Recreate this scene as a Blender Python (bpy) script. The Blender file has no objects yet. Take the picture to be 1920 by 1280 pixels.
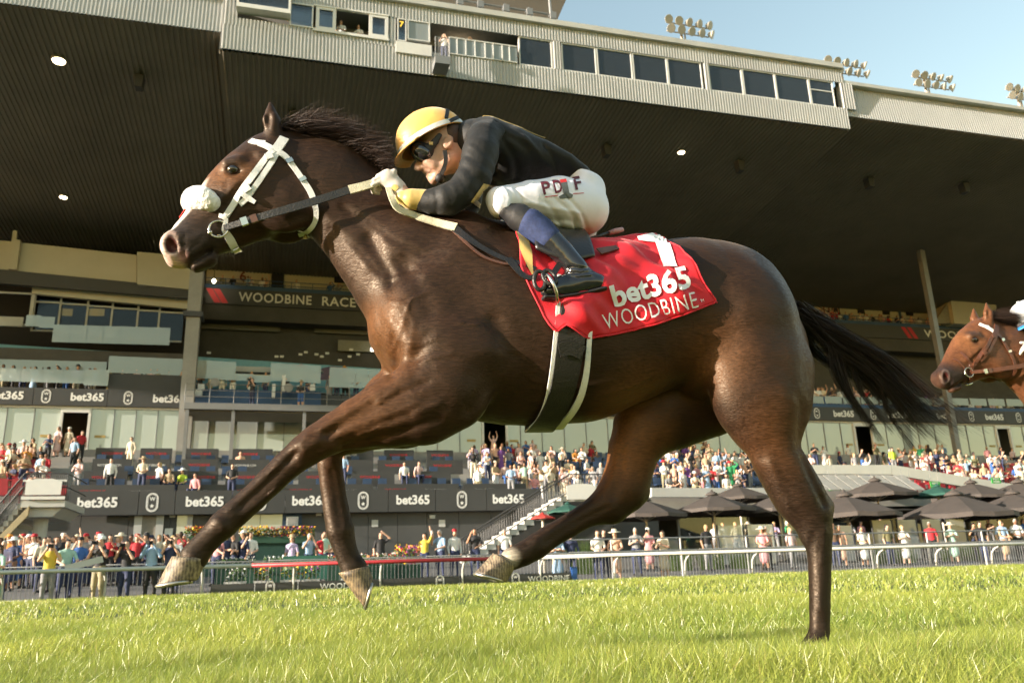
import bpy, bmesh, math, random
import numpy as np
from mathutils import Vector, Matrix
from mathutils.bvhtree import BVHTree

scene = bpy.context.scene
COL = scene.collection
R = math.radians
rng = np.random.default_rng(7)
random.seed(7)

# ------------------------------------------------------------------ camera
F_PX = 1540.0                       # focal length in photograph pixels (1920 wide)
PITCH, ROLL = R(16.05), R(-2.0)
CAM = np.array([0.0, 0.0, 0.35])
_f = np.array([0, math.cos(PITCH), math.sin(PITCH)])
_u = np.array([0, -math.sin(PITCH), math.cos(PITCH)])
_x = np.array([1.0, 0, 0])
CX = math.cos(ROLL) * _x + math.sin(ROLL) * _u
CU = -math.sin(ROLL) * _x + math.cos(ROLL) * _u
CF = _f
cam_data = bpy.data.cameras.new('camera')
cam_data.sensor_fit = 'HORIZONTAL'; cam_data.sensor_width = 36.0
cam_data.lens = F_PX / 1920 * 36
cam_data.clip_start = 0.05; cam_data.clip_end = 3000
cam_data.dof.use_dof = True; cam_data.dof.focus_distance = 3.05; cam_data.dof.aperture_fstop = 5.6
cam = bpy.data.objects.new('camera', cam_data)
m = Matrix.Identity(4)
for i in range(3):
    m[i][0] = CX[i]; m[i][1] = CU[i]; m[i][2] = -CF[i]; m[i][3] = CAM[i]
cam.matrix_world = m
COL.objects.link(cam); scene.camera = cam

# ------------------------------------------------------------------ sky, sun, exposure
SUN_AZ, SUN_EL = R(66), R(11)       # azimuth measured from "behind the camera" towards the left
SDIR = Vector((-math.sin(SUN_AZ) * math.cos(SUN_EL), -math.cos(SUN_AZ) * math.cos(SUN_EL), math.sin(SUN_EL)))
world = bpy.data.worlds.new('World'); scene.world = world; world.use_nodes = True
wn = world.node_tree; bg = wn.nodes['Background']
sky = wn.nodes.new('ShaderNodeTexSky'); sky.sky_type = 'NISHITA'; sky.sun_disc = False
sky.sun_elevation = SUN_EL; sky.sun_rotation = math.atan2(SDIR.x, SDIR.y)
sky.air_density = 1.6; sky.dust_density = 0.6; sky.ozone_density = 0.8
wn.links.new(sky.outputs[0], bg.inputs[0]); bg.inputs[1].default_value = 0.14
sun_data = bpy.data.lights.new('sun', 'SUN'); sun_data.energy = 5.0; sun_data.angle = R(0.6); sun_data.color = (1.0, 0.885, 0.745)
sun = bpy.data.objects.new('sun', sun_data); COL.objects.link(sun)
sun.rotation_euler = SDIR.to_track_quat('Z', 'Y').to_euler(); sun.location = (-20, -10, 30)
vs = scene.view_settings
vs.view_transform = 'Standard'; vs.look = 'None'; vs.exposure = 1.36; vs.gamma = 1.0; vs.use_curve_mapping = False
scene.render.engine = 'CYCLES'
scene.cycles.max_bounces = 5; scene.cycles.transparent_max_bounces = 8
scene.cycles.diffuse_bounces = 3; scene.cycles.glossy_bounces = 2; scene.cycles.transmission_bounces = 3
scene.cycles.use_adaptive_sampling = True; scene.cycles.adaptive_threshold = 0.03
scene.cycles.use_denoising = True; scene.cycles.caustics_reflective = False; scene.cycles.caustics_refractive = False
scene.cycles.sample_clamp_indirect = 6

# ------------------------------------------------------------------ pixel geometry helpers (placing by measurement)
def ray(u, v):
    d = CF + (u - 960) / F_PX * CX - (v - 640) / F_PX * CU
    return d

class Plane:
    """a vertical plane seen in the photo: distance d0 straight ahead, right end receding by angle a"""
    def __init__(self, d0, a):
        self.o = np.array([0, d0, 0.0]); self.a = a
        self.e = np.array([math.cos(a), math.sin(a), 0.0]); self.n = np.array([math.sin(a), -math.cos(a), 0.0])
    def st(self, u, v, w=0.0):
        d = ray(u, v); q = (self.o + self.n * w - CAM) @ self.n / (d @ self.n)
        p = CAM + d * q - self.o
        return np.array([p @ self.e, p[2], w])
    def world(self, s, t, w=0.0):
        return self.o + self.e * s + np.array([0, 0, 1.0]) * t + self.n * w
    def mat(self):
        return Matrix(((self.e[0], -self.n[0], 0, self.o[0]), (self.e[1], -self.n[1], 0, self.o[1]), (0, 0, 1, 0), (0, 0, 0, 1)))

def srgb(r, g, b):
    f = lambda c: (c / 255 / 12.92) if c / 255 <= 0.04045 else ((c / 255 + 0.055) / 1.055) ** 2.4
    return (f(r), f(g), f(b))

# ------------------------------------------------------------------ materials
MATS = {}
def mat(name, col, rough=0.6, metal=0.0, var=0.12, vscale=6.0, bump=0.0, bscale=40.0, spec=0.5, emit=None, estr=0.0, trans=0.0, alpha=1.0, coat=0.0, sheen=0.0, stretch=None, subsurf=0.0):
    if name in MATS: return MATS[name]
    m_ = bpy.data.materials.new(name); m_.use_nodes = True
    nt = m_.node_tree; b = nt.nodes['Principled BSDF']
    tc = nt.nodes.new('ShaderNodeTexCoord')
    src = tc.outputs['Object']
    if stretch:
        mp = nt.nodes.new('ShaderNodeMapping'); mp.inputs['Scale'].default_value = stretch
        nt.links.new(src, mp.inputs[0]); src = mp.outputs[0]
    if var > 0:
        n = nt.nodes.new('ShaderNodeTexNoise'); n.inputs['Scale'].default_value = vscale; n.inputs['Detail'].default_value = 5; n.inputs['Roughness'].default_value = 0.65
        nt.links.new(src, n.inputs['Vector'])
        r_ = nt.nodes.new('ShaderNodeValToRGB')
        r_.color_ramp.elements[0].position = 0.3; r_.color_ramp.elements[1].position = 0.7
        r_.color_ramp.elements[0].color = (*[max(0, c * (1 - var)) for c in col], 1); r_.color_ramp.elements[1].color = (*[min(1, c * (1 + var)) for c in col], 1)
        nt.links.new(n.outputs[0], r_.inputs[0]); nt.links.new(r_.outputs[0], b.inputs['Base Color'])
    else:
        b.inputs['Base Color'].default_value = (*col, 1)
    b.inputs['Roughness'].default_value = rough; b.inputs['Metallic'].default_value = metal
    b.inputs['Specular IOR Level'].default_value = spec
    if coat: b.inputs['Coat Weight'].default_value = coat; b.inputs['Coat Roughness'].default_value = 0.1
    if sheen: b.inputs['Sheen Weight'].default_value = sheen; b.inputs['Sheen Roughness'].default_value = 0.4
    if trans: b.inputs['Transmission Weight'].default_value = trans
    if subsurf: b.inputs['Subsurface Weight'].default_value = subsurf; b.inputs['Subsurface Radius'].default_value = (0.01, 0.004, 0.002)
    if alpha < 1: b.inputs['Alpha'].default_value = alpha
    if emit: b.inputs['Emission Color'].default_value = (*emit, 1); b.inputs['Emission Strength'].default_value = estr; m_.cycles.emission_sampling = 'NONE'
    if bump > 0:
        n2 = nt.nodes.new('ShaderNodeTexNoise'); n2.inputs['Scale'].default_value = bscale; n2.inputs['Detail'].default_value = 4
        nt.links.new(src, n2.inputs['Vector'])
        bp = nt.nodes.new('ShaderNodeBump'); bp.inputs['Strength'].default_value = bump; bp.inputs['Distance'].default_value = 0.02
        nt.links.new(n2.outputs[0], bp.inputs['Height']); nt.links.new(bp.outputs[0], b.inputs['Normal'])
    MATS[name] = m_
    return m_

# ------------------------------------------------------------------ object helpers
def link(o, parent=None):
    COL.objects.link(o)
    if parent is not None: o.parent = parent
    return o
def tag(o, label=None, cat=None, group=None, kind=None):
    if label: o['label'] = label
    if cat: o['category'] = cat
    if group: o['group'] = group
    if kind: o['kind'] = kind
    return o
def empty(name, loc=(0, 0, 0), rz=0.0):
    o = bpy.data.objects.new(name, None); o.empty_display_size = 0.1
    o.location = loc; o.rotation_euler = (0, 0, rz)
    return link(o)
def mesh_np(name, verts, faces, smooth=True):
    """verts (n,3); faces: list/array of equal-length polygons or a list of mixed tuples"""
    me = bpy.data.meshes.new(name)
    verts = np.asarray(verts, dtype=np.float32)
    if isinstance(faces, np.ndarray):
        k = faces.shape[1]; nf = len(faces)
        me.vertices.add(len(verts)); me.vertices.foreach_set('co', verts.ravel())
        me.loops.add(nf * k); me.loops.foreach_set('vertex_index', faces.astype(np.int32).ravel())
        me.polygons.add(nf); me.polygons.foreach_set('loop_start', np.arange(0, nf * k, k, dtype=np.int32))
        me.update(calc_edges=True)
    else:
        me.from_pydata([tuple(map(float, v)) for v in verts], [], [tuple(map(int, f_)) for f_ in faces]); me.update()
    if smooth: me.polygons.foreach_set('use_smooth', np.ones(len(me.polygons), dtype=bool))
    return me
def obj(name, me, material=None, parent=None):
    if material is not None:
        for x in (material if isinstance(material, (list, tuple)) else [material]): me.materials.append(x)
    o = bpy.data.objects.new(name, me)
    return link(o, parent)

class MB:
    """collects simple shapes into one mesh"""
    def __init__(self): self.v = []; self.f = []; self.mi = []; self.cur = 0
    def add(self, vs_, fs):
        b = len(self.v); self.v += [tuple(map(float, p)) for p in vs_]; self.f += [tuple(i + b for i in q) for q in fs]; self.mi += [self.cur] * len(fs)
    def box(self, x0, y0, z0, x1, y1, z1):
        vs_ = [(x0, y0, z0), (x1, y0, z0), (x1, y1, z0), (x0, y1, z0), (x0, y0, z1), (x1, y0, z1), (x1, y1, z1), (x0, y1, z1)]
        self.add(vs_, [(0, 3, 2, 1), (4, 5, 6, 7), (0, 1, 5, 4), (1, 2, 6, 5), (2, 3, 7, 6), (3, 0, 4, 7)]); return self
    def prism(self, poly, h0, h1, axis='y'):
        """polygon in (x,z) extruded along y, or (x,y) along z, or (y,z) along x"""
        n = len(poly)
        def P(a, b, h): return {'y': (a, h, b), 'z': (a, b, h), 'x': (h, a, b)}[axis]
        self.add([P(a, b, h0) for a, b in poly] + [P(a, b, h1) for a, b in poly],
                 [tuple(range(n)), tuple(range(2 * n - 1, n - 1, -1))] + [(i, i + n, (i + 1) % n + n, (i + 1) % n) for i in range(n)]); return self
    def tube(self, pts, r, n=8, cap=True):
        pts = [np.array(p, float) for p in pts]; rs = r if isinstance(r, (list, tuple)) else [r] * len(pts)
        ring = []
        ref = np.array([0, 0, 1.0])
        for i, p in enumerate(pts):
            t = (pts[min(i + 1, len(pts) - 1)] - pts[max(i - 1, 0)]); t = t / (np.linalg.norm(t) + 1e-9)
            if abs(t @ ref) > 0.95: ref = np.array([0, 1.0, 0]) if abs(t[1]) < 0.9 else np.array([1.0, 0, 0])
            a = np.cross(t, ref); a /= np.linalg.norm(a); b = np.cross(t, a)
            ring.append([p + rs[i] * (math.cos(2 * math.pi * j / n) * a + math.sin(2 * math.pi * j / n) * b) for j in range(n)])
        vs_ = [q for rr in ring for q in rr]; fs = []
        for i in range(len(pts) - 1):
            for j in range(n): fs.append((i * n + j, (i + 1) * n + j, (i + 1) * n + (j + 1) % n, i * n + (j + 1) % n))
        if cap: fs += [tuple(range(n)), tuple(range(len(vs_) - 1, len(vs_) - n - 1, -1))]
        self.add(vs_, fs); return self
    def lathe(self, prof, c=(0, 0, 0), n=12, axis='z'):
        vs_ = []; fs = []
        for r_, h in prof:
            for j in range(n):
                a = 2 * math.pi * j / n; x, y = r_ * math.cos(a), r_ * math.sin(a)
                p = {'z': (x, y, h), 'y': (x, h, y), 'x': (h, x, y)}[axis]
                vs_.append((p[0] + c[0], p[1] + c[1], p[2] + c[2]))
        for i in range(len(prof) - 1):
            for j in range(n): fs.append((i * n + j, i * n + (j + 1) % n, (i + 1) * n + (j + 1) % n, (i + 1) * n + j))
        fs += [tuple(range(n - 1, -1, -1)), tuple(range(len(vs_) - n, len(vs_)))]
        self.add(vs_, fs); return self
    def mesh(self, name, smooth=False):
        me = bpy.data.meshes.new(name); me.from_pydata(self.v, [], self.f); me.update()
        if any(self.mi): me.polygons.foreach_set('material_index', np.array(self.mi, dtype=np.int32))
        if smooth: me.polygons.foreach_set('use_smooth', np.ones(len(me.polygons), dtype=bool))
        return me
    def build(self, name, material=None, parent=None, smooth=False):
        return obj(name, self.mesh(name, smooth), material, parent)

# ------------------------------------------------------------------ implicit-surface modelling (numpy + surface nets)
class Field:
    def __init__(self, lo, hi, h):
        self.lo = np.array(lo, float); self.h = h
        self.n = np.ceil((np.array(hi) - self.lo) / h).astype(int) + 1
        self.a = np.full(self.n, 0.25, dtype=np.float32)
        self.ax = [(self.lo[i] + h * np.arange(self.n[i])).astype(np.float32) for i in range(3)]
    def sub(self, lo, hi):
        i0 = np.clip(np.floor((np.array(lo) - self.lo) / self.h).astype(int), 0, self.n - 1)
        i1 = np.clip(np.ceil((np.array(hi) - self.lo) / self.h).astype(int) + 1, 1, self.n)
        sl = tuple(slice(i0[i], max(i1[i], i0[i] + 1)) for i in range(3))
        g = [self.ax[i][sl[i]].reshape([-1 if j == i else 1 for j in range(3)]) for i in range(3)]
        return sl, g
    @staticmethod
    def seg(g, A, B, ra, rb, qa=1.0, qb=1.0):
        A = np.asarray(A, np.float32); B = np.asarray(B, np.float32); ab = B - A; L = float(ab @ ab) + 1e-9
        t = np.clip(((g[0] - A[0]) * ab[0] + (g[1] - A[1]) * ab[1] + (g[2] - A[2]) * ab[2]) / L, 0, 1)
        r = ra + (rb - ra) * t; q = qa + (qb - qa) * t
        dx = g[0] - A[0] - t * ab[0]; dy = g[1] - A[1] - t * ab[1]; dz = (g[2] - A[2] - t * ab[2]) / q
        return (np.sqrt(dx * dx + dy * dy + dz * dz) - r) * np.minimum(1.0, 0.35 + 0.65 * q)
    def smin(self, sl, d, k):
        a = self.a[sl]
        if k <= 0: self.a[sl] = np.minimum(a, d); return
        hh = np.maximum(k - np.abs(a - d), 0) / k
        self.a[sl] = np.minimum(a, d) - hh * hh * k * 0.25
    def cap(self, A, B, ra, rb=None, qa=1.0, qb=None, k=0.03):
        rb = ra if rb is None else rb; qb = qa if qb is None else qb
        m_ = max(ra, rb) * max(1, qa, qb) + k + 0.05
        sl, g = self.sub(np.minimum(A, B) - m_, np.maximum(A, B) + m_)
        self.smin(sl, self.seg(g, A, B, ra, rb, qa, qb), k)
    def chain(self, st, k=0.03):
        """st: list of (point, radius, q)"""
        P_ = [np.asarray(s[0], float) for s in st]; m_ = max(s[1] for s in st) * max(1, max(s[2] for s in st)) + k + 0.05
        sl, g = self.sub(np.min(P_, 0) - m_, np.max(P_, 0) + m_)
        d = None
        for i in range(len(st) - 1):
            e = self.seg(g, P_[i], P_[i + 1], st[i][1], st[i + 1][1], st[i][2], st[i + 1][2])
            if d is None: d = e
            else:
                kk = 0.25 * min(st[i][1], st[i + 1][1]) + 1e-4; hh = np.maximum(kk - np.abs(d - e), 0) / kk
                d = np.minimum(d, e) - hh * hh * kk * 0.10
        self.smin(sl, d, k)
    def ell(self, C, rad, rot=None, k=0.03):
        C = np.asarray(C, np.float32); rad = np.asarray(rad, np.float32); m_ = rad.max() + k + 0.03
        sl, g = self.sub(C - m_, C + m_)
        p = [g[i] - C[i] for i in range(3)]
        if rot is not None: p = [p[0] * rot[0][i] + p[1] * rot[1][i] + p[2] * rot[2][i] for i in range(3)]
        k0 = np.sqrt((p[0] / rad[0]) ** 2 + (p[1] / rad[1]) ** 2 + (p[2] / rad[2]) ** 2)
        k1 = np.sqrt((p[0] / rad[0] ** 2) ** 2 + (p[1] / rad[1] ** 2) ** 2 + (p[2] / rad[2] ** 2) ** 2) + 1e-6
        return sl, k0 * (k0 - 1) / k1
    def add_ell(self, C, rad, rot=None, k=0.03):
        sl, d = self.ell(C, rad, rot, k); self.smin(sl, d, k)
    def cut_ell(self, C, rad, rot=None, k=0.01):
        sl, d = self.ell(C, rad, rot, k); a = self.a[sl]; b = -d
        hh = np.maximum(k - np.abs(a - b), 0) / k
        self.a[sl] = np.maximum(a, b) + hh * hh * k * 0.25
    def press(self, pts, amp, sig):
        """raise (amp>0) or furrow (amp<0) the surface along a polyline; sig number or (start,end)"""
        pts = [np.asarray(p, float) for p in pts]; m_ = sig * 3.0
        sl, g = self.sub(np.min(pts, 0) - m_, np.max(pts, 0) + m_)
        d = None
        for i in range(max(1, len(pts) - 1)):
            e = self.seg(g, pts[i], pts[min(i + 1, len(pts) - 1)], 0, 0)
            d = e if d is None else np.minimum(d, e)
        self.a[sl] -= amp * np.exp(-(d / sig) ** 2)
    def press2(self, pts, amp, sig, w0, w1):
        """like press, but measured only in the side view: ridge or furrow over the surface lying between depths w0 and w1"""
        pts = [np.asarray(p, float) for p in pts]; lo = np.min(pts, 0) - 3 * sig; hi = np.max(pts, 0) + 3 * sig; lo[2] = w0; hi[2] = w1
        sl, g = self.sub(lo, hi); d = None
        for i in range(max(1, len(pts) - 1)):
            a, b = pts[i][:2], pts[min(i + 1, len(pts) - 1)][:2]; ab = b - a
            t = np.clip(((g[0] - a[0]) * ab[0] + (g[1] - a[1]) * ab[1]) / (ab @ ab + 1e-9), 0, 1)
            e = np.hypot(g[0] - a[0] - t * ab[0], g[1] - a[1] - t * ab[1]); d = e if d is None else np.minimum(d, e)
        self.a[sl] -= (amp * np.exp(-(d / sig) ** 2)).astype(np.float32)
    def mesh(self):
        a = self.a; s = a < 0
        nx, ny, nz = a.shape
        cnt = np.zeros((nx - 1, ny - 1, nz - 1), np.int8)
        for i in (0, 1):
            for j in (0, 1):
                for k in (0, 1): cnt += s[i:nx - 1 + i, j:ny - 1 + j, k:nz - 1 + k]
        ii, jj, kk = np.nonzero((cnt > 0) & (cnt < 8))
        idx = np.full(cnt.shape, -1, np.int32); idx[ii, jj, kk] = np.arange(len(ii))
        acc = np.zeros((len(ii), 3)); num = np.zeros(len(ii))
        for ax in range(3):
            o = [x for x in range(3) if x != ax]
            for p in (0, 1):
                for q in (0, 1):
                    c0 = [ii.copy(), jj.copy(), kk.copy()]; c0[o[0]] += p; c0[o[1]] += q
                    c1 = [c.copy() for c in c0]; c1[ax] += 1
                    v0 = a[tuple(c0)]; v1 = a[tuple(c1)]; x = (v0 < 0) != (v1 < 0)
                    t = np.where(x, v0 / np.where(x, v0 - v1, 1), 0)
                    off = np.zeros((len(ii), 3)); off[:, o[0]] = p; off[:, o[1]] = q; off[:, ax] = t
                    acc += off * x[:, None]; num += x
        V_ = np.stack([ii, jj, kk], 1) + acc / num[:, None]
        V_ = self.lo + V_ * self.h
        quads = []
        for ax in range(3):
            o = [x for x in range(3) if x != ax]
            sl0 = [slice(None)] * 3; sl1 = [slice(None)] * 3
            sl0[ax] = slice(0, -1); sl1[ax] = slice(1, None)
            for q_ in o: sl0[q_] = slice(1, -1); sl1[q_] = slice(1, -1)
            x0 = s[tuple(sl0)]; x1 = s[tuple(sl1)]
            for flip in (0, 1):
                w = (x0 & ~x1) if flip == 0 else (~x0 & x1)
                e = list(np.nonzero(w)); e[o[0]] = e[o[0]] + 1; e[o[1]] = e[o[1]] + 1
                def I(p, q):
                    c = [z.copy() for z in e]; c[o[0]] -= p; c[o[1]] -= q
                    return idx[tuple(c)]
                Q = np.stack([I(1, 1), I(0, 1), I(0, 0), I(1, 0)], 1)
                if (flip == 1) != (ax == 1): Q = Q[:, ::-1]
                quads.append(Q)
        return V_, np.concatenate(quads)
def relax(V_, Q, it=1, f_=0.5):
    n = len(V_)
    a = np.concatenate([Q[:, 0], Q[:, 1], Q[:, 2], Q[:, 3]]); b = np.concatenate([Q[:, 1], Q[:, 2], Q[:, 3], Q[:, 0]])
    deg = np.bincount(a, minlength=n) + np.bincount(b, minlength=n)
    for _ in range(it):
        S = np.stack([np.bincount(a, V_[b, i], n) + np.bincount(b, V_[a, i], n) for i in range(3)], 1) / deg[:, None]
        V_ = V_ + f_ * (S - V_)
    return V_
def spline(pts, n):
    """Catmull-Rom through pts, n samples"""
    P_ = [np.asarray(p, float) for p in pts]
    if len(P_) == 2: return np.array([P_[0] + (P_[1] - P_[0]) * t for t in np.linspace(0, 1, n)])
    P_ = [2 * P_[0] - P_[1]] + P_ + [2 * P_[-1] - P_[-2]]
    out = []
    for t in np.linspace(0, len(P_) - 3 - 1e-6, n):
        i = int(t); x = t - i; a, b, c, d = P_[i:i + 4]
        out.append(0.5 * ((2 * b) + (c - a) * x + (2 * a - 5 * b + 4 * c - d) * x * x + (3 * b - a - 3 * c + d) * x ** 3))
    return np.array(out)
def text_bm(body, size=1.0, bold=0.0, shear=0.0, space=1.0, maxlen=.12, align='LEFT'):
    cu = bpy.data.curves.new('lettering', 'FONT'); cu.body = body; cu.size = size; cu.offset = bold; cu.shear = shear; cu.space_character = space; cu.align_x = align; cu.resolution_u = 3
    ob = bpy.data.objects.new('lettering', cu); me = bpy.data.meshes.new_from_object(ob)
    bm = bmesh.new(); bm.from_mesh(me); bpy.data.objects.remove(ob); bpy.data.curves.remove(cu); bpy.data.meshes.remove(me)
    bmesh.ops.triangulate(bm, faces=bm.faces)
    if maxlen:
        for _ in range(5):
            es = [e for e in bm.edges if e.calc_length() > maxlen * size]
            if not es: break
            bmesh.ops.subdivide_edges(bm, edges=es, cuts=1); bmesh.ops.triangulate(bm, faces=bm.faces)
    bm.verts.ensure_lookup_table()
    V_ = np.array([v.co[:] for v in bm.verts]); F_ = [tuple(v.index for v in f_.verts) for f_ in bm.faces]; bm.free()
    return V_, F_
# ================================================================== THE SETTING: turf, apron, rails, grandstand
GA = R(15.9)
GE = np.array([math.cos(GA), math.sin(GA), 0]); GD = np.array([-math.sin(GA), math.cos(GA), 0])
GM = Matrix.Rotation(GA, 4, 'Z')
def gx(u, v, D):
    """photo position -> (along the stand, height) on the vertical plane D metres away, parallel to the stand"""
    d = ray(u, v); q = D / (d @ GD); p = CAM + d * q
    return float(p @ GE), float(p[2])
def gw(x, y, z): return GM @ Vector((x, y, z))
def at_stand(o): o.matrix_world = GM @ o.matrix_world if False else GM.copy(); return o
def sroot(name, label=None, cat=None, group=None, kind=None):
    o = bpy.data.objects.new(name, None); link(o); o.matrix_world = GM.copy(); return tag(o, label, cat, group, kind)
def apron_z(D): return 0.0875 * max(0.0, D - 26.0)

ASPH = mat('apron_asphalt', (.16, .155, .15), .85, var=.25, vscale=.6, bump=.2, bscale=30)
CREAM = mat('cream_render', (.50, .475, .39), .8, var=.06, vscale=.5)
CHAR = mat('charcoal_panel', (.048, .048, .048), .55, var=.12, vscale=.8)
CHAR2 = mat('charcoal_wall', (.070, .070, .068), .7, var=.15, vscale=.5, bump=.1, bscale=8)
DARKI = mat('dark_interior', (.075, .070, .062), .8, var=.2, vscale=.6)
GREYC = mat('grey_concrete', (.30, .29, .27), .8, var=.15, vscale=.8, bump=.15, bscale=20)
PALEC = mat('pale_concrete', (.48, .48, .455), .75, var=.1, vscale=.7)
RIBM = mat('ribbed_cladding', (.45, .452, .44), .5, var=.10, vscale=.35, spec=.4)
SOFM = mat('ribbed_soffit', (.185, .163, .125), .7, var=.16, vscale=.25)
FRAMEW = mat('white_frame', (.70, .69, .66), .5, var=.06, vscale=1)
FRAMEG = mat('grey_frame', (.20, .20, .20), .5, var=.1, vscale=1)
STEELG = mat('painted_steel', (.22, .225, .225), .5, .2, var=.12, vscale=1)
BLUEP = mat('blue_panel', (.035, .085, .19), .6, var=.15, vscale=1)
SEATB = mat('blue_seat', (.03, .06, .13), .45, var=.15, vscale=3); SEATR = mat('red_seat', (.34, .018, .03), .45, var=.15, vscale=3)
LETW = mat('white_letter', (.80, .79, .77), .6, var=.02); LETR = mat('red_letter', (.50, .02, .03), .6, var=.05)
RAILW = mat('rail_white', (.52, .52, .49), .45, var=.1, vscale=2); RAILR = mat('rail_red', (.42, .035, .045), .45, var=.15, vscale=2)
def glass_mat(name, refl, tint, thru, rough=.03, ior=2.6):
    """coated glass: part mirror, part clear, part flat tint"""
    m_ = bpy.data.materials.new(name); m_.use_nodes = True; nt = m_.node_tree; out = nt.nodes['Material Output']; nt.nodes.remove(nt.nodes['Principled BSDF'])
    gl = nt.nodes.new('ShaderNodeBsdfGlossy'); gl.inputs['Roughness'].default_value = rough; gl.inputs['Color'].default_value = (*refl, 1)
    df = nt.nodes.new('ShaderNodeBsdfDiffuse'); df.inputs['Color'].default_value = (*tint, 1)
    tr = nt.nodes.new('ShaderNodeBsdfTransparent'); tr.inputs['Color'].default_value = (.85, .9, .9, 1)
    m1 = nt.nodes.new('ShaderNodeMixShader'); m1.inputs[0].default_value = thru; nt.links.new(df.outputs[0], m1.inputs[1]); nt.links.new(tr.outputs[0], m1.inputs[2])
    fr = nt.nodes.new('ShaderNodeFresnel'); fr.inputs[0].default_value = ior
    m2 = nt.nodes.new('ShaderNodeMixShader'); nt.links.new(fr.outputs[0], m2.inputs[0]); nt.links.new(m1.outputs[0], m2.inputs[1]); nt.links.new(gl.outputs[0], m2.inputs[2])
    tc = nt.nodes.new('ShaderNodeTexCoord'); n = nt.nodes.new('ShaderNodeTexNoise'); n.inputs['Scale'].default_value = .5; nt.links.new(tc.outputs['Object'], n.inputs['Vector'])
    bp = nt.nodes.new('ShaderNodeBump'); bp.inputs['Strength'].default_value = .06; nt.links.new(n.outputs[0], bp.inputs['Height']); nt.links.new(bp.outputs[0], gl.inputs['Normal'])
    nt.links.new(m2.outputs[0], out.inputs[0]); return m_
GLASS_L = glass_mat('reflective_glazing', (.97, .96, .90), (.46, .51, .48), .08, .03, 2.2)
GLASS_R = glass_mat('press_box_glazing', (.80, .84, .86), (.14, .16, .17), .80, .03, 1.65)
GLASS_B = glass_mat('balustrade_glass', (.9, .95, .92), (.66, .72, .71), .62, .05, 1.8)  # pale diffuse tint paints some of the reflected sky into the glass
LAMPY = mat('lit_lamp', (1, .9, .7), .5, var=0, emit=(1, .82, .5), estr=9)
LAMPW = mat('lit_strip', (1, 1, .95), .5, var=0, emit=(1, .72, .42), estr=4.5)

ORD = 'first second third fourth fifth sixth seventh eighth ninth tenth eleventh twelfth thirteenth fourteenth fifteenth sixteenth seventeenth eighteenth nineteenth'.split()
TENS = {2: 'twenty', 3: 'thirty', 4: 'forty', 5: 'fifty', 6: 'sixty', 7: 'seventy', 8: 'eighty', 9: 'ninety'}
def ordinal(n):
    if n < 20: return ORD[n - 1]
    t, o_ = divmod(n, 10)
    return (TENS[t][:-1] + 'ieth') if o_ == 0 else TENS[t] + '-' + ORD[o_ - 1]
# ---- ground
TURF_D = [-300, 5.5, 9, 14, 19, 23.6, 24.5, 25.2, 900]; TURF_Z = [0, 0, .025, .085, .15, .185, .17, -.005, -.005]     # the course falls gently from the rail
mb = MB(); mb.add([(x_, d_, z_) for d_, z_ in zip(TURF_D, TURF_Z) for x_ in (-700, 700)], [(2 * i, 2 * i + 1, 2 * i + 3, 2 * i + 2) for i in range(len(TURF_D) - 1)])
o = mb.build('ground', mat('turf_soil', (.085, .115, .028), .9, var=.4, vscale=2.5, bump=.4, bscale=40)); o.matrix_world = GM.copy(); tag(o, kind='structure')
mb = MB(); xs = (-90, 110)
prof = [(25.2, .012), (26.0, .012), (40.6, apron_z(40.6)), (40.6, -.5), (25.2, -.5)]
mb.prism(prof, xs[0], xs[1], 'x'); o = mb.build('apron', ASPH); o.matrix_world = GM.copy(); tag(o, kind='structure')

# ---- running rail with gooseneck posts; the winning-post stretch is red
RD = 24.55
def rail_at(x): return .93
xl, xr = -22.0, 42.0
r0, _ = gx(472, 1064, RD); r1, _ = gx(1012, 1052, RD)
RL = sroot('running_rail', 'long pale running rail with a red stretch in front of the crowd barriers', 'rail')
for a, b, m_ in ((xl, r0, RAILW), (r0, r1, RAILR), (r1, xr, RAILW)):
    mb = MB(); n_ = 24
    ring = [(.075 * math.cos(t) * 1.0, .055 * math.sin(t)) for t in np.linspace(0, 2 * math.pi, 13)[:-1]]
    mb.prism([(RD + p, .93 + q) for p, q in ring], a, b, 'x'); mb.build('top_rail', m_, RL, True)
    if m_ is RAILR:
        mb = MB(); mb.box(a, RD - .05, .986, b, RD + .05, .999); mb.build('top_stripe', RAILW, RL)
x = xl + .4
gpost = MB(); gpost.tube([(0, .55, 0), (0, .55, .45), (0, .50, .66), (0, .36, .80), (0, .12, .86), (0, .0, .89)], .032, 8)
gme = gpost.mesh('post', True); gme.materials.append(RAILW)
while x < xr:
    o = bpy.data.objects.new('post', gme); link(o, RL); o.location = (x, RD, 0); x += 2.45
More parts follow.
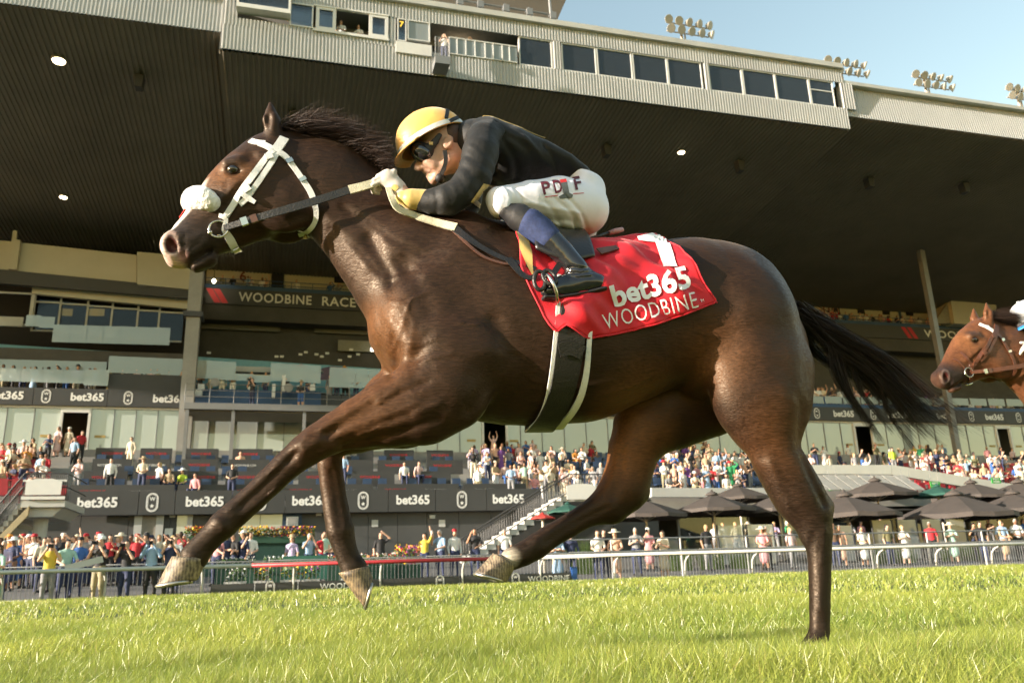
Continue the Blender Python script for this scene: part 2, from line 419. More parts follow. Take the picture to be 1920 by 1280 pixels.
# ---- crowd barriers: panels of upright bars behind the rail
BD = 26.3
def barrier_mesh(L_=2.3):
    f = MB(); f.tube([(0, 0, .05), (0, 0, 1.08), (L_, 0, 1.08), (L_, 0, .05)], .021, 8); f.tube([(0, 0, .2), (L_, 0, .2)], .014, 6); f.box(-.02, -.22, 0, .02, .22, .05); f.box(L_ - .02, -.22, 0, L_ + .02, .22, .05)
    b = MB(); n = 20
    for i in range(1, n): b.box(L_ * i / n - .008, -.008, .2, L_ * i / n + .008, .008, 1.075)
    return f.mesh('frame', True), b.mesh('upright_bars')
bf, bb = barrier_mesh(); bf.materials.append(STEELG); bb.materials.append(STEELG)
nb = 0; x = -21.5
while x < 40:
    rt = bpy.data.objects.new('crowd_barrier', None); link(rt); rt.matrix_world = GM @ Matrix.Translation((x, BD, .012)); nb += 1
    tag(rt, f'grey steel crowd barrier with upright bars, {ordinal(nb)} from the left behind the rail', 'barrier', 'crowd barriers behind the rail')
    for nm, me in (('frame', bf), ('upright_bars', bb)): link(bpy.data.objects.new(nm, me), rt)
    x += 2.36
# advertising board at the foot of the rail
bx0, _ = gx(395, 1090, 25.1); bx1, _ = gx(1072, 1085, 25.1)
AB = sroot('advertising_board', 'low black advertising board at the foot of the rail', 'board')
npan = 9
for i in range(npan):
    a = bx0 + (bx1 - bx0) * i / npan; b = bx0 + (bx1 - bx0) * (i + 1) / npan
    mb = MB(); mb.box(a + .01, 25.08, .0, b - .01, 25.14, .46); mb.build('panel', CHAR, AB)
def flat_text(body, x0, z0, h, y, parent, material, width=None, bold=.0, space=1.0, name='lettering', depth=.006):
    """upright lettering on the plane y; h is the letter height"""
    V2, F2 = text_bm(body, 1, bold, 0, space, 0)
    V2[:, 0] -= V2[:, 0].min(); y0 = V2[:, 1].min(); hh = V2[:, 1].max() - y0; s = h / hh
    sx = s if width is None else width / V2[:, 0].max()
    P_ = [(x0 + p[0] * sx, y, z0 + (p[1] - y0) * s) for p in V2]
    return obj(name, mesh_np(name, P_, F2, False), material, parent)
def pill(cx, cz, w, h, ring):
    """outline and inner outline of a rounded pill"""
    out = []
    for k in (0, ring):
        r_ = w / 2 - k; hh = h / 2 - w / 2; P_ = []
        for t in np.linspace(0, math.pi, 13): P_.append((cx + r_ * math.cos(t), cz + hh + r_ * math.sin(t)))
        for t in np.linspace(math.pi, 2 * math.pi, 13): P_.append((cx + r_ * math.cos(t), cz - hh + r_ * math.sin(t)))
        out.append(P_)
    return out
def logo(cx, cz, h, y, parent):
    """white pill badge with a W over a star"""
    w = h * .60; mb = MB()
    for k, rg in ((0, .085), (.15, .05)):
        a, b = pill(cx, cz, w - 2 * k * w * .75, h - 2 * k * w * .75, w * rg); n = len(a)
        mb.add([(p[0], y, p[1]) for p in a] + [(p[0], y, p[1]) for p in b], [(i, (i + 1) % n, (i + 1) % n + n, i + n) for i in range(n)])
    st = []
    for i in range(10):
        r_ = (.16 if i % 2 == 0 else .07) * h; t = math.pi / 2 + i * math.pi / 5; st.append((cx + r_ * .8 * math.cos(t), y, cz - h * .19 + r_ * .8 * math.sin(t)))
    mb.add(st + [(cx, y, cz - h * .19)], [(i, (i + 1) % 10, 10) for i in range(10)])
    o = mb.build('badge', LETW, parent); flat_text('W', cx - w * .24, cz + h * .08, h * .20, y, parent, LETW, w * .48, .03, name='badge_letter'); return o
for u in (507, 825, 967): 
    cx, cz = gx(u, 1088, 25.07); logo(cx, .30, .42, 25.07, AB)
for u in (600, 990): cx, cz = gx(u, 1088, 25.07); flat_text('WOODBINE', cx, .22, .17, 25.07, AB, LETW, None, .01, 1.05)
# blue end post of the board
mb = MB(); mb.box(bx1, 25.02, 0, bx1 + .16, 25.2, .62); mb.build('end_post', mat('blue_plastic', (.02, .09, .32), .5), AB)

# ================================================================== GRANDSTAND
GS = sroot('grandstand', 'huge grandstand with ribbed cantilever roof, glazed tiers and dark advertising bands', 'grandstand')
X0, X1 = -75.0, 95.0
def part(name, material, mb, parent=GS, smooth=False): return mb.build(name, material, parent, smooth)
def corr(x0, x1, pitch, depth, edge0, edge1, nrm):
    """ribbed sheet between two rails: edge points are functions of x; ribs stand along nrm"""
    n = max(1, round((x1 - x0) / pitch)); pitch = (x1 - x0) / n; xs_ = []
    for i in range(n):
        b = x0 + i * pitch; xs_ += [(b, 0), (b + pitch * .42, 0), (b + pitch * .55, 1), (b + pitch * .87, 1)]
    xs_.append((x0 + n * pitch, 0)); V_ = []
    for x_, k in xs_:
        for e in (edge0, edge1): V_.append((x_, e[0] + nrm[0] * k * depth, e[1] + nrm[1] * k * depth))
    m_ = len(xs_); F_ = [(2 * i, 2 * i + 2, 2 * i + 3, 2 * i + 1) for i in range(m_ - 1)]
    mb = MB(); mb.add(V_, F_); return mb
FD = 34.62                       # fascia distance
xa, _ = gx(413, 80, FD); xb, _ = gx(1590, 232, FD)
ZB, ZT = 24.02, 28.05            # press box fascia
ZB2, ZT2 = 24.93, 27.08          # plain roof edge at either side
RD2 = 57.9; ZR = 22.75           # where the soffit meets the back wall
# soffit in three bays, ribs running back
for a, b, z in ((X0, xa, ZB2), (xa, xb, ZB), (xb, X1, ZB2)):
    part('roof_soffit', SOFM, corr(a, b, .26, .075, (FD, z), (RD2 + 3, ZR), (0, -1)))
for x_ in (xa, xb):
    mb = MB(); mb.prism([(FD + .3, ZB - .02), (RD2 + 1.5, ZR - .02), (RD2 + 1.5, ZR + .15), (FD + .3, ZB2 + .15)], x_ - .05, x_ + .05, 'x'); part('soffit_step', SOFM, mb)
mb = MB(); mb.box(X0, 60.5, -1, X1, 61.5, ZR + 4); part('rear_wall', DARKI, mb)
# roof edge at the sides
for a, b in ((X0, xa), (xb, X1)):
    part('roof_edge_cladding', RIBM, corr(a, b, .165, .05, (FD, ZB2), (FD + .25, ZT2 - .1), (-1, 0)))
    mb = MB(); mb.box(a, FD - .12, ZT2 - .1, b, FD + 1.2, ZT2 + .12); part('roof_coping', PALEC, mb)
mb = MB(); mb.box(X0, FD + 1.2, ZT2 - .4, X1, RD2 + 3, ZT2 - .1); part('roof_deck', GREYC, mb)
# press box between: cladding below and above a ribbon of windows; step faces at the ends
W0, W1 = 25.33, 27.0
for nm_, z0, z1 in (('sill_cladding', ZB, W0), ('head_cladding', W1, ZT - .18)):
    if nm_ == 'sill_cladding':
        ub, _ = gx(745, 60, FD); uc, _ = gx(1036, 120, FD)
    part(nm_, RIBM, corr(xa, xb, .165, .05, (FD - .10, z0), (FD - .10, z1), (-1, 0)))
for x_, s_ in ((xa, 1), (xb, -1)):
    mb = MB(); mb.box(min(x_, x_ + s_ * .12), FD - .1, ZB, max(x_, x_ + s_ * .12), FD + .4, ZT); part('corner_flashing', RIBM, mb)
mb = MB(); mb.box(xa - .05, FD - .32, ZT - .18, xb + .05, FD + .6, ZT + .12); part('press_box_coping', PALEC, mb)
mb = MB(); mb.box(xa, FD + .4, ZT - .5, xb, FD + 9, ZT - .2); mb.box(xa, FD + 5, W0 - .3, xb, FD + 5.1, ZT); mb.box(xa, FD + .2, W0 - .22, xb, FD + 5.2, W0 - .1); part('press_box_interior', mat('press_box_inside', (.30, .31, .31), .8, var=.1), mb)
# bays of the ribbon: (u0,u1,type)
def solid(u0, u1):
    a, _ = gx(u0, 100, FD - .1); b, _ = gx(u1, 120, FD - .1); part('pier_cladding', RIBM, corr(a, b, .165, .05, (FD - .10, W0), (FD - .10, W1), (-1, 0)))
def bay(u0, u1, v, frames=FRAMEW, z0=W0, z1=W1, glass=GLASS_R, y=FD - .04, fw=.06, split=None):
    a, _ = gx(u0, v, y); b, _ = gx(u1, v, y)
    fr = MB(); fr.box(a, y - .05, z0, a + fw, y + .1, z1); fr.box(b - fw, y - .05, z0, b, y + .1, z1); fr.box(a + fw, y - .05, z0, b - fw, y + .1, z0 + fw); fr.box(a + fw, y - .05, z1 - fw, b - fw, y + .1, z1)
    if split: fr.box(a + fw, y - .04, split - .03, b - fw, y + .08, split + .03)
    f = part('window', frames, fr)
    g_ = MB(); g_.box(a + fw, y, z0 + fw, b - fw, y + .015, z1 - fw); g_.build('pane', glass, f); return f
solid(413, 440); solid(730, 742); solid(1036, 1052); solid(1315, 1326); solid(1563, 1590)
# projecting white box, plain windows, open bays, balcony, then the long glazing
bay(443, 545, 15, FRAMEW, 26.15, 27.45, GLASS_R, FD - .55, .10)
mb = MB(); a, _ = gx(443, 15, FD - .55); b, _ = gx(545, 28, FD - .55); mb.box(a, FD - .62, 26.02, b, FD - .05, 26.14); part('bay_window_ledge', FRAMEW, mb); mb = MB(); mb.box(a, FD - .62, 27.46, b, FD - .05, 27.55); part('bay_window_hood', FRAMEW, mb)
a, _ = gx(440, 15, FD); b, _ = gx(590, 28, FD)
part('pier_cladding', RIBM, corr(a, b, .165, .05, (FD - .098, W0), (FD - .098, 25.75), (-1, 0)))
for u0, u1, fw in ((543, 587, .06), (592, 630, .16), (692, 728, .16)): bay(u0, u1, 40, FRAMEW, 25.72, 27.0, GLASS_R, FD - .12, fw)
a, _ = gx(587, 40, FD - .14); b, _ = gx(729, 55, FD - .14); mb = MB(); mb.box(a, FD - .22, 25.58, b, FD - .04, 25.72); mb.box(a, FD - .2, 26.98, b, FD - .04, 27.06); part('window_ledge', FRAMEW, mb)
part('pier_cladding', RIBM, corr(b - 6.2, b + .35, .165, .05, (FD - .098, W0), (FD - .098, 25.60), (-1, 0)))
bay(745, 762, 60, FRAMEW, 25.7, 26.98, GLASS_R, FD - .12, .05); bay(764, 806, 65, FRAMEW, 25.85, 26.98, GLASS_B, FD - .12, .05)
a, _ = gx(742, 90, FD - .16); b, _ = gx(809, 100, FD - .16); mb = MB(); mb.box(a, FD - .24, 25.0, b, FD - .05, 25.62); part('white_spandrel', FRAMEW, mb)
flat_text('7', gx(749, 50, FD - .16)[0], 26.5, .32, FD - .16, GS, mat('yellow_letter', (.8, .5, .05), .6, emit=(.9, .55, .06), estr=.4), None, .02)
# open balcony with railings and the cage
for i, (u0, u1) in enumerate(((842, 873), (873, 909), (909, 941), (941, 970))):
    a, _ = gx(u0, 105, FD - .16); b, _ = gx(u1, 108, FD - .16); f = MB(); f.box(a, FD - .2, W0, a + .05, FD - .1, W0 + .98); f.box(a, FD - .2, W0 + .93, b, FD - .1, W0 + .98); f.box(a, FD - .2, W0, b, FD - .1, W0 + .04); f.box((a + b) / 2 - .02, FD - .2, W0 + .04, (a + b) / 2 + .02, FD - .1, W0 + .93)
    f = part('balcony_railing', FRAMEW, f); g_ = MB(); g_.box(a + .05, FD - .16, W0 + .04, b, FD - .15, W0 + .93); g_.build('pane', GLASS_B, f)
bay(973, 1035, 105, FRAMEW)
for k, (u0, u1) in enumerate(((800, 838), (838, 872), (872, 906), (906, 940), (940, 972))):
    a, _ = gx(u0, 90, FD + 3.2); b, _ = gx(u1, 92, FD + 3.2); f = MB(); f.box(a, FD + 3.15, W0, a + .08, FD + 3.3, W1); f.box(a, FD + 3.15, 26.2, b, FD + 3.3, 26.3); f = part('balcony_door', FRAMEG, f); g_ = MB(); g_.box(a + .08, FD + 3.2, W0, b, FD + 3.22, W1); g_.build('pane', GLASS_R, f)
for u0, u1, v in ((1053, 1117, 110), (1119, 1184, 115), (1186, 1250, 122), (1251, 1314, 128), (1328, 1390, 140), (1392, 1452, 148), (1453, 1515, 155)): bay(u0, u1, v)
bay(1517, 1561, 165, FRAMEW, W0, W1, GLASS_R, FD - .04, .06, W0 + 1.0)
# lit ceiling strips and handrail inside the press box
for u, v, w_ in ((1072, 117, 22), (1062, 116, 7), (1143, 126, 28), (1213, 136, 28), (1309, 147, 8), (1372, 157, 24), (885, 84, 30), (840, 84, 20), (860, 100, 25)):
    x_, z_ = gx(u, v, FD + 2.2); h_ = w_ / 1540 * 42 / 2; mb = MB(); mb.box(x_ - h_, FD + 2.0, z_ - .05, x_ + h_, FD + 2.5, z_ + .05); part('ceiling_strip_light', LAMPW, mb)
mb = MB(); a, _ = gx(985, 130, FD + .7); b, _ = gx(1561, 180, FD + .7); mb.tube([(a, FD + .7, W0 + .62), (b, FD + .7, W0 + .62)], .03, 6)
x_ = a
while x_ < b: mb.tube([(x_, FD + .7, W0 - .1), (x_, FD + .7, W0 + .62)], .025, 6); x_ += 1.55
part('inner_handrail', FRAMEG, mb)
# camera cage slung below the balcony
CG_ = sroot('camera_cage', 'small grey steel camera cage hanging from the balcony of the press box', 'platform')
a, zt = gx(813, 78, FD - .7); b, zb = gx(841, 130, FD - .7)
mb = MB(); mb.box(a, FD - 1.1, zb, b, FD - .16, zb + .42); mb.build('tray', STEELG, CG_)
mb = MB()
for x_ in np.linspace(a + .02, b - .02, 9): mb.tube([(x_, FD - 1.08, zb + .42), (x_, FD - 1.08, zt)], .012, 5)
for y_ in (FD - 1.08, FD - .2):
    for x_ in (a + .02, b - .02): mb.tube([(x_, y_, zb + .42), (x_, y_, zt)], .022, 6)
mb.tube([(a, FD - 1.08, zt), (b, FD - 1.08, zt)], .02, 6); mb.build('bars', STEELG, CG_)
# rooftop plant tower with railing (upper left corner)
PH_ = sroot('rooftop_tower', 'dark concrete rooftop tower with flared sides above the press box', 'tower')
a, _ = gx(700, 10, FD + 3); b, _ = gx(1008, 33, FD + 3); c, _ = gx(1036, -14, FD + 3)
mb = MB(); poly = [(a - 9, ZT), (b, ZT), (c + 1.2, ZT + 5.2), (a - 9, ZT + 5.2)]; mb.prism(poly, FD + 3, FD + 11, 'y'); mb.build('walls', mat('tower_concrete', (.13, .11, .085), .8, var=.2, vscale=.4), PH_)
mb = MB()
for u, v in ((720, -8), (806, 2), (862, 8), (900, 10), (948, 20), (992, 27), (1036, 38)):
    x_, _ = gx(u, v, FD + .5); mb.tube([(x_, FD + .5, ZT), (x_, FD + .5, ZT + 1.25)], .07, 6); mb.box(x_ - .16, FD + .3, ZT + .7, x_ + .16, FD + .7, ZT + 1.1)
xl_, _ = gx(640, -20, FD + .5); xr_, _ = gx(1034, 30, FD + .5); mb.tube([(xl_, FD + .5, ZT + 1.05), (xr_, FD + .5, ZT + 1.05)], .05, 6); mb.tube([(xr_, FD + .5, ZT), (xr_ - .1, FD + .5, ZT + 3.2)], .08, 6); mb.build('railing', STEELG, PH_)

# ---- lower tier: charcoal band, ground-floor wall
LD = 40.4; ZL0, ZL1 = 3.60, 4.66
xs_, _ = gx(136, 930, LD); xe_, _ = gx(1012, 935, LD)
joints = [gx(u, 935, LD)[0] for u in (136, 262, 330, 436, 535, 628, 727, 815, 910, 1012)]
for a, b in zip(joints[:-1], joints[1:]): mb = MB(); mb.box(a + .012, LD - .25, ZL0, b - .012, LD, ZL1); part('band_panel', CHAR, mb)
xo = gx(-60, 930, LD)[0]; mb = MB(); mb.box(xo - 30, LD - .25, ZL0, xs_ - 3.2, LD, ZL1); part('band_panel', CHAR, mb)
for u in (183, 384, 581, 774, 953): x_, z_ = gx(u, 935, LD - .25); flat_text('bet365', x_ - .80, 3.93, .47, LD - .262, GS, LETW, 1.62, .034)
for u in (286, 489, 681, 866): x_, z_ = gx(u, 935, LD - .25); logo(x_, 4.14, .84, LD - .262, GS)
wall_x = [gx(u, 1000, LD + .3)[0] for u in (-120, 150, 240, 318, 430, 560, 625, 690, 745, 800, 860, 920, 1010, 1080, 1150, 1235)]
for a, b in zip(wall_x[:-1], wall_x[1:]): mb = MB(); mb.box(a + .01, LD + .2, .6, b - .01, LD + .4, ZL0 + .05); part('wall_panel', CHAR2, mb)
def gbox(name, u0, v0, u1, v1, y, th, material, parent=GS):
    a, zt_ = gx(u0, v0, y); b, zb_ = gx(u1, v1, y); mb = MB(); mb.box(a, y, zb_, b, y + th, zt_); return part(name, material, mb, parent)
for u0, u1 in ((253, 259), (294, 300)): gbox('door_post', u0, 962, u1, 1058, LD + .05, .12, PALEC)
gbox('service_door', 260, 964, 293, 1058, LD + .12, .06, mat('door_tan', (.26, .23, .19), .7))
gbox('window_pane', 333, 962, 352, 1000, LD + .12, .03, GLASS_L); gbox('dark_opening', 358, 962, 384, 1030, LD + .14, .03, DARKI)
gbox('mullion', 352, 960, 357, 1030, LD + .08, .1, PALEC); gbox('window_pane', 450, 964, 486, 1000, LD + .12, .03, GLASS_L); gbox('window_pane', 489, 964, 528, 1000, LD + .12, .03, GLASS_L)
gbox('air_unit_panel', 530, 962, 565, 996, LD + .12, .05, mat('navy_panel', (.03, .06, .12), .6)); gbox('air_conditioner', 537, 968, 559, 985, LD - .1, .3, PALEC); gbox('grille', 540, 970, 556, 983, LD - .12, .03, GREYC)
for u in (703, 829): gbox('notice_plate', u - 6, 974, u + 6, 987, LD + .17, .02, PALEC)
for u, v in ((598, 963), (811, 968), (323, 966)): gbox('wall_lamp', u - 5, v - 3, u + 5, v + 3, LD + .05, .15, PALEC)
gbox('notice_plate', 309, 990, 323, 1006, LD + .16, .02, FRAMEW)

# ---- terrace steps and seats
NROW = 8
def row_D(k): return 41.0 + 1.16 * k
def row_z(k): return 4.22 + .46 * k
def terr_z(D): return row_z(int(np.clip((D - 41.0) / 1.16 + 1e-6, 0, NROW - 1)))
for k in range(NROW):
    mb = MB(); mb.box(X0, row_D(k) - .1, row_z(k) - .6, X1, row_D(k) + 1.2, row_z(k)); part('terrace_step', GREYC, mb)
# dining boxes on the left: dark dividers with red lettering, blue chairs
def divider(u0, u1, k, name='divider'):
    y = row_D(k) + .02; a, _ = gx(u0, 880, y); b, _ = gx(u1, 880, y); z = row_z(k)
    mb = MB(); mb.box(a, y, z, b, y + .06, z + .80); o = part(name, CHAR, mb); w_ = b - a
    n = max(1, int(w_ / 2.0))
    for i in range(n):
        x_ = a + w_ * (i + .18) / n
        if rng.random() < .75: flat_text('WOODBINE', x_, z + .44, .13, y - .008, o, LETR, 1.05, .01)
        else: flat_text('WOODBINE.COM', x_ - .1, z + .42, .12, y - .008, o, LETW, 1.1, .0)
for k, segs in ((0, ((136, 330), (336, 520), (528, 700), (708, 860), (868, 985))), (2, ((158, 240), (250, 340), (352, 410), (424, 500), (560, 640), (660, 740), (756, 845))), (4, ((172, 246), (258, 318), (340, 409), (428, 505), (600, 700), (708, 786), (800, 868))), (6, ((176, 238), (260, 320), (344, 408), (430, 510), (620, 700), (720, 776), (800, 850)))):
    for u0, u1 in segs: divider(u0, u1, k)
sb = MB(); sb.box(-.22, -.2, .40, .22, .22, .45); sb.box(-.22, .18, .45, .22, .24, .86); sb.box(-.20, -.02, 0, -.16, .04, .40); sb.box(.16, -.02, 0, .20, .04, .40); sme = sb.mesh('stand_seat'); sme.materials.append(SEATB)
smr = sme.copy(); smr.materials.clear(); smr.materials.append(SEATR)
def seat(x, k, me, label, group, dy=.55, z=None):
    o = bpy.data.objects.new('stand_seat', me); link(o); o.matrix_world = GM @ Matrix.Translation((x, row_D(k) + dy, row_z(k) if z is None else z)); tag(o, label, 'seat', group); return o
SEATS = []
for k in range(1, 7):
    a, _ = gx(1040 - 15 * k if k > 2 else 1064, 890, row_D(k)); b, _ = gx(1512, 880, row_D(k)); a = max(a, gx(1064, 890, row_D(k))[0]) if k < 3 else a
    x_ = a
    while x_ < b: seat(x_, k, sme, f'blue folding seat in the {ordinal(k)} row up above the dark parasols', 'blue stand seats in the middle rows'); x_ += .70
for k, (ua, ub) in ((1, (150, 985)), (3, (170, 860)), (5, (180, 860))):
    a, _ = gx(ua, 890, row_D(k)); b, _ = gx(ub, 890, row_D(k)); x_ = a
    while x_ < b:
        if rng.random() < .7: seat(x_, k, sme, f'blue dining chair behind the dark lettered dividers, {ordinal((k + 1) // 2)} tier up', 'blue chairs in the dining boxes', .7)
        x_ += .78
for k in range(0, 5):
    a, _ = gx(1690 + 6 * (5 - k), 870, row_D(k)); b, _ = gx(1935, 880, row_D(k)); x_ = a
    while x_ < b: seat(x_, k, smr, f'red folding seat in the {ordinal(k + 1)} row up at the right end', 'red stand seats on the right'); x_ += .74
    a, _ = gx(-30, 880, row_D(k)); b, _ = gx(112 - 8 * k, 890, row_D(k)); x_ = a
    while x_ < b: seat(x_, k, smr, f'red folding seat in the {ordinal(k + 1)} row up beside the left stairs', 'red stand seats on the left'); x_ += .60
# front parapet over the bar on the right, canopy under it
def gprism(name, pts, y, th, material, parent=GS):
    P_ = [gx(u, v, y) for u, v in pts]; mb = MB(); mb.prism(P_[::-1], y, y + th, 'y'); return part(name, material, mb, parent)
WTILE = mat('white_parapet', (.60, .59, .54), .6, var=.06, vscale=1)
gprism('parapet', [(1498, 871), (1672, 871), (1672, 889), (1498, 888)], 40.2, .25, WTILE)
gprism('parapet', [(1673, 871), (1880, 904), (1960, 915), (1960, 934), (1870, 922), (1673, 889)], 40.2, .25, WTILE)
gprism('canopy_edge', [(1222, 914), (1500, 914), (1500, 932), (1222, 931)], 40.0, .3, PALEC)
a, z0_ = gx(1222, 931, 40.0); b, _ = gx(1960, 940, 40.0)
mb = MB(); mb.box(a, 40.35, 3.35, b, 44, 3.42); part('bar_ceiling', DARKI, mb)
for i in range(9):
    u0 = 1498 + i * 22; P0 = gx(u0, 890, 40.1); P1 = gx(u0 + 20, 890, 40.1); zt_, zb_ = P0[1], gx(u0, 917, 38.6)[1]
    mb = MB(); mb.add([(P0[0], 40.1, zt_), (P1[0] - .03, 40.1, zt_), (P1[0] - .03, 38.6, zb_), (P0[0], 38.6, zb_), (P0[0], 40.1, zt_ - .05), (P1[0] - .03, 40.1, zt_ - .05), (P1[0] - .03, 38.6, zb_ - .05), (P0[0], 38.6, zb_ - .05)], [(0, 1, 2, 3), (7, 6, 5, 4), (0, 3, 7, 4), (1, 5, 6, 2), (2, 6, 7, 3), (0, 4, 5, 1)]); part('canopy_sheet', mat('canopy_grey', (.36, .355, .33), .6, var=.1), mb)
mb = MB(); mb.box(a, 43.5, .8, b, 43.7, 4.4); part('bar_back_wall', DARKI, mb)
for i in range(12):
    x_ = a + i * (b - a) / 12
    f = MB(); f.box(x_, 41.6, apron_z(40), x_ + .12, 41.75, 3.4); f = part('bar_post', FRAMEG, f)
    g_ = MB(); g_.box(x_ + .14, 41.65, apron_z(40), x_ + (b - a) / 12 - .04, 41.68, 3.2 if i % 3 else 2.2); g_.build('pane', GLASS_R if i % 2 else GLASS_B, f)
for u, v, c_, t_ in ((1564, 913, (.05, .36, .08), ('BET', 'HERE')), (1701, 912, (.50, .16, .42), ('BAR', 'HERE')), (1754, 908, (.05, .36, .08), ('BET', 'HERE')), (1868, 900, (.05, .36, .08), ('BET', 'HERE'))):
    x_, z_ = gx(u, v, 39.4); sg = sroot('hanging_sign', f'small {"green" if c_[1] > .3 else "pink"} hanging sign with white lettering over the parasols, {"first" if u < 1600 else "only pink one" if u < 1720 else "second green" if u < 1800 else "last"} of the row', 'sign', 'hanging signs under the stand')
    mb = MB(); mb.box(x_ - .33, 39.4, z_ - .18, x_ + .33, 39.44, z_ + .18); mb.build('panel', mat('sign_%d' % u, c_, .5), sg)
    for i, w_ in enumerate(t_): flat_text(w_, x_ - .22, z_ + .03 - .16 * i, .10, 39.392, sg, LETW, .44, .02)
    mb = MB(); mb.tube([(x_ - .25, 39.42, z_ + .18), (x_ - .25, 39.42, z_ + 1.0)], .01, 5); mb.tube([(x_ + .25, 39.42, z_ + .18), (x_ + .25, 39.42, z_ + 1.0)], .01, 5); mb.build('hanger', FRAMEG, sg)

# ---- upper glazing with doors, upper band
UD = 50.3; ZU0, ZU1, ZU2 = 7.92, 10.45, 11.42
mb = MB(); mb.box(X0, UD - .9, ZU0 - .9, X1, UD + .3, ZU0 - .02); part('upper_plinth', GREYC, mb)
mb = MB(); mb.box(X0, UD - .15, ZU0 - .1, X1, UD - .02, ZU0 + .08); part('sill', FRAMEW, mb)
mb = MB(); mb.box(X0, UD - .1, ZU1 - .12, X1, UD - .02, ZU1); part('head_trim', FRAMEW, mb)
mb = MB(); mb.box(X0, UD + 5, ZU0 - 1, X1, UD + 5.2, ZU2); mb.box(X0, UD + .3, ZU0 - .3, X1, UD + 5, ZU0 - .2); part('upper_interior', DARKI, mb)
us = [-60, -30, 5, 62]  # joints of the glazing, photo positions; doors are dark gaps
doors = ((112, 165), (905, 950), (1245, 1300), (1602, 1635), (1868, 1893))
joint = [-60, -28, 8, 60, 112, 165, 211, 252, 293, 340, 352, 390, 432, 482, 532, 575, 615, 650, 695, 740, 780, 820, 862, 905, 950, 976, 1016, 1058, 1099, 1140, 1180, 1215, 1245, 1300, 1318, 1348, 1385, 1420, 1455, 1480, 1512, 1546, 1577, 1602, 1635, 1662, 1692, 1722, 1753, 1783, 1813, 1845, 1868, 1893, 1918, 1948, 1980]
JX = [gx(u, 815, UD)[0] for u in joint]
for i in range(len(joint) - 1):
    a, b = JX[i], JX[i + 1]; isdoor = (joint[i], joint[i + 1]) in doors
    if isdoor:
        fr = MB()
        for x_ in (a, b): fr.box(x_ - .07, UD - .12, ZU0, x_ + .07, UD + .06, ZU1 - .12)
        fr.box(a, UD - .14, ZU1 - .35, b, UD + .04, ZU1 - .12); part('door_frame', FRAMEW, fr); continue
    fr = MB(); fr.box(a - .02, UD - .05, ZU0 + .08, a + .02, UD + .05, ZU1 - .12); f = part('window', FRAMEG, fr)
    tilt = rng.normal() * .006
    g_ = MB(); g_.add([(a + .02, UD + tilt, ZU0 + .08), (b - .02, UD - tilt, ZU0 + .08), (b - .02, UD - tilt, ZU1 - .12), (a + .02, UD + tilt, ZU1 - .12)], [(0, 1, 2, 3)]); g_.build('pane', GLASS_L, f)
    if joint[i + 1] in [d[0] for d in doors] or joint[i] in [d[1] for d in doors]:
        st = MB(); st.box((a + b) / 2 - .28, UD - .03, ZU0 + .78, (a + b) / 2 + .28, UD - .02, ZU0 + .92); st.build('door_sticker', mat('sticker_tan', (.42, .30, .10), .6), f)
ub = [-120, 60, 200, 345, 480, 640, 800, 960, 1110, 1250, 1400, 1520, 1610, 1700, 1790, 1880, 1990]; UX = [gx(u, 760, UD - .3)[0] for u in ub]
for a, b in zip(UX[:-1], UX[1:]): mb = MB(); mb.box(a + .012, UD - .3, ZU1, b - .012, UD - .1, ZU2); part('band_panel', CHAR, mb)
for u in (8, 161, 315, 1138, 1402, 1581, 1681, 1772, 1862): x_, _ = gx(u, 770, UD - .3); flat_text('bet365', x_ - .85, 10.72, .48, UD - .312, GS, LETW, 1.70, .034)
for u in (83, 238, 1531, 1636, 1819, 1907, 1048): x_, _ = gx(u, 770, UD - .3); logo(x_, 10.95, .78, UD - .312, GS)

# ---- upper terraces behind: floor, glass fronts, mural wall, dark seating, cream walls
mb = MB(); mb.box(X0, UD - .1, ZU2 - .25, X1, 60, ZU2 - .05); part('upper_floor', GREYC, mb)
# glass balustrade panels (each a part)
def balustrade(u0, u1, vt, vb, y, n, cap=True, name='balustrade_pane'):
    for i in range(n):
        ua = u0 + (u1 - u0) * i / n; ub_ = u0 + (u1 - u0) * (i + 1) / n
        a, zt_ = gx(ua, vt + (i / n) * 6, y); b, zb_ = gx(ub_ - 1.0, vb + (i / n) * 6, y); mb = MB(); mb.box(a, y, zb_, b, y + .02, zt_); part(name, GLASS_B, mb)
balustrade(-40, 200, 672, 690, UD + 1.6, 6); balustrade(-40, 158, 688, 714, UD + .2, 5); balustrade(160, 203, 692, 723, UD - .2, 1)
balustrade(205, 345, 667, 699, UD + 1.2, 5); balustrade(346, 442, 673, 708, UD + 1.0, 4); balustrade(442, 508, 700, 714, UD + 1.0, 2); balustrade(508, 602, 680, 714, UD + 1.0, 4); balustrade(618, 740, 688, 726, UD + .6, 5)
gbox('terrace_fascia', 205, 700, 346, 735, UD + .1, .2, CHAR); gbox('white_counter', 440, 686, 508, 698, UD + 1.8, .6, PALEC)
for u, v in ((22, 700), (70, 704), (110, 708), (272, 694), (530, 706), (590, 708), (655, 712), (395, 700), (320, 698), (690, 716)): # pale tables behind the glass
    x_, z_ = gx(u, v - 10, UD + 2.4); mb = MB(); mb.lathe([(.55, 0), (.55, .05), (.06, .07)], (x_, UD + 2.4, z_), 14); mb.tube([(x_, UD + 2.4, ZU2), (x_, UD + 2.4, z_)], .07, 8); part('terrace_table', FRAMEW, mb)
balustrade(1512, 1920, 742, 756, UD + .3, 12)
mb = MB(); a, _ = gx(1512, 757, UD); b, _ = gx(1990, 770, UD); mb.box(a, UD - .12, ZU2, b, UD - .05, ZU2 + .28); part('blue_kick_board', BLUEP, mb)
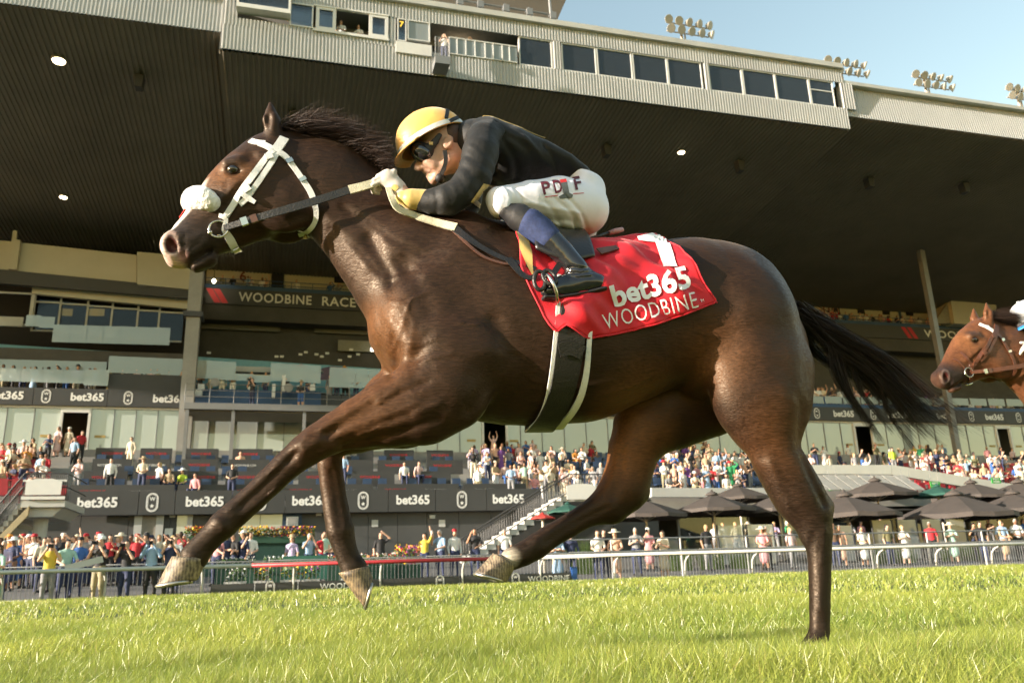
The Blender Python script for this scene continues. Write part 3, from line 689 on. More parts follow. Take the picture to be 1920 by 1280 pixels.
# mural wall (blue with purple hills) as shaped panels
MB_ = mat('mural_blue', (.16, .36, .45), .7, var=.1); MP = mat('mural_purple', (.12, .085, .14), .7, var=.35, vscale=1.2); MC = mat('mural_cream', (.50, .48, .38), .7, var=.1); MO = mat('mural_orange', (.55, .26, .05), .7); MRD = mat('mural_pink', (.42, .16, .16), .7)
MW = sroot('mural_wall', 'blue terrace wall painted with purple hills and orange sun behind glass', 'wall')
y = 54.5
def gp2(name, pts, y, th, m_, par): return gprism(name, pts, y, th, m_, par)
gp2('wall', [(-60, 641), (0, 645), (380, 669), (760, 694), (760, 745), (-60, 705)], y, .15, MB_, MW)
gp2('painted_band', [(-60, 662), (380, 685), (760, 706), (760, 720), (-60, 680)], y - .02, .012, MC, MW)
for pts, m_ in (([(0, 665), (14, 657), (30, 655), (44, 662), (46, 668), (0, 667)], MP), ([(150, 672), (165, 664), (180, 662), (205, 665), (215, 680), (200, 686), (150, 682)], MP), ([(596, 700), (604, 690), (622, 686), (646, 688), (666, 700), (668, 712), (600, 712)], MP), ([(178, 662), (190, 658), (196, 668), (184, 668)], MRD), ([(640, 690), (646, 684), (652, 690), (650, 696), (642, 696)], MO), ([(556, 684), (566, 682), (572, 690), (558, 690)], MRD)):
    gp2('painted_shape', pts, y - .04, .012, m_, MW)
# dark raked seating behind the mural, front edge strip
for k in range(6):
    mb = MB(); mb.box(X0, 55 + .7 * k, 12.6 + .42 * k, X1, 55.7 + .7 * k, 13.05 + .42 * k); part('upper_step', DARKI, mb)
for u, v in ((350, 663), (388, 661), (515, 668), (525, 668), (600, 668), (610, 662), (634, 675), (652, 668), (668, 664), (570, 660), (590, 664), (655, 655), (560, 664)): gbox('place_card', u, v - 2, u + 7, v + 2, 56.0, .05, FRAMEW)
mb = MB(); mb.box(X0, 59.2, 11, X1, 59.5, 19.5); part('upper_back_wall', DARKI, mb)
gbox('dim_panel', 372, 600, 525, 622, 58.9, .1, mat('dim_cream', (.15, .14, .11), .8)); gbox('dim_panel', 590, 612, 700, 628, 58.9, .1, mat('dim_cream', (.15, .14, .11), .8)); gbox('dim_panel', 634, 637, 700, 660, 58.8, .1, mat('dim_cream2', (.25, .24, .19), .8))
for u, v, w_ in ((432, 586, 13), (457, 587, 13), (700, 655, 10)): gbox('strip_lamp', u - w_ / 2, v - 3, u + w_ / 2, v + 3, 58.0, .1, mat('lit_white', (1, 1, .9), .5, var=0, emit=(1, .95, .8), estr=2.6))
# gallery band with the racecourse name, and the cream wall over it
RDB = 57.7
mb = MB(); a, _ = gx(378, 555, RDB); mb.box(a, RDB, 19.42, X1, RDB + .3, 20.58); part('gallery_band', CHAR, mb)
mb = MB(); mb.box(a, RDB + .1, 18.3, X1, RDB + 1.2, 19.40); part('gallery_beam', DARKI, mb)
x0_, _ = gx(447, 560, RDB - .01); x1_, _ = gx(584, 568, RDB - .01); flat_text('WOODBINE', x0_, 19.68, .70, RDB - .012, GS, LETW, x1_ - x0_, .016, 1.1)
x0_, _ = gx(604, 565, RDB - .01); x1_, _ = gx(752, 575, RDB - .01); flat_text('RACETRACK', x0_, 19.68, .70, RDB - .012, GS, LETW, x1_ - x0_, .016, 1.1)
x0_, _ = gx(1732, 620, RDB - .01); x1_, _ = gx(1858, 628, RDB - .01); flat_text('WOODBINE', x0_, 19.68, .70, RDB - .012, GS, LETW, x1_ - x0_, .016, 1.1)
for u in (385, 399, 1690, 1701): x_, _ = gx(u, 555 if u < 900 else 618, RDB - .01); mb = MB(); mb.prism([(x_, 20.52), (x_ + .42, 20.52), (x_ + 1.05, 19.5), (x_ + .63, 19.5)], RDB - .014, RDB - .006, 'y'); part('red_slash', LETR, mb)
mb = MB(); mb.box(a, 60.0, 20.4, X1, 60.3, 23.2); part('gallery_wall', CREAM, mb)
mb = MB(); mb.box(a, RDB + .3, 20.3, X1, 60.0, 20.45); part('gallery_floor', DARKI, mb)
mb = MB(); mb.box(a, RDB + .35, 20.5, X1, RDB + .4, 21.0); part('gallery_parapet', BLUEP, mb)
mb = MB()
for z_ in (21.15, 21.45): mb.tube([(a, RDB + .4, z_), (X1, RDB + .4, z_)], .03, 5)
x_ = a
while x_ < 60: mb.tube([(x_, RDB + .4, 20.9), (x_, RDB + .4, 21.45)], .025, 5); x_ += 1.5
part('gallery_railing', BLUEP, mb)
for u0, v0, u1, v1 in ((510, 505, 531, 543), (627, 515, 652, 531), (468, 496, 486, 508), (1511, 568, 1527, 582), (1559, 571, 1575, 585), (1607, 574, 1622, 588), (1654, 577, 1669, 590), (1698, 580, 1713, 592)): gbox('dark_window', u0, v0, u1, v1, 59.9, .06, mat('dark_pane', (.012, .012, .014), .3, var=0))
for u0, u1 in ((1495, 1503), (1684, 1693)): gbox('blue_pilaster', u0, 560, u1, 605, 59.7, .25, BLUEP)
for t_, u, v in (('6', 449, 526), ('11', 1545, 590)): x_, z_ = gx(u, v, 59.85); flat_text(t_, x_, z_, .75, 59.85, GS, mat('maroon_letter', (.16, .03, .03), .7), None, .02)
gprism('stair_block', [(1782, 560), (1868, 572), (1868, 612), (1790, 606)], 57.0, 2.5, CREAM)
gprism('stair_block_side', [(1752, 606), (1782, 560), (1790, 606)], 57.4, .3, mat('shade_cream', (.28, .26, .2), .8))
# left block: cream fascia, dark band, framed windows
LB = 53.0
gp2('cream_fascia', [(-80, 442), (256, 478), (256, 533), (-80, 500)], LB, .4, CREAM, GS); gp2('cream_fascia', [(257, 472), (362, 481), (362, 543), (257, 533)], LB - .3, .4, CREAM, GS)
gp2('pilaster', [(22, 448), (38, 450), (31, 505), (15, 503)], LB - .3, .3, CREAM, GS); gp2('pilaster', [(24, 432), (32, 432), (30, 452), (22, 450)], LB - .2, .2, CREAM, GS)
gp2('dark_fascia', [(-80, 497), (362, 540), (362, 560), (-80, 524)], LB - .1, .3, CHAR, GS)
gp2('cream_beam', [(60, 536), (362, 560), (362, 580), (60, 550)], LB + .5, .3, CREAM, GS)
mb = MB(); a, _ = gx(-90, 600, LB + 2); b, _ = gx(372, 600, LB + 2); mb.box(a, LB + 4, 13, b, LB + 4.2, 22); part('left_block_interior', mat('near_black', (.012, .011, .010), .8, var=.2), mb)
for u0, u1 in ((66, 112), (114, 162), (165, 209), (211, 256), (259, 297), (299, 340)):
    dv = (u0 - 66) * .083; a, zt_ = gx(u0, 548 + dv, LB + 1); b, zb_ = gx(u1, 622 + dv, LB + 1); zm = zt_ - (zt_ - zb_) * .24
    fr = MB(); fr.box(a, LB + 1, zb_, a + .11, LB + 1.15, zt_); fr.box(a + .11, LB + 1, zm - .05, b, LB + 1.12, zm + .05); fr.box(a + .11, LB + 1, zb_, b, LB + 1.12, zb_ + .08); f = part('window', PALEC, fr)
    g_ = MB(); g_.box(a + .11, LB + 1.05, zb_, b, LB + 1.07, zt_); g_.build('pane', glass_mat('dim_glazing', (.10, .11, .12), (.02, .02, .02), .85) if 'dimg' not in MATS else MATS['dimg'], f); MATS['dimg'] = g_ and f.children[0].data.materials[0]
for u in (125, 185, 175): gbox('lit_screen', u - 12, 578, u + 10, 592, LB + 2, .05, mat('dim_yellow', (.3, .2, .05), .5, emit=(.6, .4, .1), estr=.25))
a, zt_ = gx(-30, 527, LB + .6); b, zb_ = gx(58, 612, LB + .6); fr = MB(); fr.box(a, LB + .6, zb_, b, LB + .75, zb_ + .15); fr.box(b - .2, LB + .6, zb_, b, LB + .75, zt_); fr.box(a, LB + .6, zt_ - .7, b, LB + .7, zt_ - .6); part('window', PALEC, fr)
gbox('spandrel', -60, 590, 42, 612, LB + .5, .1, PALEC)
balustrade(50, 102, 590, 612, LB - .4, 2); balustrade(101, 318, 608, 642, LB - 1.0, 7)
mb = MB(); a, z_ = gx(-60, 620, LB - .8); b, _ = gx(350, 650, LB - .8); mb.box(a, LB - 1.0, 13.2, b, LB + 1.2, 14.2); part('balcony_slab', DARKI, mb)
# columns
def column(ub, vb, y, z0, z1, r_, collar):
    x_, _ = gx(ub, vb, y); mb = MB(); mb.box(x_ - r_, y - r_, z0, x_ + r_, y + r_, z1); o = part('column', GREYC, mb)
    if collar: c = MB(); c.box(x_ - r_ * 1.5, y - r_ * 1.5, collar, x_ + r_ * 1.5, y + r_ * 1.5, collar + .3); c.build('collar', CHAR, o)
zc = gx(358, 597, 48.5)[1]; column(363, 600, 48.5, 5, 23.6, .36, zc)
xp, _ = gx(1764, 673, 48.0); mb = MB(); mb.box(xp - .24, 47.8, 5, xp + .02, 48.2, 23.4); mb.box(xp + .06, 47.85, 5, xp + .22, 48.15, 23.4); part('column', STEELG, mb)
# camera deck in the middle left, on thin posts
DK = sroot('camera_deck', 'steel camera deck with blue back wall standing over the dining boxes', 'platform')
y = 46.5; a, zt_ = gx(347, 742, y); b, zb_ = gx(700, 757, y)
zf = gx(500, 757, y)[1]
mb = MB(); mb.box(a, y, zf - .35, b, y + 3.2, zf); mb.build('deck', FRAMEG, DK)
mb = MB(); mb.box(a, y + .3, zf - .42, b, y + 3.2, zf - .36); mb.build('soffit', mat('deck_soffit', (.20, .18, .13), .8, var=.1), DK)
mb = MB(); mb.box(a, y + 3.0, zf, gx(602, 740, y + 3)[0], y + 3.15, zf + 1.45); mb.build('back_wall', BLUEP, DK)
rl = MB()
for z_ in (.35, .7, 1.05): rl.tube([(a, y + .05, zf + z_), (b, y + .05, zf + z_)], .02, 5)
x_ = a
while x_ <= b: rl.tube([(x_, y + .05, zf), (x_, y + .05, zf + 1.05)], .022, 5); x_ += 1.25
rl.build('railing', FRAMEG, DK)
for u in (349, 436, 570, 648): x_, _ = gx(u, 800, y + .2); p_ = MB(); p_.box(x_ - .09, y + .1, 5.0, x_ + .09, y + .28, zf - .35); p_.build('post', FRAMEG, DK)
for u, v, w_, h_ in ((377, 724, 12, 11), (513, 732, 5, 25), (532, 718, 5, 30), (586, 726, 9, 12), (367, 735, 22, 12), (560, 728, 7, 12)): gbox('equipment_box', u - w_ / 2, v - h_ / 2, u + w_ / 2, v + h_ / 2, y + 2.2, .4, FRAMEW, DK)
for u, v in ((541, 726), (403, 716)): x_, z_ = gx(u, v, y + 2.0); mb = MB(); mb.lathe([(.05, 0), (.26, .02), (.26, .08), (.05, .12)], (x_, y + 2.0, z_), 14, 'y'); mb.build('fan', GREYC, DK)
# ---- middle stair with railings, left stair with landing
SC = sroot('terrace_stairs', 'black-railed concrete stairs rising beside the right end of the dark band', 'stairs')
nS = 14; xS0, zS0 = gx(868, 1046, 38.0); xS1, zS1 = gx(1066, 930, 38.0); zS0 = apron_z(38)
for i in range(nS):
    xa_ = xS0 + (xS1 - xS0) * i / nS; xb_ = xS0 + (xS1 - xS0) * (i + 1) / nS; zt_ = zS0 + (zS1 - zS0) * (i + 1) / nS
    mb = MB(); mb.box(xa_, 37.9, zt_ - .26, xb_ + .05, 40.0, zt_); mb.build('step', PALEC, SC)
mb = MB(); mb.add([(xS0, 38.0, zS0 - .1), (xS1, 38.0, zS1 - .45), (xS1, 38.0, zS1 - .12), (xS0 + .4, 38.0, zS0 + .1), (xS0, 39.9, zS0 - .1), (xS1, 39.9, zS1 - .45), (xS1, 39.9, zS1 - .12), (xS0 + .4, 39.9, zS0 + .1)], [(0, 1, 2, 3), (7, 6, 5, 4), (0, 4, 5, 1), (3, 2, 6, 7)]); mb.build('stringer', CHAR, SC)
for y_ in (37.85, 40.05):
    mb = MB(); mb.tube([(xS0, y_, zS0 + 1.0), (xS1, y_, zS1 + 1.0)], .035, 6); mb.tube([(xS0, y_, zS0 + .25), (xS1, y_, zS1 + .2)], .025, 6)
    for i in range(44): f = i / 43; x_ = xS0 + (xS1 - xS0) * f; z_ = zS0 + (zS1 - zS0) * f; mb.tube([(x_, y_, z_ + .2), (x_, y_, z_ + 1.0)], .014, 4)
    mb.build('railing', CHAR, SC)
mb = MB(); mb.box(xS1, 37.9, zS1 - .25, xS1 + 3.4, 40.2, zS1 - .02); mb.build('landing', PALEC, SC)
mb = MB()
for i in range(30): x_ = xS1 + i * .115; mb.tube([(x_, 37.95, zS1), (x_, 37.95, zS1 + 1.05)], .014, 4)
mb.tube([(xS1, 37.95, zS1 + 1.05), (xS1 + 3.4, 37.95, zS1 + 1.05)], .035, 6); mb.build('railing', CHAR, SC)
mb = MB(); x_, z_ = gx(1090, 918, 37.8); mb.prism([(x_ - .75, z_ - .45), (x_ + .75, z_ - .45), (x_ + .75, z_ + .2), (x_ + .35, z_ + .30), (x_ - .35, z_ + .30), (x_ - .75, z_ + .2)], 37.80, 37.84, 'y'); mb.build('notice_board', FRAMEW, SC)
LS = sroot('side_stairs', 'pale concrete stairs with landing and white notice board at the far left', 'stairs')
y = 35.5; a, z_ = gx(40, 938, y); b, _ = gx(122, 940, y)
mb = MB(); mb.box(a, y, z_ - .25, b, y + 3.5, z_); mb.prism([(a + .2, z_ - .25), (b - .1, z_ - .25), (b - .45, z_ - .6), (a + .2, z_ - .6)], y + .2, y + 3.2, 'y'); mb.build('landing', PALEC, LS)
x2, _ = gx(-60, 1010, y); z2 = z_ - 2.5
for i in range(12):
    f0, f1 = i / 12, (i + 1) / 12; mb = MB(); mb.box(a + (x2 - a) * f1, y + .1, z_ + (z2 - z_) * f1 - .1, a + (x2 - a) * f0 + .03, y + 3.4, z_ + (z2 - z_) * f1 + .1); mb.build('step', PALEC, LS)
mb = MB(); mb.prism([(x2, z2 - .5), (a + .3, z_ - .55), (a + .3, z_ - .2), (x2, z2 - .1)], y - .06, y + .08, 'y'); mb.build('stringer', mat('yellowish_stringer', (.42, .34, .2), .7), LS)
c_, _ = gx(75, 990, y + 1.2); mb = MB(); mb.tube([(c_, y + 1.2, .6), (c_, y + 1.2, z_ - .55)], .27, 12); mb.build('pillar', PALEC, LS)
mb = MB()
for zz in (.5, 1.02): mb.tube([(a, y, z_ + zz), (b, y, z_ + zz), (b, y + 3.4, z_ + zz)], .03, 6); mb.tube([(a, y, z_ + zz), (x2, y, z2 + zz)], .03, 6)
for i in range(24): x_ = a + (b - a) * i / 23; mb.tube([(x_, y, z_), (x_, y, z_ + 1.02)], .013, 4)
for i in range(40): f = i / 39; mb.tube([(a + (x2 - a) * f, y, z_ + (z2 - z_) * f), (a + (x2 - a) * f, y, z_ + (z2 - z_) * f + 1.02)], .013, 4)
mb.build('railing', CHAR, LS)
xm, zm = gx(82, 915, y - .1); mb = MB(); mb.prism([(xm - .62, zm - .25), (xm + .62, zm - .25), (xm + .62, zm + .26), (xm + .3, zm + .36), (xm - .3, zm + .36), (xm - .62, zm + .26)], y - .14, y - .1, 'y'); mb.box(a, y - .1, zm - .42, b, y - .04, zm - .30); mb.box(a, y - .1, zm + .26, b, y - .04, zm + .33); mb.build('notice_board', FRAMEW, LS)
gbox('poster', 15, 970, 66, 1000, LD + .15, .03, mat('navy_poster', (.012, .03, .045), .5, var=.5, vscale=2))

# ---- lamps and fittings under the roof
def soff_z(D, z0=ZB): return z0 + (ZR - z0) * (D - FD) / (RD2 + 1.5 - FD)
def soffit_pt(u, v, z0):
    d = ray(u, v); lo_, hi_ = 30.0, 62.0
    for _ in range(40):
        m_ = (lo_ + hi_) / 2; x_, z_ = gx(u, v, m_)
        if z_ > soff_z(m_, z0): hi_ = m_
        else: lo_ = m_
    return x_, m_, soff_z(m_, z0)
for i, (u, v, z0, ph_) in enumerate(((111, 110, ZB2, 'large bright round roof lamp near the upper left corner'), (119, 366, ZB2, 'round roof lamp at the dark back edge of the ceiling on the left'), (1277, 282, ZB, 'small round roof lamp above the saddle cloth side'))):
    x_, y_, z_ = soffit_pt(u, v, z0); r_ = root_ = sroot('roof_lamp', ph_, 'lamp', 'round lamps under the roof')
    mb = MB(); k_ = (1.0, .72, .66)[i]; mb.lathe([(.34 * k_, 0), (.36 * k_, -.10), (.33 * k_, -.16)], (x_, y_, z_ + .02), 16); mb.build('housing', FRAMEG, r_)
    mb = MB(); mb.lathe([(.28 * k_, -.165), (.27 * k_, -.19)], (x_, y_, z_ + .02), 16); mb.build('bulb', LAMPY, r_)
for i, (u, v, z0, ph_) in enumerate(((263, 138, ZB2, 'dark loudspeaker under the roof left of the horse head'), (551, 206, ZB, 'dark loudspeaker under the roof just above the mane'), (1136, 268, ZB, 'slim dark loudspeaker under the roof behind the jockey'), (1627, 330, ZB2, 'dark camera housing under the roof at the right'), (1385, 298, ZB, 'small dark fitting under the roof right of the jockey'), (1805, 340, ZB2, 'small dark fitting under the roof at the far right'))):
    x_, y_, z_ = soffit_pt(u, v, z0); r_ = sroot('roof_loudspeaker', ph_, 'loudspeaker', 'fittings hanging under the roof')
    mb = MB(); mb.tube([(x_, y_, z_ + .1), (x_, y_, z_ - .22)], .04, 6); mb.build('bracket', CHAR, r_)
    mb = MB(); mb.prism([(x_ - .22, z_ - .2), (x_ + .22, z_ - .2), (x_ + .16, z_ - .85), (x_ - .16, z_ - .85)], y_ - .25, y_ + .25, 'y'); mb.build('cabinet', CHAR, r_)
for i, (u, v) in enumerate(((378, 524), (401, 527))): x_, z_ = gx(u, v, 56.5); r_ = sroot('gallery_lamp', f'bright bare lamp on the gallery beside the grey column, {"left" if i == 0 else "right"} one of two', 'lamp', 'gallery lamps'); mb = MB(); mb.lathe([(.02, .16), (.10, .08), (.12, 0), (.08, -.10), (.02, -.14)], (x_, 56.5, z_), 10); mb.build('bulb', mat('lit_lamp2', (1, 1, .9), .5, var=0, emit=(1, .85, .55), estr=14), r_); mb = MB(); mb.tube([(x_, 56.5, z_ + .12), (x_, 56.5, z_ + .8)], .025, 6); mb.build('stem', CHAR, r_)

# ---- floodlights on the roof
LREF = mat('flood_reflector', (.24, .22, .17), .4, .3, var=.25, vscale=8); LCASE = mat('flood_casing', (.42, .38, .31), .5, var=.1); LPOLE = mat('flood_pole', (.50, .42, .32), .6)
fl = MB(); fl.lathe([(.05, .42), (.16, .38), (.30, .12), (.42, -.06), (.43, -.10), (.40, -.10)], (0, 0, 0), 16, 'y')
fcase = fl.mesh('casing', True); fcase.materials.append(LCASE)
fl = MB(); fl.lathe([(.39, -.085), (.30, -.05), (.1, .02), (.01, .03)], (0, 0, 0), 16, 'y'); flens = fl.mesh('reflector', True); flens.materials.append(LREF)
def flood(u, v, yb, name_, du=1.0):
    """a mast head of ten lamps; u,v: photo position of the foot"""
    x_, z_ = gx(u, v, yb); r_ = sroot('floodlight_mast', name_, 'floodlight', 'floodlight masts on the roof')
    mb = MB(); mb.tube([(x_, yb, z_ - .8), (x_, yb, z_ + 1.25)], .08, 8); mb.tube([(x_ + .26, yb, z_ - .8), (x_ + .2, yb, z_ + 1.1)], .05, 8); mb.build('pole', LPOLE, r_)
    mb = MB(); mb.box(x_ - .15, yb - .15, z_ - .3, x_ + .7, yb + .15, z_ - .1); mb.build('foot', LPOLE, r_)
    for row in (0, 1):
        zz = z_ + .52 + (1 - row) * .60; mb = MB(); mb.tube([(x_ - .95, yb - .05, zz), (x_ + 1.75, yb - .05, zz)], .04, 6); mb.build('crossbar', LPOLE, r_)
        for i in range(5):
            c = bpy.data.objects.new('lamp', fcase); link(c, r_); c.location = (x_ - .92 + .66 * i + .10 * row, yb - .32, zz); c.rotation_euler = (R(30 + rng.normal() * 5), 0, R(-4 + i * 13 + rng.normal() * 6)); c.scale = (.62, .62, .62)
            link(bpy.data.objects.new('reflector', flens), c)
flood(1279, 78, FD + 2.2, 'floodlight mast with ten lamps above the press box windows'); flood(1575, 152, FD + 2.0, 'floodlight mast at the step where the press box ends'); flood(1738, 177, FD + 2.0, 'floodlight mast on the low roof edge at the right'); flood(1912, 200, FD + 2.0, 'floodlight mast cut off at the right picture edge')
# ================================================================== THE LEADING HORSE
HP = Plane(2.95, R(12))
def hp(u, v, w=0.0): return HP.st(u, v, w)
def pair(u1, v1, u2, v2, w=0.0, q=0.7):
    a = hp(u1, v1, w); b = hp(u2, v2, w)
    return ((a + b) / 2, float(np.linalg.norm(a - b)) / 2, q)
def circ(u, v, r, w=0.0, q=0.7):
    a = hp(u, v, w); b = hp(u + r * 0.7071, v + r * 0.7071, w); c = hp(u - r * 0.7071, v - r * 0.7071, w)
    return (a, float(np.linalg.norm(b - c)) / 2, q)
def loc(p):  # field (s,t,w) -> object space
    p = np.asarray(p); return np.stack([p[..., 0], -p[..., 2], p[..., 1]], -1)

lo = np.minimum(hp(285, 1300), hp(285, 180)) + np.array([-0.05, 0, -0.42]); lo[1] = -0.02
hi = np.maximum(hp(1640, 180), hp(1640, 1250)) + np.array([0.05, 0.03, 0.42])
H = Field(lo, hi, 0.0075)

# trunk
H.chain([circ(868, 604, 160, 0, .60), circ(930, 603, 186, 0, .66), circ(1000, 616, 175, 0, .72), circ(1080, 622, 165, 0, .76), circ(1160, 606, 147, 0, .78),
         circ(1240, 586, 132, 0, .82), circ(1300, 580, 133, 0, .82), circ(1342, 602, 156, 0, .74), circ(1402, 660, 116, 0, .80)], 0.05)
# neck
H.chain([pair(575, 258, 530, 372, 0, .50), pair(622, 268, 545, 410, 0, .50), pair(665, 287, 566, 424, 0, .50), pair(700, 318, 592, 440, 0, .50), pair(738, 350, 618, 474, 0, .52), pair(782, 380, 654, 516, 0, .54),
         pair(818, 396, 678, 548, 0, .56), pair(850, 406, 697, 578, 0, .58), pair(884, 414, 706, 606, 0, .62), pair(920, 418, 712, 650, 0, .64)], 0.05)
# head
HEADQ = [pair(500, 252, 556, 320, 0, .62), pair(470, 263, 560, 378, 0, .62), pair(439, 291, 538, 418, 0, .60), pair(420, 312, 508, 440, 0, .56), pair(402, 338, 474, 452, 0, .54),
         pair(386, 360, 444, 462, 0, .54), pair(362, 391, 418, 472, 0, .60), pair(338, 416, 394, 480, 0, .72), pair(322, 436, 376, 486, 0, .82), pair(314, 452, 352, 488, 0, .92)]
H.chain(HEADQ, 0.03)
def hw(u, v, w, sd=1):
    """a point of the near side (measured at offset w), or its mirror image on the far side"""
    p = hp(u, v, w).copy(); p[2] = sd * w; return p
for sd in (1, -1):
    H.add_ell(hw(534, 385, .05, sd), (.108, .108, .046), None, .03)                                   # cheek (jaw)
    H.cap(hw(424, 306, .078, sd), hw(446, 302, .082, sd), .012, .014, 1, 1, .04)                      # brow over the eye
    H.cap(hw(440, 350, .072, sd), hw(398, 396, .050, sd), .012, .008, 1, 1, .03)                      # facial crest
    H.press([hw(500, 310, .090, sd), hw(515, 360, .095, sd)], -.004, .02)
    H.cut_ell(hw(438, 319, .096, sd), (.024, .019, .016), None, .014)                                 # eye socket
    H.press([hw(420, 330, .08, sd), hw(438, 334, .088, sd), hw(456, 326, .088, sd)], .004, .007)      # lower lid
    H.press([hw(420, 316, .08, sd), hw(436, 307, .088, sd), hw(456, 312, .088, sd)], .005, .007)      # upper lid
    H.press([hw(470, 296, .086, sd)], -.008, .024)                                                    # hollow above the eye
    H.press([hw(462, 345, .085, sd), hw(448, 372, .078, sd), hw(430, 395, .07, sd)], -.005, .012)
    # nostril: raised rim, hollow
    H.add_ell(hw(324, 458, .036, sd), (.044, .052, .026), None, .018)
    a_ = R(-25); rot_ = [(math.cos(a_), math.sin(a_), 0), (-math.sin(a_), math.cos(a_), 0), (0, 0, 1)]
    H.cut_ell(hw(321, 459, .068, sd), (.021, .036, .034), rot_, .006)
    H.press([hw(340, 446, .05, sd), hw(342, 462, .052, sd), hw(334, 478, .05, sd)], -.006, .008)
    # mouth line
    H.press([hw(324, 498, .035, sd), hw(340, 497, .042, sd), hw(352, 488, .05, sd), hw(372, 476, .055, sd), hw(392, 458, .058, sd)], -.013, .007)
    H.press([hw(345, 482, .05, sd), hw(370, 468, .055, sd)], .004, .010)
    H.press([hw(362, 436, .055, sd), hw(384, 424, .06, sd), hw(398, 406, .06, sd)], -.003, .014)
    # ear
    H.chain([(hw(514, 256, .055, sd), .026, 1), (hw(509, 226, .062, sd), .034, .8), (hw(506, 189, .058, sd), .004, .8)], .02)
    H.cut_ell(hw(502, 224, .088, sd), (.013, .052, .018), None, .008)
# lips and chin
H.cap(hp(326, 489), hp(340, 492), .024, .022, 1.25, 1.25, .02)
H.cap(hp(368, 494), hp(392, 486), .031, .030, .95, .95, .012)
H.cap(hp(354, 495), hp(372, 493), .016, .024, 1.1, 1.0, .010)

# shoulder, chest
for sd in (1, -1):
    H.add_ell(np.append(hp(745, 600)[:2], sd * .075), (.085, .16, .095), None, .05)                    # breast
    H.add_ell(np.append(hp(800, 640)[:2], sd * .15), (.13, .20, .085), None, .08)                      # shoulder
    H.add_ell(np.append(hp(860, 690)[:2], sd * .17), (.15, .12, .085), None, .08)                      # triceps
    H.add_ell(np.append(hp(870, 520)[:2], sd * .12), (.10, .20, .075), None, .08)                      # shoulder blade
    H.add_ell(np.append(hp(1378, 622)[:2], sd * .13), (.17, .19, .13), None, .07)                      # haunch
    H.add_ell(np.append(hp(1374, 706)[:2], sd * .16), (.10, .14, .09), None, .06)                      # stifle

NW, FW = .135, -.115
# near foreleg, reaching forward
def leg(stn, w, k=.03): H.chain([pair(*s[:4], (s[5] if len(s) > 5 else w), s[4]) for s in stn], k)
leg([(790, 650, 880, 800, .62, .16), (740, 688, 842, 816, .62, .15), (694, 720, 770, 826, .70, .14), (648, 752, 700, 834, .82, .135), (612, 777, 655, 840, .92), (578, 800, 618, 854, .98), (552, 821, 590, 870, 1.0), (520, 852, 552, 893, .90),
     (490, 882, 524, 920, .80), (452, 920, 490, 953, .78), (424, 944, 462, 978, .84), (400, 964, 436, 1003, .95), (382, 987, 416, 1018, .92), (352, 1020, 398, 1036, .86), (338, 1036, 394, 1046, .86)], NW)
# far foreleg, folding
leg([(790, 650, 880, 800, .62, -.15), (710, 700, 800, 826, .66, -.13), (640, 766, 700, 838, .8, -.12), (600, 806, 646, 850, 1.0), (594, 846, 641, 846, .95), (595, 872, 642, 868, .85), (600, 905, 646, 908, .75), (606, 948, 653, 956, .80), (612, 990, 664, 998, .92),
     (624, 1024, 668, 1026, .9), (634, 1056, 676, 1044, .85), (638, 1070, 688, 1058, .85)], FW)
# near hind leg, on the ground
leg([(1322, 690, 1521, 690, .62, .13), (1336, 740, 1517, 740, .62, .14), (1362, 780, 1503, 778, .66, .14), (1388, 815, 1496, 806, .74, .14), (1411, 855, 1499, 850, .80, .14), (1432, 890, 1519, 886, .80), (1456, 930, 1543, 926, .78), (1482, 966, 1556, 952, .78), (1500, 1003, 1557, 990, .80),
     (1514, 1040, 1557, 1036, .86), (1518, 1090, 1556, 1090, .84), (1519, 1140, 1555, 1140, .86), (1520, 1182, 1554, 1182, .9), (1512, 1204, 1551, 1204, .95), (1500, 1218, 1544, 1220, .95)], .14)
H.cap(hp(1551, 946, .14), hp(1530, 925, .14), .022, .016, .8, .8, .03)
# far hind leg, swinging forward
leg([(1300, 640, 1480, 690, .62, -.10), (1240, 700, 1400, 760, .60, -.13), (1184, 742, 1330, 784, .62, -.14), (1152, 790, 1266, 812, .70, -.14), (1143, 838, 1234, 846, .80), (1138, 880, 1222, 880, .80), (1126, 914, 1212, 918, .80), (1108, 938, 1180, 950, .80),
     (1080, 956, 1122, 972, .85), (1048, 973, 1082, 999, .84), (1016, 991, 1052, 1016, .84), (990, 1006, 1024, 1040, .95), (968, 1020, 998, 1054, .92), (944, 1032, 975, 1062, .90)], -.14)
H.cap(hp(1206, 925, -.14), hp(1190, 900, -.14), .020, .016, .8, .8, .03)

# furrows and ridges of the muscles on both sides (real relief, object space)
def furrow(pts, w, amp, sig):
    for sd in (1, -1): H.press([np.append(hp(u, v)[:2], sd * ww) for (u, v), ww in zip(pts, w if isinstance(w, (list, tuple)) else [w] * len(pts))], amp, sig)
furrow([(690, 470), (730, 540), (742, 600), (738, 665), (728, 706)], [.10, .13, .15, .15, .13], -.016, .026)
furrow([(752, 520), (790, 600), (800, 660), (770, 700)], [.17, .20, .215, .21], -.012, .030)
furrow([(775, 560), (735, 625), (760, 680)], [.17, .19, .2], .010, .030)
furrow([(905, 640), (935, 700), (900, 755), (862, 790)], [.25, .25, .24, .22], -.014, .030)
furrow([(800, 650), (850, 700), (900, 690)], [.23, .25, .25], .006, .04)
furrow([(645, 410), (700, 470), (760, 540)], [.085, .11, .15], -.008, .022)
furrow([(700, 370), (770, 440), (850, 480)], [.10, .13, .16], -.007, .03)
furrow([(590, 400), (640, 450), (690, 520)], [.08, .085, .10], .007, .022)
furrow([(1308, 560), (1318, 620), (1310, 690)], [.27, .27, .27], -.016, .035)
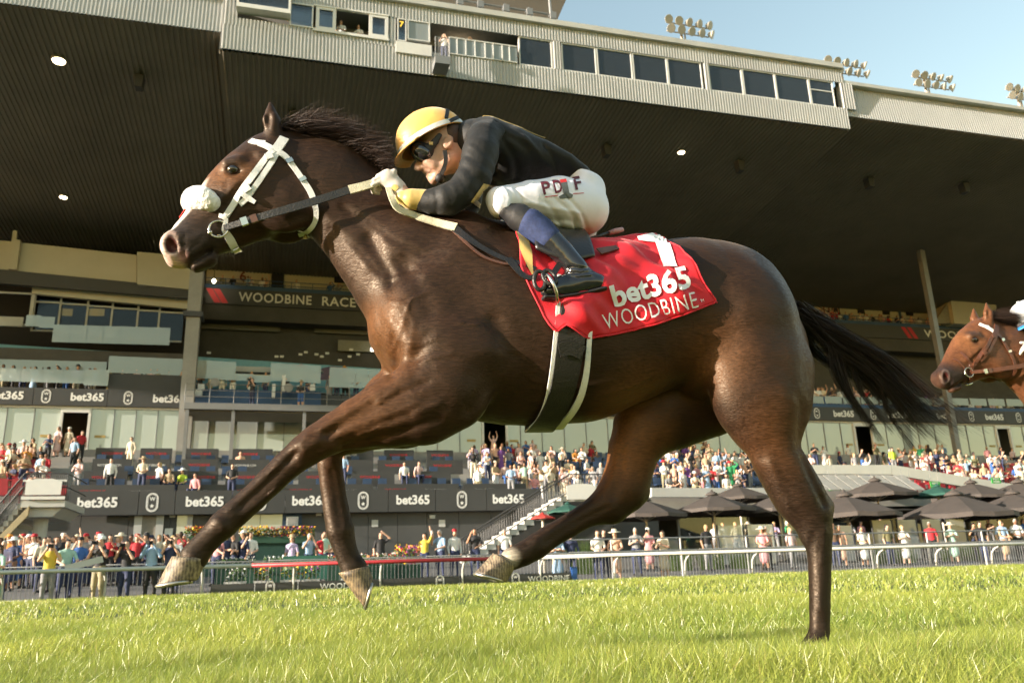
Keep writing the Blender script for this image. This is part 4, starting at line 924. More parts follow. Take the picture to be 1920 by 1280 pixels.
furrow([(1470, 560), (1460, 650), (1455, 720), (1450, 790)], [.22, .24, .23, .2], -.008, .035)
furrow([(1400, 720), (1440, 780), (1452, 850)], [.23, .22, .20], -.010, .028)
furrow([(1340, 500), (1400, 560), (1440, 640)], [.22, .25, .26], .006, .05)
furrow([(960, 700), (1050, 735), (1150, 725)], [.27, .27, .26], .004, .03)
for k_ in range(7): furrow([(985 + 36 * k_, 560), (975 + 38 * k_, 650), (985 + 36 * k_, 715)], .29, .0016, .012)  # ribs
# tendons and knee bones of the near foreleg, veins
for pts, w, amp, sig in (([(700, 760), (650, 790), (612, 812)], .20, -.007, .013), ([(740, 735), (690, 770), (640, 800)], .21, .005, .014), ([(555, 850), (500, 905), (450, 950)], .18, -.007, .010),
                         ([(575, 818), (555, 842)], .19, .006, .016), ([(770, 780), (700, 800), (640, 825)], .20, -.006, .012), ([(820, 760), (740, 792), (680, 806)], .22, .005, .012),
                         ([(1505, 860), (1525, 910), (1545, 945)], .20, -.010, .014), ([(1445, 870), (1470, 930), (1500, 985)], .20, .006, .018), ([(1546, 990), (1545, 1060), (1544, 1140)], .19, .004, .008), ([(1532, 1000), (1532, 1070), (1532, 1140)], .20, -.005, .009),
                         ([(800, 545), (770, 560), (757, 600), (742, 640)], .235, .004, .006), ([(850, 600), (905, 610), (950, 640)], .26, .003, .005), ([(760, 690), (800, 672), (850, 664)], .25, .003, .0055), ([(1010, 700), (1090, 716), (1170, 700)], .29, .003, .005),
                         ([(470, 360), (430, 390), (412, 415)], .07, .0035, .006), ([(455, 345), (425, 372)], .072, .003, .005), ([(720, 800), (660, 818), (600, 848)], .20, .004, .005)):
    H.press2([hp(u, v, w) for u, v in pts], amp * 1.3, sig, .06, .40)
for pts, w, amp, sig in (([(622, 880), (630, 930), (638, 985)], -.06, -.006, .011), ([(1170, 850), (1168, 890), (1150, 930)], -.07, -.008, .014), ([(1140, 950), (1070, 985), (1020, 1018)], -.09, -.006, .009)):
    H.press2([hp(u, v, w) for u, v in pts], amp, sig, -.30, -.02)
# mouth corner, lips, lids and facial bones, both sides
for sd, w0, w1 in ((1, .012, .16), (-1, -.16, -.012)):
    M_ = lambda pts, amp, sig: H.press2([hw(u, v, .05, sd) for u, v in pts], amp, sig, w0, w1)
    M_([(322, 500), (340, 499), (356, 488), (378, 476), (396, 462)], -.010, .0055); M_([(350, 482), (372, 468), (390, 452)], .005, .009); M_([(362, 498), (382, 490), (398, 476)], .005, .010)
    M_([(346, 446), (350, 462), (342, 478)], -.006, .007); M_([(336, 436), (348, 450), (352, 470)], .004, .007)
    M_([(448, 352), (420, 378), (400, 396)], .006, .009); M_([(456, 362), (428, 392), (410, 412)], -.005, .010); M_([(420, 322), (440, 336), (462, 330)], -.004, .006); M_([(500, 405), (535, 425), (565, 410)], -.004, .014); M_([(476, 300), (490, 322), (492, 350)], -.005, .012)
# forearm cords and knee of the leading foreleg
for pts, amp, sig in (([(800, 722), (740, 745), (690, 776), (615, 815)], -.008, .010), ([(765, 705), (700, 742), (640, 780), (600, 803)], .006, .011), ([(820, 788), (740, 812), (640, 832)], -.008, .010), ([(780, 760), (720, 785), (650, 815)], .005, .010), ([(592, 828), (572, 842)], .008, .014), ([(560, 838), (540, 862)], -.006, .010), ([(520, 868), (470, 915), (425, 955)], .004, .007), ([(405, 975), (425, 992)], .006, .012), ([(570, 868), (520, 912), (455, 965)], .006, .007)):
    H.press2([hp(u, v, .2) for u, v in pts], amp, sig, .07, .34)
# finer veins and skin folds of the near side
for pts, amp, sig in (([(705, 500), (735, 512), (770, 508), (800, 520)], .003, .005), ([(730, 560), (760, 575), (775, 610), (770, 650)], .0035, .006), ([(790, 700), (835, 690), (880, 700)], .0025, .0045), ([(700, 735), (760, 728), (800, 740)], .003, .005), ([(930, 660), (985, 665), (1035, 690)], .0025, .0045), ([(1130, 735), (1190, 720), (1250, 690)], .003, .005), ([(1400, 760), (1440, 745), (1480, 760)], .0025, .005), ([(1420, 700), (1450, 730), (1490, 735)], .002, .0045), ([(1330, 760), (1370, 800), (1400, 850)], .003, .006), ([(640, 360), (690, 392), (740, 440), (790, 470)], -.004, .010), ([(620, 400), (668, 440), (715, 500)], -.005, .010), ([(760, 470), (790, 490), (850, 505)], -.003, .008), ([(760, 440), (800, 462), (850, 470)], .003, .008), ([(712, 570), (718, 620), (724, 660), (734, 705)], -.004, .012), ([(740, 590), (750, 630), (750, 665), (738, 705)], -.006, .016), ([(757, 640), (790, 650), (815, 640)], .004, .008), ([(478, 330), (488, 360), (480, 395)], .002, .005), ([(415, 350), (420, 380), (410, 400)], .003, .005), ([(395, 375), (404, 396)], .003, .005)):
    H.press2([hp(u, v, .2 if u > 600 else .07) for u, v in pts], amp, sig, .03, .40)

HV, HQ = H.mesh()
HV = relax(HV, HQ, 2, .5)

# coat colour, by place on the body (bay: dark body, black points, white blaze and sock), with sunlit patches painted in
def blob(P_, u, v, r, w=0.0, soft=.35):
    c = hp(u, v, w); d = np.hypot(P_[:, 0] - c[0], P_[:, 1] - c[1]) / (r / 500.0)
    return np.clip((1 + soft - d) / (2 * soft), 0, 1)
def mixc(C, m_, col): return C * (1 - m_[:, None]) + np.array(col)[None] * m_[:, None]
def coat(P_, main=(.023, .0105, .0060), tan=(.14, .055, .018), dark=(.011, .0075, .006), blaze=True):
    C = np.tile(np.array(main), (len(P_), 1))
    z = P_[:, 1]
    for (u, v, r, a) in ((1190, 790, 70, .9), (1160, 850, 60, .7), (640, 800, 70, .22), (700, 760, 60, .2), (1290, 690, 60, .35), (1480, 700, 60, .25), (1420, 830, 60, .35), (420, 338, 34, .75), (462, 345, 34, .3), (705, 620, 40, .5), (1500, 650, 60, .3), (725, 690, 40, .45)):  # tan patches; those by the eye and far thigh paint sunlight into the coat
        C = mixc(C, blob(P_, u, v, r, 0, .6) * a, tan)
    leg_dark = np.clip((0.70 - z) / 0.26, 0, 1) * .85
    C = mixc(C, leg_dark, dark)
    for (u, v, r, a) in ((340, 470, 40, .9), (385, 470, 34, .9), (410, 450, 30, .5), (330, 440, 26, .7), (437, 322, 17, .8)):
        C = mixc(C, blob(P_, u, v, r, 0, .45) * a, (.018, .013, .013))
    if blaze:
        front = np.array([hp(430, 296), hp(400, 334), hp(372, 372), hp(345, 402), hp(322, 428), hp(306, 448)])
        d = np.full(len(P_), 9.0)
        for i in range(5):
            a, b = front[i][:2], front[i + 1][:2]; ab = b - a
            t = np.clip(((P_[:, :2] - a) @ ab) / (ab @ ab), 0, 1)[:, None]; d = np.minimum(d, np.linalg.norm(P_[:, :2] - a - t * ab, axis=1))
        m_ = np.clip((.030 - d) / .010, 0, 1) * np.clip((.052 - np.abs(P_[:, 2])) / .012, 0, 1)
        C = mixc(C, m_ * np.clip((1.78 - z) / .04, 0, 1) * .95, (.72, .66, .58))
        for (u, v, r, a) in ((303, 458, 11, .95), (308, 480, 14, .95), (326, 499, 13, .9), (342, 506, 8, .8), (306, 440, 10, .8), (318, 478, 9, .7)):
            C = mixc(C, blob(P_, u, v, r, 0, .5) * a, (.70, .50, .42))
        C = mixc(C, blob(P_, 344, 490, 8, 0, .8) * .8, (.34, .17, .15))
        far = P_[:, 2] < -.02
        C = mixc(C, blob(P_, 951, 1046, 15, -.14, .6) * far * .85, (.55, .48, .38))
    # nostril lining
    for sd in (1, -1):
        d = np.linalg.norm((P_ - hw(321, 459, .040, sd)) / np.array([.022, .036, .024]), axis=1)
        C = mixc(C, np.clip((1.55 - d) * 3, 0, 1) * np.clip((d - 1.1) * 4, 0, 1) * (.8 if blaze else .2), (.60, .42, .36))
        C = mixc(C, np.clip((1.12 - d) * 4, 0, 1), (.06, .014, .013))
    for sd in (1, -1):  # eyelids
        d = np.linalg.norm((P_ - hw(438, 319, .082, sd)) / np.array([.034, .024, .04]), axis=1)
        C = mixc(C, np.clip(1.25 - d, 0, 1), (.008, .006, .006))
    return C
def set_col(me, C):
    at = me.attributes.new('Col', 'FLOAT_COLOR', 'POINT')
    at.data.foreach_set('color', np.concatenate([C, np.ones((len(C), 1))], 1).astype(np.float32).ravel())

def coat_material(name, rough=.47, sat=1.0, gain=1.0):
    m_ = bpy.data.materials.new(name); m_.use_nodes = True; nt = m_.node_tree; b = nt.nodes['Principled BSDF']
    at = nt.nodes.new('ShaderNodeAttribute'); at.attribute_name = 'Col'
    tc = nt.nodes.new('ShaderNodeTexCoord')
    mp = nt.nodes.new('ShaderNodeMapping'); mp.inputs['Scale'].default_value = (1, 1, 1)
    nt.links.new(tc.outputs['Object'], mp.inputs[0])
    n1 = nt.nodes.new('ShaderNodeTexNoise'); n1.inputs['Scale'].default_value = 7; n1.inputs['Detail'].default_value = 6; n1.inputs['Roughness'].default_value = .7
    n2 = nt.nodes.new('ShaderNodeTexNoise'); n2.inputs['Scale'].default_value = 120; n2.inputs['Detail'].default_value = 2
    mp2 = nt.nodes.new('ShaderNodeMapping'); mp2.inputs['Scale'].default_value = (.28, 1, 1.5); mp2.inputs['Rotation'].default_value = (0, .5, 0)
    nt.links.new(tc.outputs['Object'], mp2.inputs[0]); nt.links.new(mp2.outputs[0], n2.inputs['Vector']); nt.links.new(mp.outputs[0], n1.inputs['Vector'])
    mr = nt.nodes.new('ShaderNodeMapRange'); mr.inputs[1].default_value = .3; mr.inputs[2].default_value = .7; mr.inputs[3].default_value = .72 * gain; mr.inputs[4].default_value = 1.30 * gain
    nt.links.new(n1.outputs[0], mr.inputs[0])
    mr2 = nt.nodes.new('ShaderNodeMapRange'); mr2.inputs[1].default_value = .3; mr2.inputs[2].default_value = .7; mr2.inputs[3].default_value = .70; mr2.inputs[4].default_value = 1.32
    nt.links.new(n2.outputs[0], mr2.inputs[0])
    mu = nt.nodes.new('ShaderNodeMath'); mu.operation = 'MULTIPLY'; nt.links.new(mr.outputs[0], mu.inputs[0]); nt.links.new(mr2.outputs[0], mu.inputs[1])
    vm = nt.nodes.new('ShaderNodeVectorMath'); vm.operation = 'SCALE'; nt.links.new(at.outputs['Color'], vm.inputs[0]); nt.links.new(mu.outputs[0], vm.inputs['Scale'])
    nt.links.new(vm.outputs[0], b.inputs['Base Color'])
    mr3 = nt.nodes.new('ShaderNodeMapRange'); mr3.inputs[1].default_value = .3; mr3.inputs[2].default_value = .7; mr3.inputs[3].default_value = rough - .10; mr3.inputs[4].default_value = rough + .18; nt.links.new(n2.outputs[0], mr3.inputs[0]); nt.links.new(mr3.outputs[0], b.inputs['Roughness'])
    b.inputs['Specular IOR Level'].default_value = .34; b.inputs['Specular Tint'].default_value = (1, .80, .60, 1)
    b.inputs['Sheen Weight'].default_value = .06; b.inputs['Sheen Roughness'].default_value = .35; b.inputs['Sheen Tint'].default_value = (1, .75, .5, 1)
    # veins and skin folds as broad bump, hair as fine bump
    n3 = nt.nodes.new('ShaderNodeTexNoise'); n3.inputs['Scale'].default_value = 14; n3.inputs['Detail'].default_value = 3; n3.inputs['Distortion'].default_value = 1.2
    nt.links.new(mp.outputs[0], n3.inputs['Vector'])
    b1 = nt.nodes.new('ShaderNodeBump'); b1.inputs['Strength'].default_value = .16; b1.inputs['Distance'].default_value = .012; nt.links.new(n3.outputs[0], b1.inputs['Height'])
    b2 = nt.nodes.new('ShaderNodeBump'); b2.inputs['Strength'].default_value = .34; b2.inputs['Distance'].default_value = .0035; nt.links.new(n2.outputs[0], b2.inputs['Height']); nt.links.new(b1.outputs[0], b2.inputs['Normal'])
    nt.links.new(b2.outputs[0], b.inputs['Normal'])
    return m_
COAT = coat_material('horse_coat_dark_bay')

HORSE = empty('horse'); HORSE.matrix_world = HP.mat()
tag(HORSE, 'dark brown racehorse galloping in front under the jockey in black', 'horse', 'racehorses on the turf')
hme = mesh_np('body', loc(HV), HQ)
set_col(hme, coat(HV))
body = obj('body', hme, COAT, HORSE)
HBVH = BVHTree.FromPolygons([tuple(p) for p in loc(HV)], [tuple(q) for q in HQ])
# camera in horse object space, for laying straps on the hide where they are measured
_mi = HP.mat().inverted(); CAM_L = _mi @ Vector(CAM)
def on_hide(u, v, off=0.0, w=0.25):
    """point of the hide met by the sight line through photo position (u,v), pushed out by off"""
    d = (_mi.to_3x3() @ Vector(ray(u, v))).normalized()
    h_ = HBVH.ray_cast(CAM_L, d)
    if h_[0] is None:
        p = Vector(loc(hp(u, v, 0)))
        n_ = HBVH.find_nearest(p); return n_[0] + n_[1] * off, n_[1]
    return h_[0] + h_[1] * off, h_[1]

# eyes
EYEM = mat('horse_eye', (.012, .006, .004), .06, var=.3, vscale=60, coat=1.0)
for sd in (1, -1):
    p = loc(hw(438, 319, .069, sd))
    mb = MB(); prof = [(.0001, -.0245)] + [(.0245 * math.sin(t), -.0245 * math.cos(t)) for t in np.linspace(.2, 2.94, 12)] + [(.0001, .0245)]
    mb.lathe(prof, tuple(p), 20, 'y'); mb.build('eye', EYEM, HORSE, True)

# hooves (worn horn with rings) and shoes
def hoof_material(name, a, b_):
    m_ = bpy.data.materials.new(name); m_.use_nodes = True; nt = m_.node_tree; b = nt.nodes['Principled BSDF']
    tc = nt.nodes.new('ShaderNodeTexCoord'); n = nt.nodes.new('ShaderNodeTexNoise'); n.inputs['Scale'].default_value = 38; n.inputs['Detail'].default_value = 8; n.inputs['Roughness'].default_value = .7
    w = nt.nodes.new('ShaderNodeTexWave'); w.inputs['Scale'].default_value = 34; w.inputs['Distortion'].default_value = 5; w.inputs['Detail'].default_value = 3
    nt.links.new(tc.outputs['Object'], n.inputs['Vector']); nt.links.new(tc.outputs['Object'], w.inputs['Vector'])
    mx = nt.nodes.new('ShaderNodeMix'); mx.data_type = 'FLOAT'; mx.inputs[0].default_value = .12; nt.links.new(n.outputs[0], mx.inputs[2]); nt.links.new(w.outputs[1], mx.inputs[3])
    rp = nt.nodes.new('ShaderNodeValToRGB'); rp.color_ramp.elements[0].position = .36; rp.color_ramp.elements[1].position = .66
    rp.color_ramp.elements[0].color = (*a, 1); rp.color_ramp.elements[1].color = (*b_, 1)
    nt.links.new(mx.outputs[0], rp.inputs[0]); nt.links.new(rp.outputs[0], b.inputs['Base Color']); b.inputs['Roughness'].default_value = .55
    bp = nt.nodes.new('ShaderNodeBump'); bp.inputs['Strength'].default_value = .3; bp.inputs['Distance'].default_value = .003; nt.links.new(mx.outputs[0], bp.inputs['Height']); nt.links.new(bp.outputs[0], b.inputs['Normal'])
    return m_
HOOF_A = hoof_material('hoof_pale', (.06, .044, .032), (.36, .28, .18)); HOOF_B = hoof_material('hoof_dark', (.045, .034, .026), (.30, .22, .12))
SHOE = mat('horseshoe_metal', (.5, .47, .42), .35, .9)
def hoof(cor_f, cor_b, toe, heel, w, material, parent=HORSE):
    """coronet front/back and ground toe/heel in photo positions; a truncated cone with flat sole, plus a shoe"""
    A, B, T, L = (hp(*p, w) for p in (cor_f, cor_b, toe, heel))
    up = ((A + B) / 2 - (T + L) / 2); n = 22
    def ring(f_, b_, wid, shift=0):
        out = []
        for j in range(n):
            a = 2 * math.pi * j / n; x = math.cos(a); c = (f_ + b_) / 2 + (f_ - b_) / 2 * (x if x > 0 else x * .92) + shift
            out.append(c + np.array([0, 0, wid * math.sin(a) * (1.0 if x > -.3 else 1 - .25 * (-.3 - x))]))
        return out
    rings = []; wt = np.linalg.norm(A - B) / 2 * .95; wb = np.linalg.norm(T - L) / 2 * .84
    for t in np.linspace(0, 1, 9):
        bul = 1 + .04 * math.sin(t * math.pi * 5) * .35
        rings.append(ring(A + (T - A) * t, B + (L - B) * t, (wt + (wb - wt) * t) * bul))
    rings.insert(0, ring(A + up * .06, B + up * .06, wt * .80)); vs_ = [p for r_ in rings for p in r_]; fs = []
    for i in range(len(rings) - 1):
        for j in range(n): fs.append((i * n + j, i * n + (j + 1) % n, (i + 1) * n + (j + 1) % n, (i + 1) * n + j))
    c0 = len(vs_); vs_.append(np.mean(rings[-1], 0) + up * .12); fs += [((len(rings) - 1) * n + j, (len(rings) - 1) * n + (j + 1) % n, c0) for j in range(n)]
    c1 = len(vs_); vs_.append(np.mean(rings[0], 0)); fs += [((j + 1) % n, j, c1) for j in range(n)]
    ho = obj('hoof', mesh_np('hoof', loc(np.array(vs_)), fs), material, parent)
    mb = MB(); last = np.array(rings[-1]); ctr = last.mean(0)
    pts = [loc(ctr + (last[j % n] - ctr) * .95 - up * .02) for j in range(-8, 9)]
    mb.tube(pts, .0065, 6); mb.build('horseshoe', SHOE, ho, True)
    return ho
hoof((321, 1045), (391, 1049), (293, 1098), (374, 1086), NW, HOOF_A)
hoof((636, 1076), (694, 1062), (684, 1140), (699, 1080), FW, HOOF_B)
hoof((923, 1038), (968, 1064), (889, 1074), (952, 1092), -.14, HOOF_A)
hoof((1494, 1216), (1546, 1218), (1480, 1243), (1541, 1242), .14, HOOF_B)

# mane and tail: hair strands
HAIR = mat('mane_hair', (.030, .016, .010), .55, var=.5, vscale=30, spec=.25)
def strands(paths, widths, name, material, parent, bend=.006):
    """paths (n,m,3) in object space -> thin tapered ribbons crossed as 3-sided blades"""
    Pn = np.asarray(paths); n, m_, _ = Pn.shape
    T_ = np.gradient(Pn, axis=1); T_ /= (np.linalg.norm(T_, axis=2, keepdims=True) + 1e-9)
    rnd = rng.normal(size=(n, 1, 3)); S_ = np.cross(T_, rnd); S_ /= (np.linalg.norm(S_, axis=2, keepdims=True) + 1e-9)
    tap = np.linspace(1, 0.12, m_)[None, :, None] * np.asarray(widths)[:, None, None]
    L_ = Pn - S_ * tap / 2; R_ = Pn + S_ * tap / 2
    V_ = np.stack([L_, R_], 2).reshape(-1, 3)
    i = (np.arange(n)[:, None] * m_ + np.arange(m_ - 1)[None]).ravel() * 2
    Q = np.stack([i, i + 1, i + 3, i + 2], 1)
    return obj(name, mesh_np(name, V_, Q), material, parent)
# mane: rooted along the crest, blown back
crest = spline([hp(515, 252), hp(545, 250), (hp(590, 258)), hp(640, 275), hp(690, 306), hp(738, 344)], 200)
paths = []; wd = []
for i in range(11000):
    t = rng.random() ** .85; p = crest[int(t * 199)].copy()
    p[2] = rng.normal() * .016 + .004; p[1] -= .010
    L = (.235 - .07 * t) * rng.uniform(.4, 1.12) * (1.0 if t < .7 else 1.0 - 1.5 * (t - .7))
    dr = np.array([.80 - .1 * t, .60 - .36 * t + .14 * rng.normal(), .12 + rng.normal() * .30])
    if rng.random() < .12: dr[1] += .45
    dr /= np.linalg.norm(dr); g_ = np.array([.25, -.75, .22 * rng.random()])
    k1 = np.linspace(0, 1, 9)[:, None]; wob = rng.normal(size=3) * .012
    L = min(L, max(.02, (hp(742 - 14 * rng.random(), 300)[0] - p[0]) / (dr[0] + .14)))
    paths.append(loc(p + dr * L * k1 + g_ * L * .55 * k1 ** 2 + wob * np.sin(k1 * 5 + rng.random() * 6)))
    wd.append(rng.uniform(.0009, .0022))
for i in range(260):  # forelock tuft between the ears, blown back
    p = hp(508 + rng.uniform(-6, 10), 252); p[2] = rng.normal() * .02
    dr = np.array([.9, .25 + .2 * rng.normal(), rng.normal() * .25]); L = rng.uniform(.06, .15); k1 = np.linspace(0, 1, 9)[:, None]
    paths.append(loc(p + dr * L * k1 + np.array([0, -.05, 0]) * k1 ** 2)); wd.append(rng.uniform(.001, .0025))
strands(paths, wd, 'mane', HAIR, HORSE)
# tail: locks of hair streaming back, breaking up towards the end
paths = []; wd = []
tail_mid = spline([hp(1497, 588), hp(1530, 612), hp(1575, 640), hp(1630, 672), hp(1690, 722), hp(1752, 770)], 16)
k1 = np.linspace(0, 1, 16)[:, None]
locks = []
for i in range(30):
    sp = rng.normal(size=3); locks.append((sp, rng.uniform(.72, 1.08), rng.uniform(2.5, 6), rng.uniform(0, 6.28), abs(rng.normal()) * .05, rng.normal(size=3)))
for i in range(4600):
    sp, L, fr, ph0, dr_, wv = locks[rng.integers(0, 30)]; L = L * rng.uniform(.70, 1.06)
    idx = k1[:, 0] * L * 15; base = np.stack([np.interp(idx, np.arange(16), tail_mid[:, c_]) for c_ in range(3)], 1) + np.maximum(k1 * L - 1, 0) * np.array([.8, -.45, 0])
    fan = np.array([sp[0] * .012, sp[1] * .030 - .004, sp[2] * .05]) * k1 ** .8
    wave = np.sin(k1 * fr + ph0) * np.array([.008, .030, .028]) * wv * k1 ** .8
    r0 = rng.normal(size=3) * np.array([.010, .019, .018]) * (1 - .35 * k1) * (.45 + .55 * (1 - k1))
    fine = rng.normal(size=3) * .012 * k1 ** 2
    paths.append(loc(base + fan + wave + r0 + fine + np.array([0, -1, 0]) * dr_ * k1 ** 2)); wd.append(rng.uniform(.0016, .0036))
ends = [((1655, 828), 4), ((1640, 806), 5), ((1672, 806), 6), ((1604, 764), 4), ((1712, 838), 9), ((1736, 815), 10), ((1625, 790), 4)]
for i in range(700):  # thin locks hanging from the lower edge
    (eu, ev), j = ends[i % 7]; a = tail_mid[j] + np.array([0, -.035, .02]) + rng.normal(size=3) * np.array([.006, .006, .008]); e = hp(eu, ev) + rng.normal(size=3) * np.array([.008, .012, .010])
    mid_ = (a + e) / 2 + np.array([-.03, -.015, 0]) + rng.normal(size=3) * .004; r0 = hp(1510, 604) + rng.normal(size=3) * .012
    paths.append(loc(spline([r0, tail_mid[2] + np.array([0, -.03, .0]), a, mid_, e], 16))); wd.append(rng.uniform(.0014, .0030))
tail = strands(paths, wd, 'tail', mat('tail_hair', (.020, .012, .009), .5, var=.5, vscale=30, spec=.3), HORSE)
# ================================================================== TACK
def at_horse(o): o.matrix_world = HP.mat(); return o
WHITE_S = mat('white_strap', (.74, .73, .71), .45, var=.06, vscale=40, bump=.15, bscale=200)
BLACK_L = mat('black_leather', (.016, .014, .013), .38, var=.25, vscale=30, bump=.2, bscale=150)
BROWN_L = mat('brown_leather', (.10, .045, .028), .4, var=.25, vscale=30)
STEEL = mat('bit_steel', (.62, .58, .50), .22, 1.0, var=.05)
RUBBER = mat('rein_rubber', (.60, .55, .40), .65, var=.15, vscale=30, bump=.3, bscale=250)
FLEECE = mat('white_fleece', (.82, .79, .74), .95, var=.05, vscale=30, sheen=.5, bump=.55, bscale=70)
RED_C = mat('red_cloth', (.56, .006, .018), .62, var=.10, vscale=14, bump=.12, bscale=900, sheen=.15)
WHITE_P = mat('white_print', (.78, .77, .76), .6, var=.03)
GOLD = mat('gold_satin', (.62, .43, .14), .42, var=.12, vscale=20, sheen=.3)

def ribbon(P_, N_, width, thick, name, material, parent, smooth=True):
    """a strap: points, outward normals, width (number or list), thickness"""
    P_ = np.asarray(P_, float); N_ = np.asarray(N_, float); n = len(P_)
    T_ = np.gradient(P_, axis=0); T_ /= np.linalg.norm(T_, axis=1, keepdims=True) + 1e-9
    S_ = np.cross(T_, N_); S_ /= np.linalg.norm(S_, axis=1, keepdims=True) + 1e-9
    N_ = np.cross(S_, T_)
    w = (np.full(n, width) if np.isscalar(width) else np.interp(np.linspace(0, 1, n), np.linspace(0, 1, len(width)), width))[:, None] / 2
    rings = [P_ - S_ * w - N_ * thick / 2, P_ - S_ * w * .96 + N_ * thick / 2, P_ + S_ * w * .96 + N_ * thick / 2, P_ + S_ * w - N_ * thick / 2]
    V_ = np.stack(rings, 1).reshape(-1, 3); F_ = []
    for i in range(n - 1):
        for j in range(4): F_.append((i * 4 + j, i * 4 + (j + 1) % 4, (i + 1) * 4 + (j + 1) % 4, (i + 1) * 4 + j))
    F_ += [(3, 2, 1, 0), tuple(4 * (n - 1) + j for j in range(4))]
    me = mesh_np(name, V_, F_, False)
    return obj(name, me, material, parent)
def hide_path(px, n=28, off=.004):
    P_ = spline([np.array([*p, 0]) for p in px], n)[:, :2]; A = []; N_ = []
    for u, v in P_:
        p, nn = on_hide(u, v, off); A.append(p); N_.append(nn)
    A = np.array(A); N_ = np.array(N_)
    for _ in range(2): A[1:-1] = (A[:-2] + 2 * A[1:-1] + A[2:]) / 4; N_[1:-1] = (N_[:-2] + 2 * N_[1:-1] + N_[2:]) / 4
    return A, N_
def mirror(A): return np.asarray(A) * np.array([1, -1, 1])
def strap(px, width, name, material, parent, thick=.004, off=.004, n=28, both=True):
    A, N_ = hide_path(px, n, off)
    o = ribbon(A, N_, width, thick, name, material, parent)
    if both: ribbon(mirror(A)[::-1], mirror(N_)[::-1], width if np.isscalar(width) else list(width)[::-1], thick, name, material, parent)
    return o

BR = at_horse(empty('bridle')); tag(BR, 'white racing bridle with dark reins on the dark brown horse', 'bridle', 'bridles on the racehorses')
MPX = 1 / 500.0
strap([(497, 270), (480, 268), (470, 265)], 12 * MPX, 'browband', WHITE_S, BR, both=True)
strap([(513, 282), (500, 275), (487, 270)], 13 * MPX, 'browband', WHITE_S, BR)
strap([(533, 260), (525, 272), (514, 287)], 18 * MPX, 'headpiece', WHITE_S, BR, thick=.006)
strap([(512, 284), (499, 298), (476, 328), (452, 362), (440, 382), (424, 406)], [11 * MPX, 12 * MPX, 11 * MPX], 'cheekpiece', WHITE_S, BR, thick=.005, off=.006)
strap([(520, 288), (508, 308), (484, 343), (463, 372), (450, 384)], 10 * MPX, 'cheekpiece', WHITE_S, BR, thick=.005, off=.005)
for px in ([(503, 291), (507, 300)], [(460, 350), (466, 359)], [(424, 398), (431, 404)]): strap(px, 14 * MPX, 'keeper', WHITE_S, BR, thick=.005, off=.011, n=4)
strap([(456, 366), (468, 374), (480, 381)], [8 * MPX, 10 * MPX, 7 * MPX], 'strap_end', WHITE_S, BR, thick=.005, off=.012)
strap([(522, 287), (534, 294), (546, 308), (560, 327), (573, 346), (583, 362), (590, 382), (594, 404), (588, 422), (576, 434), (560, 440)], [13 * MPX, 10 * MPX, 11 * MPX, 9 * MPX, 8 * MPX], 'throatlatch', WHITE_S, BR, off=.006, n=40)
for px in ([(540, 300), (545, 307)], [(566, 335), (570, 341)]): strap(px, 13 * MPX, 'buckle', STEEL, BR, thick=.004, off=.011, n=4)
strap([(424, 436), (432, 450), (440, 465), (448, 482)], [12 * MPX, 15 * MPX, 14 * MPX, 8 * MPX], 'chin_strap', WHITE_S, BR, thick=.006, off=.006)
strap([(436, 466), (449, 460)], 9 * MPX, 'buckle', STEEL, BR, thick=.004, off=.014, n=4)
strap([(412, 404), (424, 412), (420, 430), (424, 438)], 8 * MPX, 'cheekpiece', WHITE_S, BR, thick=.005, off=.007)
# bit ring on each side
for sd in (1, -1):
    c, n_ = on_hide(410, 430, .012); c = np.array(c); mb = MB()
    if sd < 0: c = mirror(c)
    mb.tube([c + .031 * np.array([math.cos(a), .15 * sd * math.sin(a) * 0, math.sin(a)]) for a in np.linspace(0, 2 * math.pi, 33)], .0042, 8, False); mb.build('bit_ring', STEEL, BR, True)
    e = c + .031 * np.array([-.85, 0, -.5]); mb = MB(); mb.lathe([(.001, -.009), (.008, -.006), (.009, 0), (.008, .006), (.001, .009)], tuple(e), 10, 'y'); mb.build('bit_stud', STEEL, BR, True)
mb = MB(); c, _n = on_hide(410, 440, .0); mb.tube([tuple(c), tuple(mirror(np.array(c)))], .007, 8); mb.build('mouthpiece', STEEL, BR, True)
# brass bell hanging from the throatlatch
c, _n = on_hide(574, 436, .004); mb = MB(); mb.lathe([(.001, .012), (.005, .010), (.008, 0), (.009, -.004), (.001, -.005)], (c[0], c[1], c[2] - .016), 10); mb.build('brass_stud', mat('brass', (.5, .36, .12), .3, 1.0), BR, True)

# fleece noseband: fluffy roll over the nose
SH = Field(hp(325, 430, 0) + [-.03, -.03, -.14], hp(440, 330, 0) + [.05, .05, .14], .005)
arc = []
for a in np.linspace(-1.9, 1.9, 15):
    base = hp(364 + 38 * min(1, (abs(a) / 1.9) ** 1.3), 378 + 20 * (abs(a) / 1.9) ** 1.6); arc.append((np.append(base[:2], .083 * math.sin(a * .82)), .044 - .012 * (abs(a) / 1.9) ** 3, 1.0))
SH.chain(arc, .01)
for i in range(420):
    p, r_, _q = arc[rng.integers(0, 15)]; d = rng.normal(size=3); d /= np.linalg.norm(d); SH.press([p + d * r_], .0024, .007)
sv, sq = SH.mesh()
so = at_horse(obj('fleece_noseband', mesh_np('fleece_noseband', loc(sv), sq), FLEECE)); tag(so, "round white fleece noseband roll on the leading horse's nose", 'noseband')
A, N_ = hide_path([(350, 400), (340, 412), (330, 424)], 10, .003)
A2 = []; N2 = []
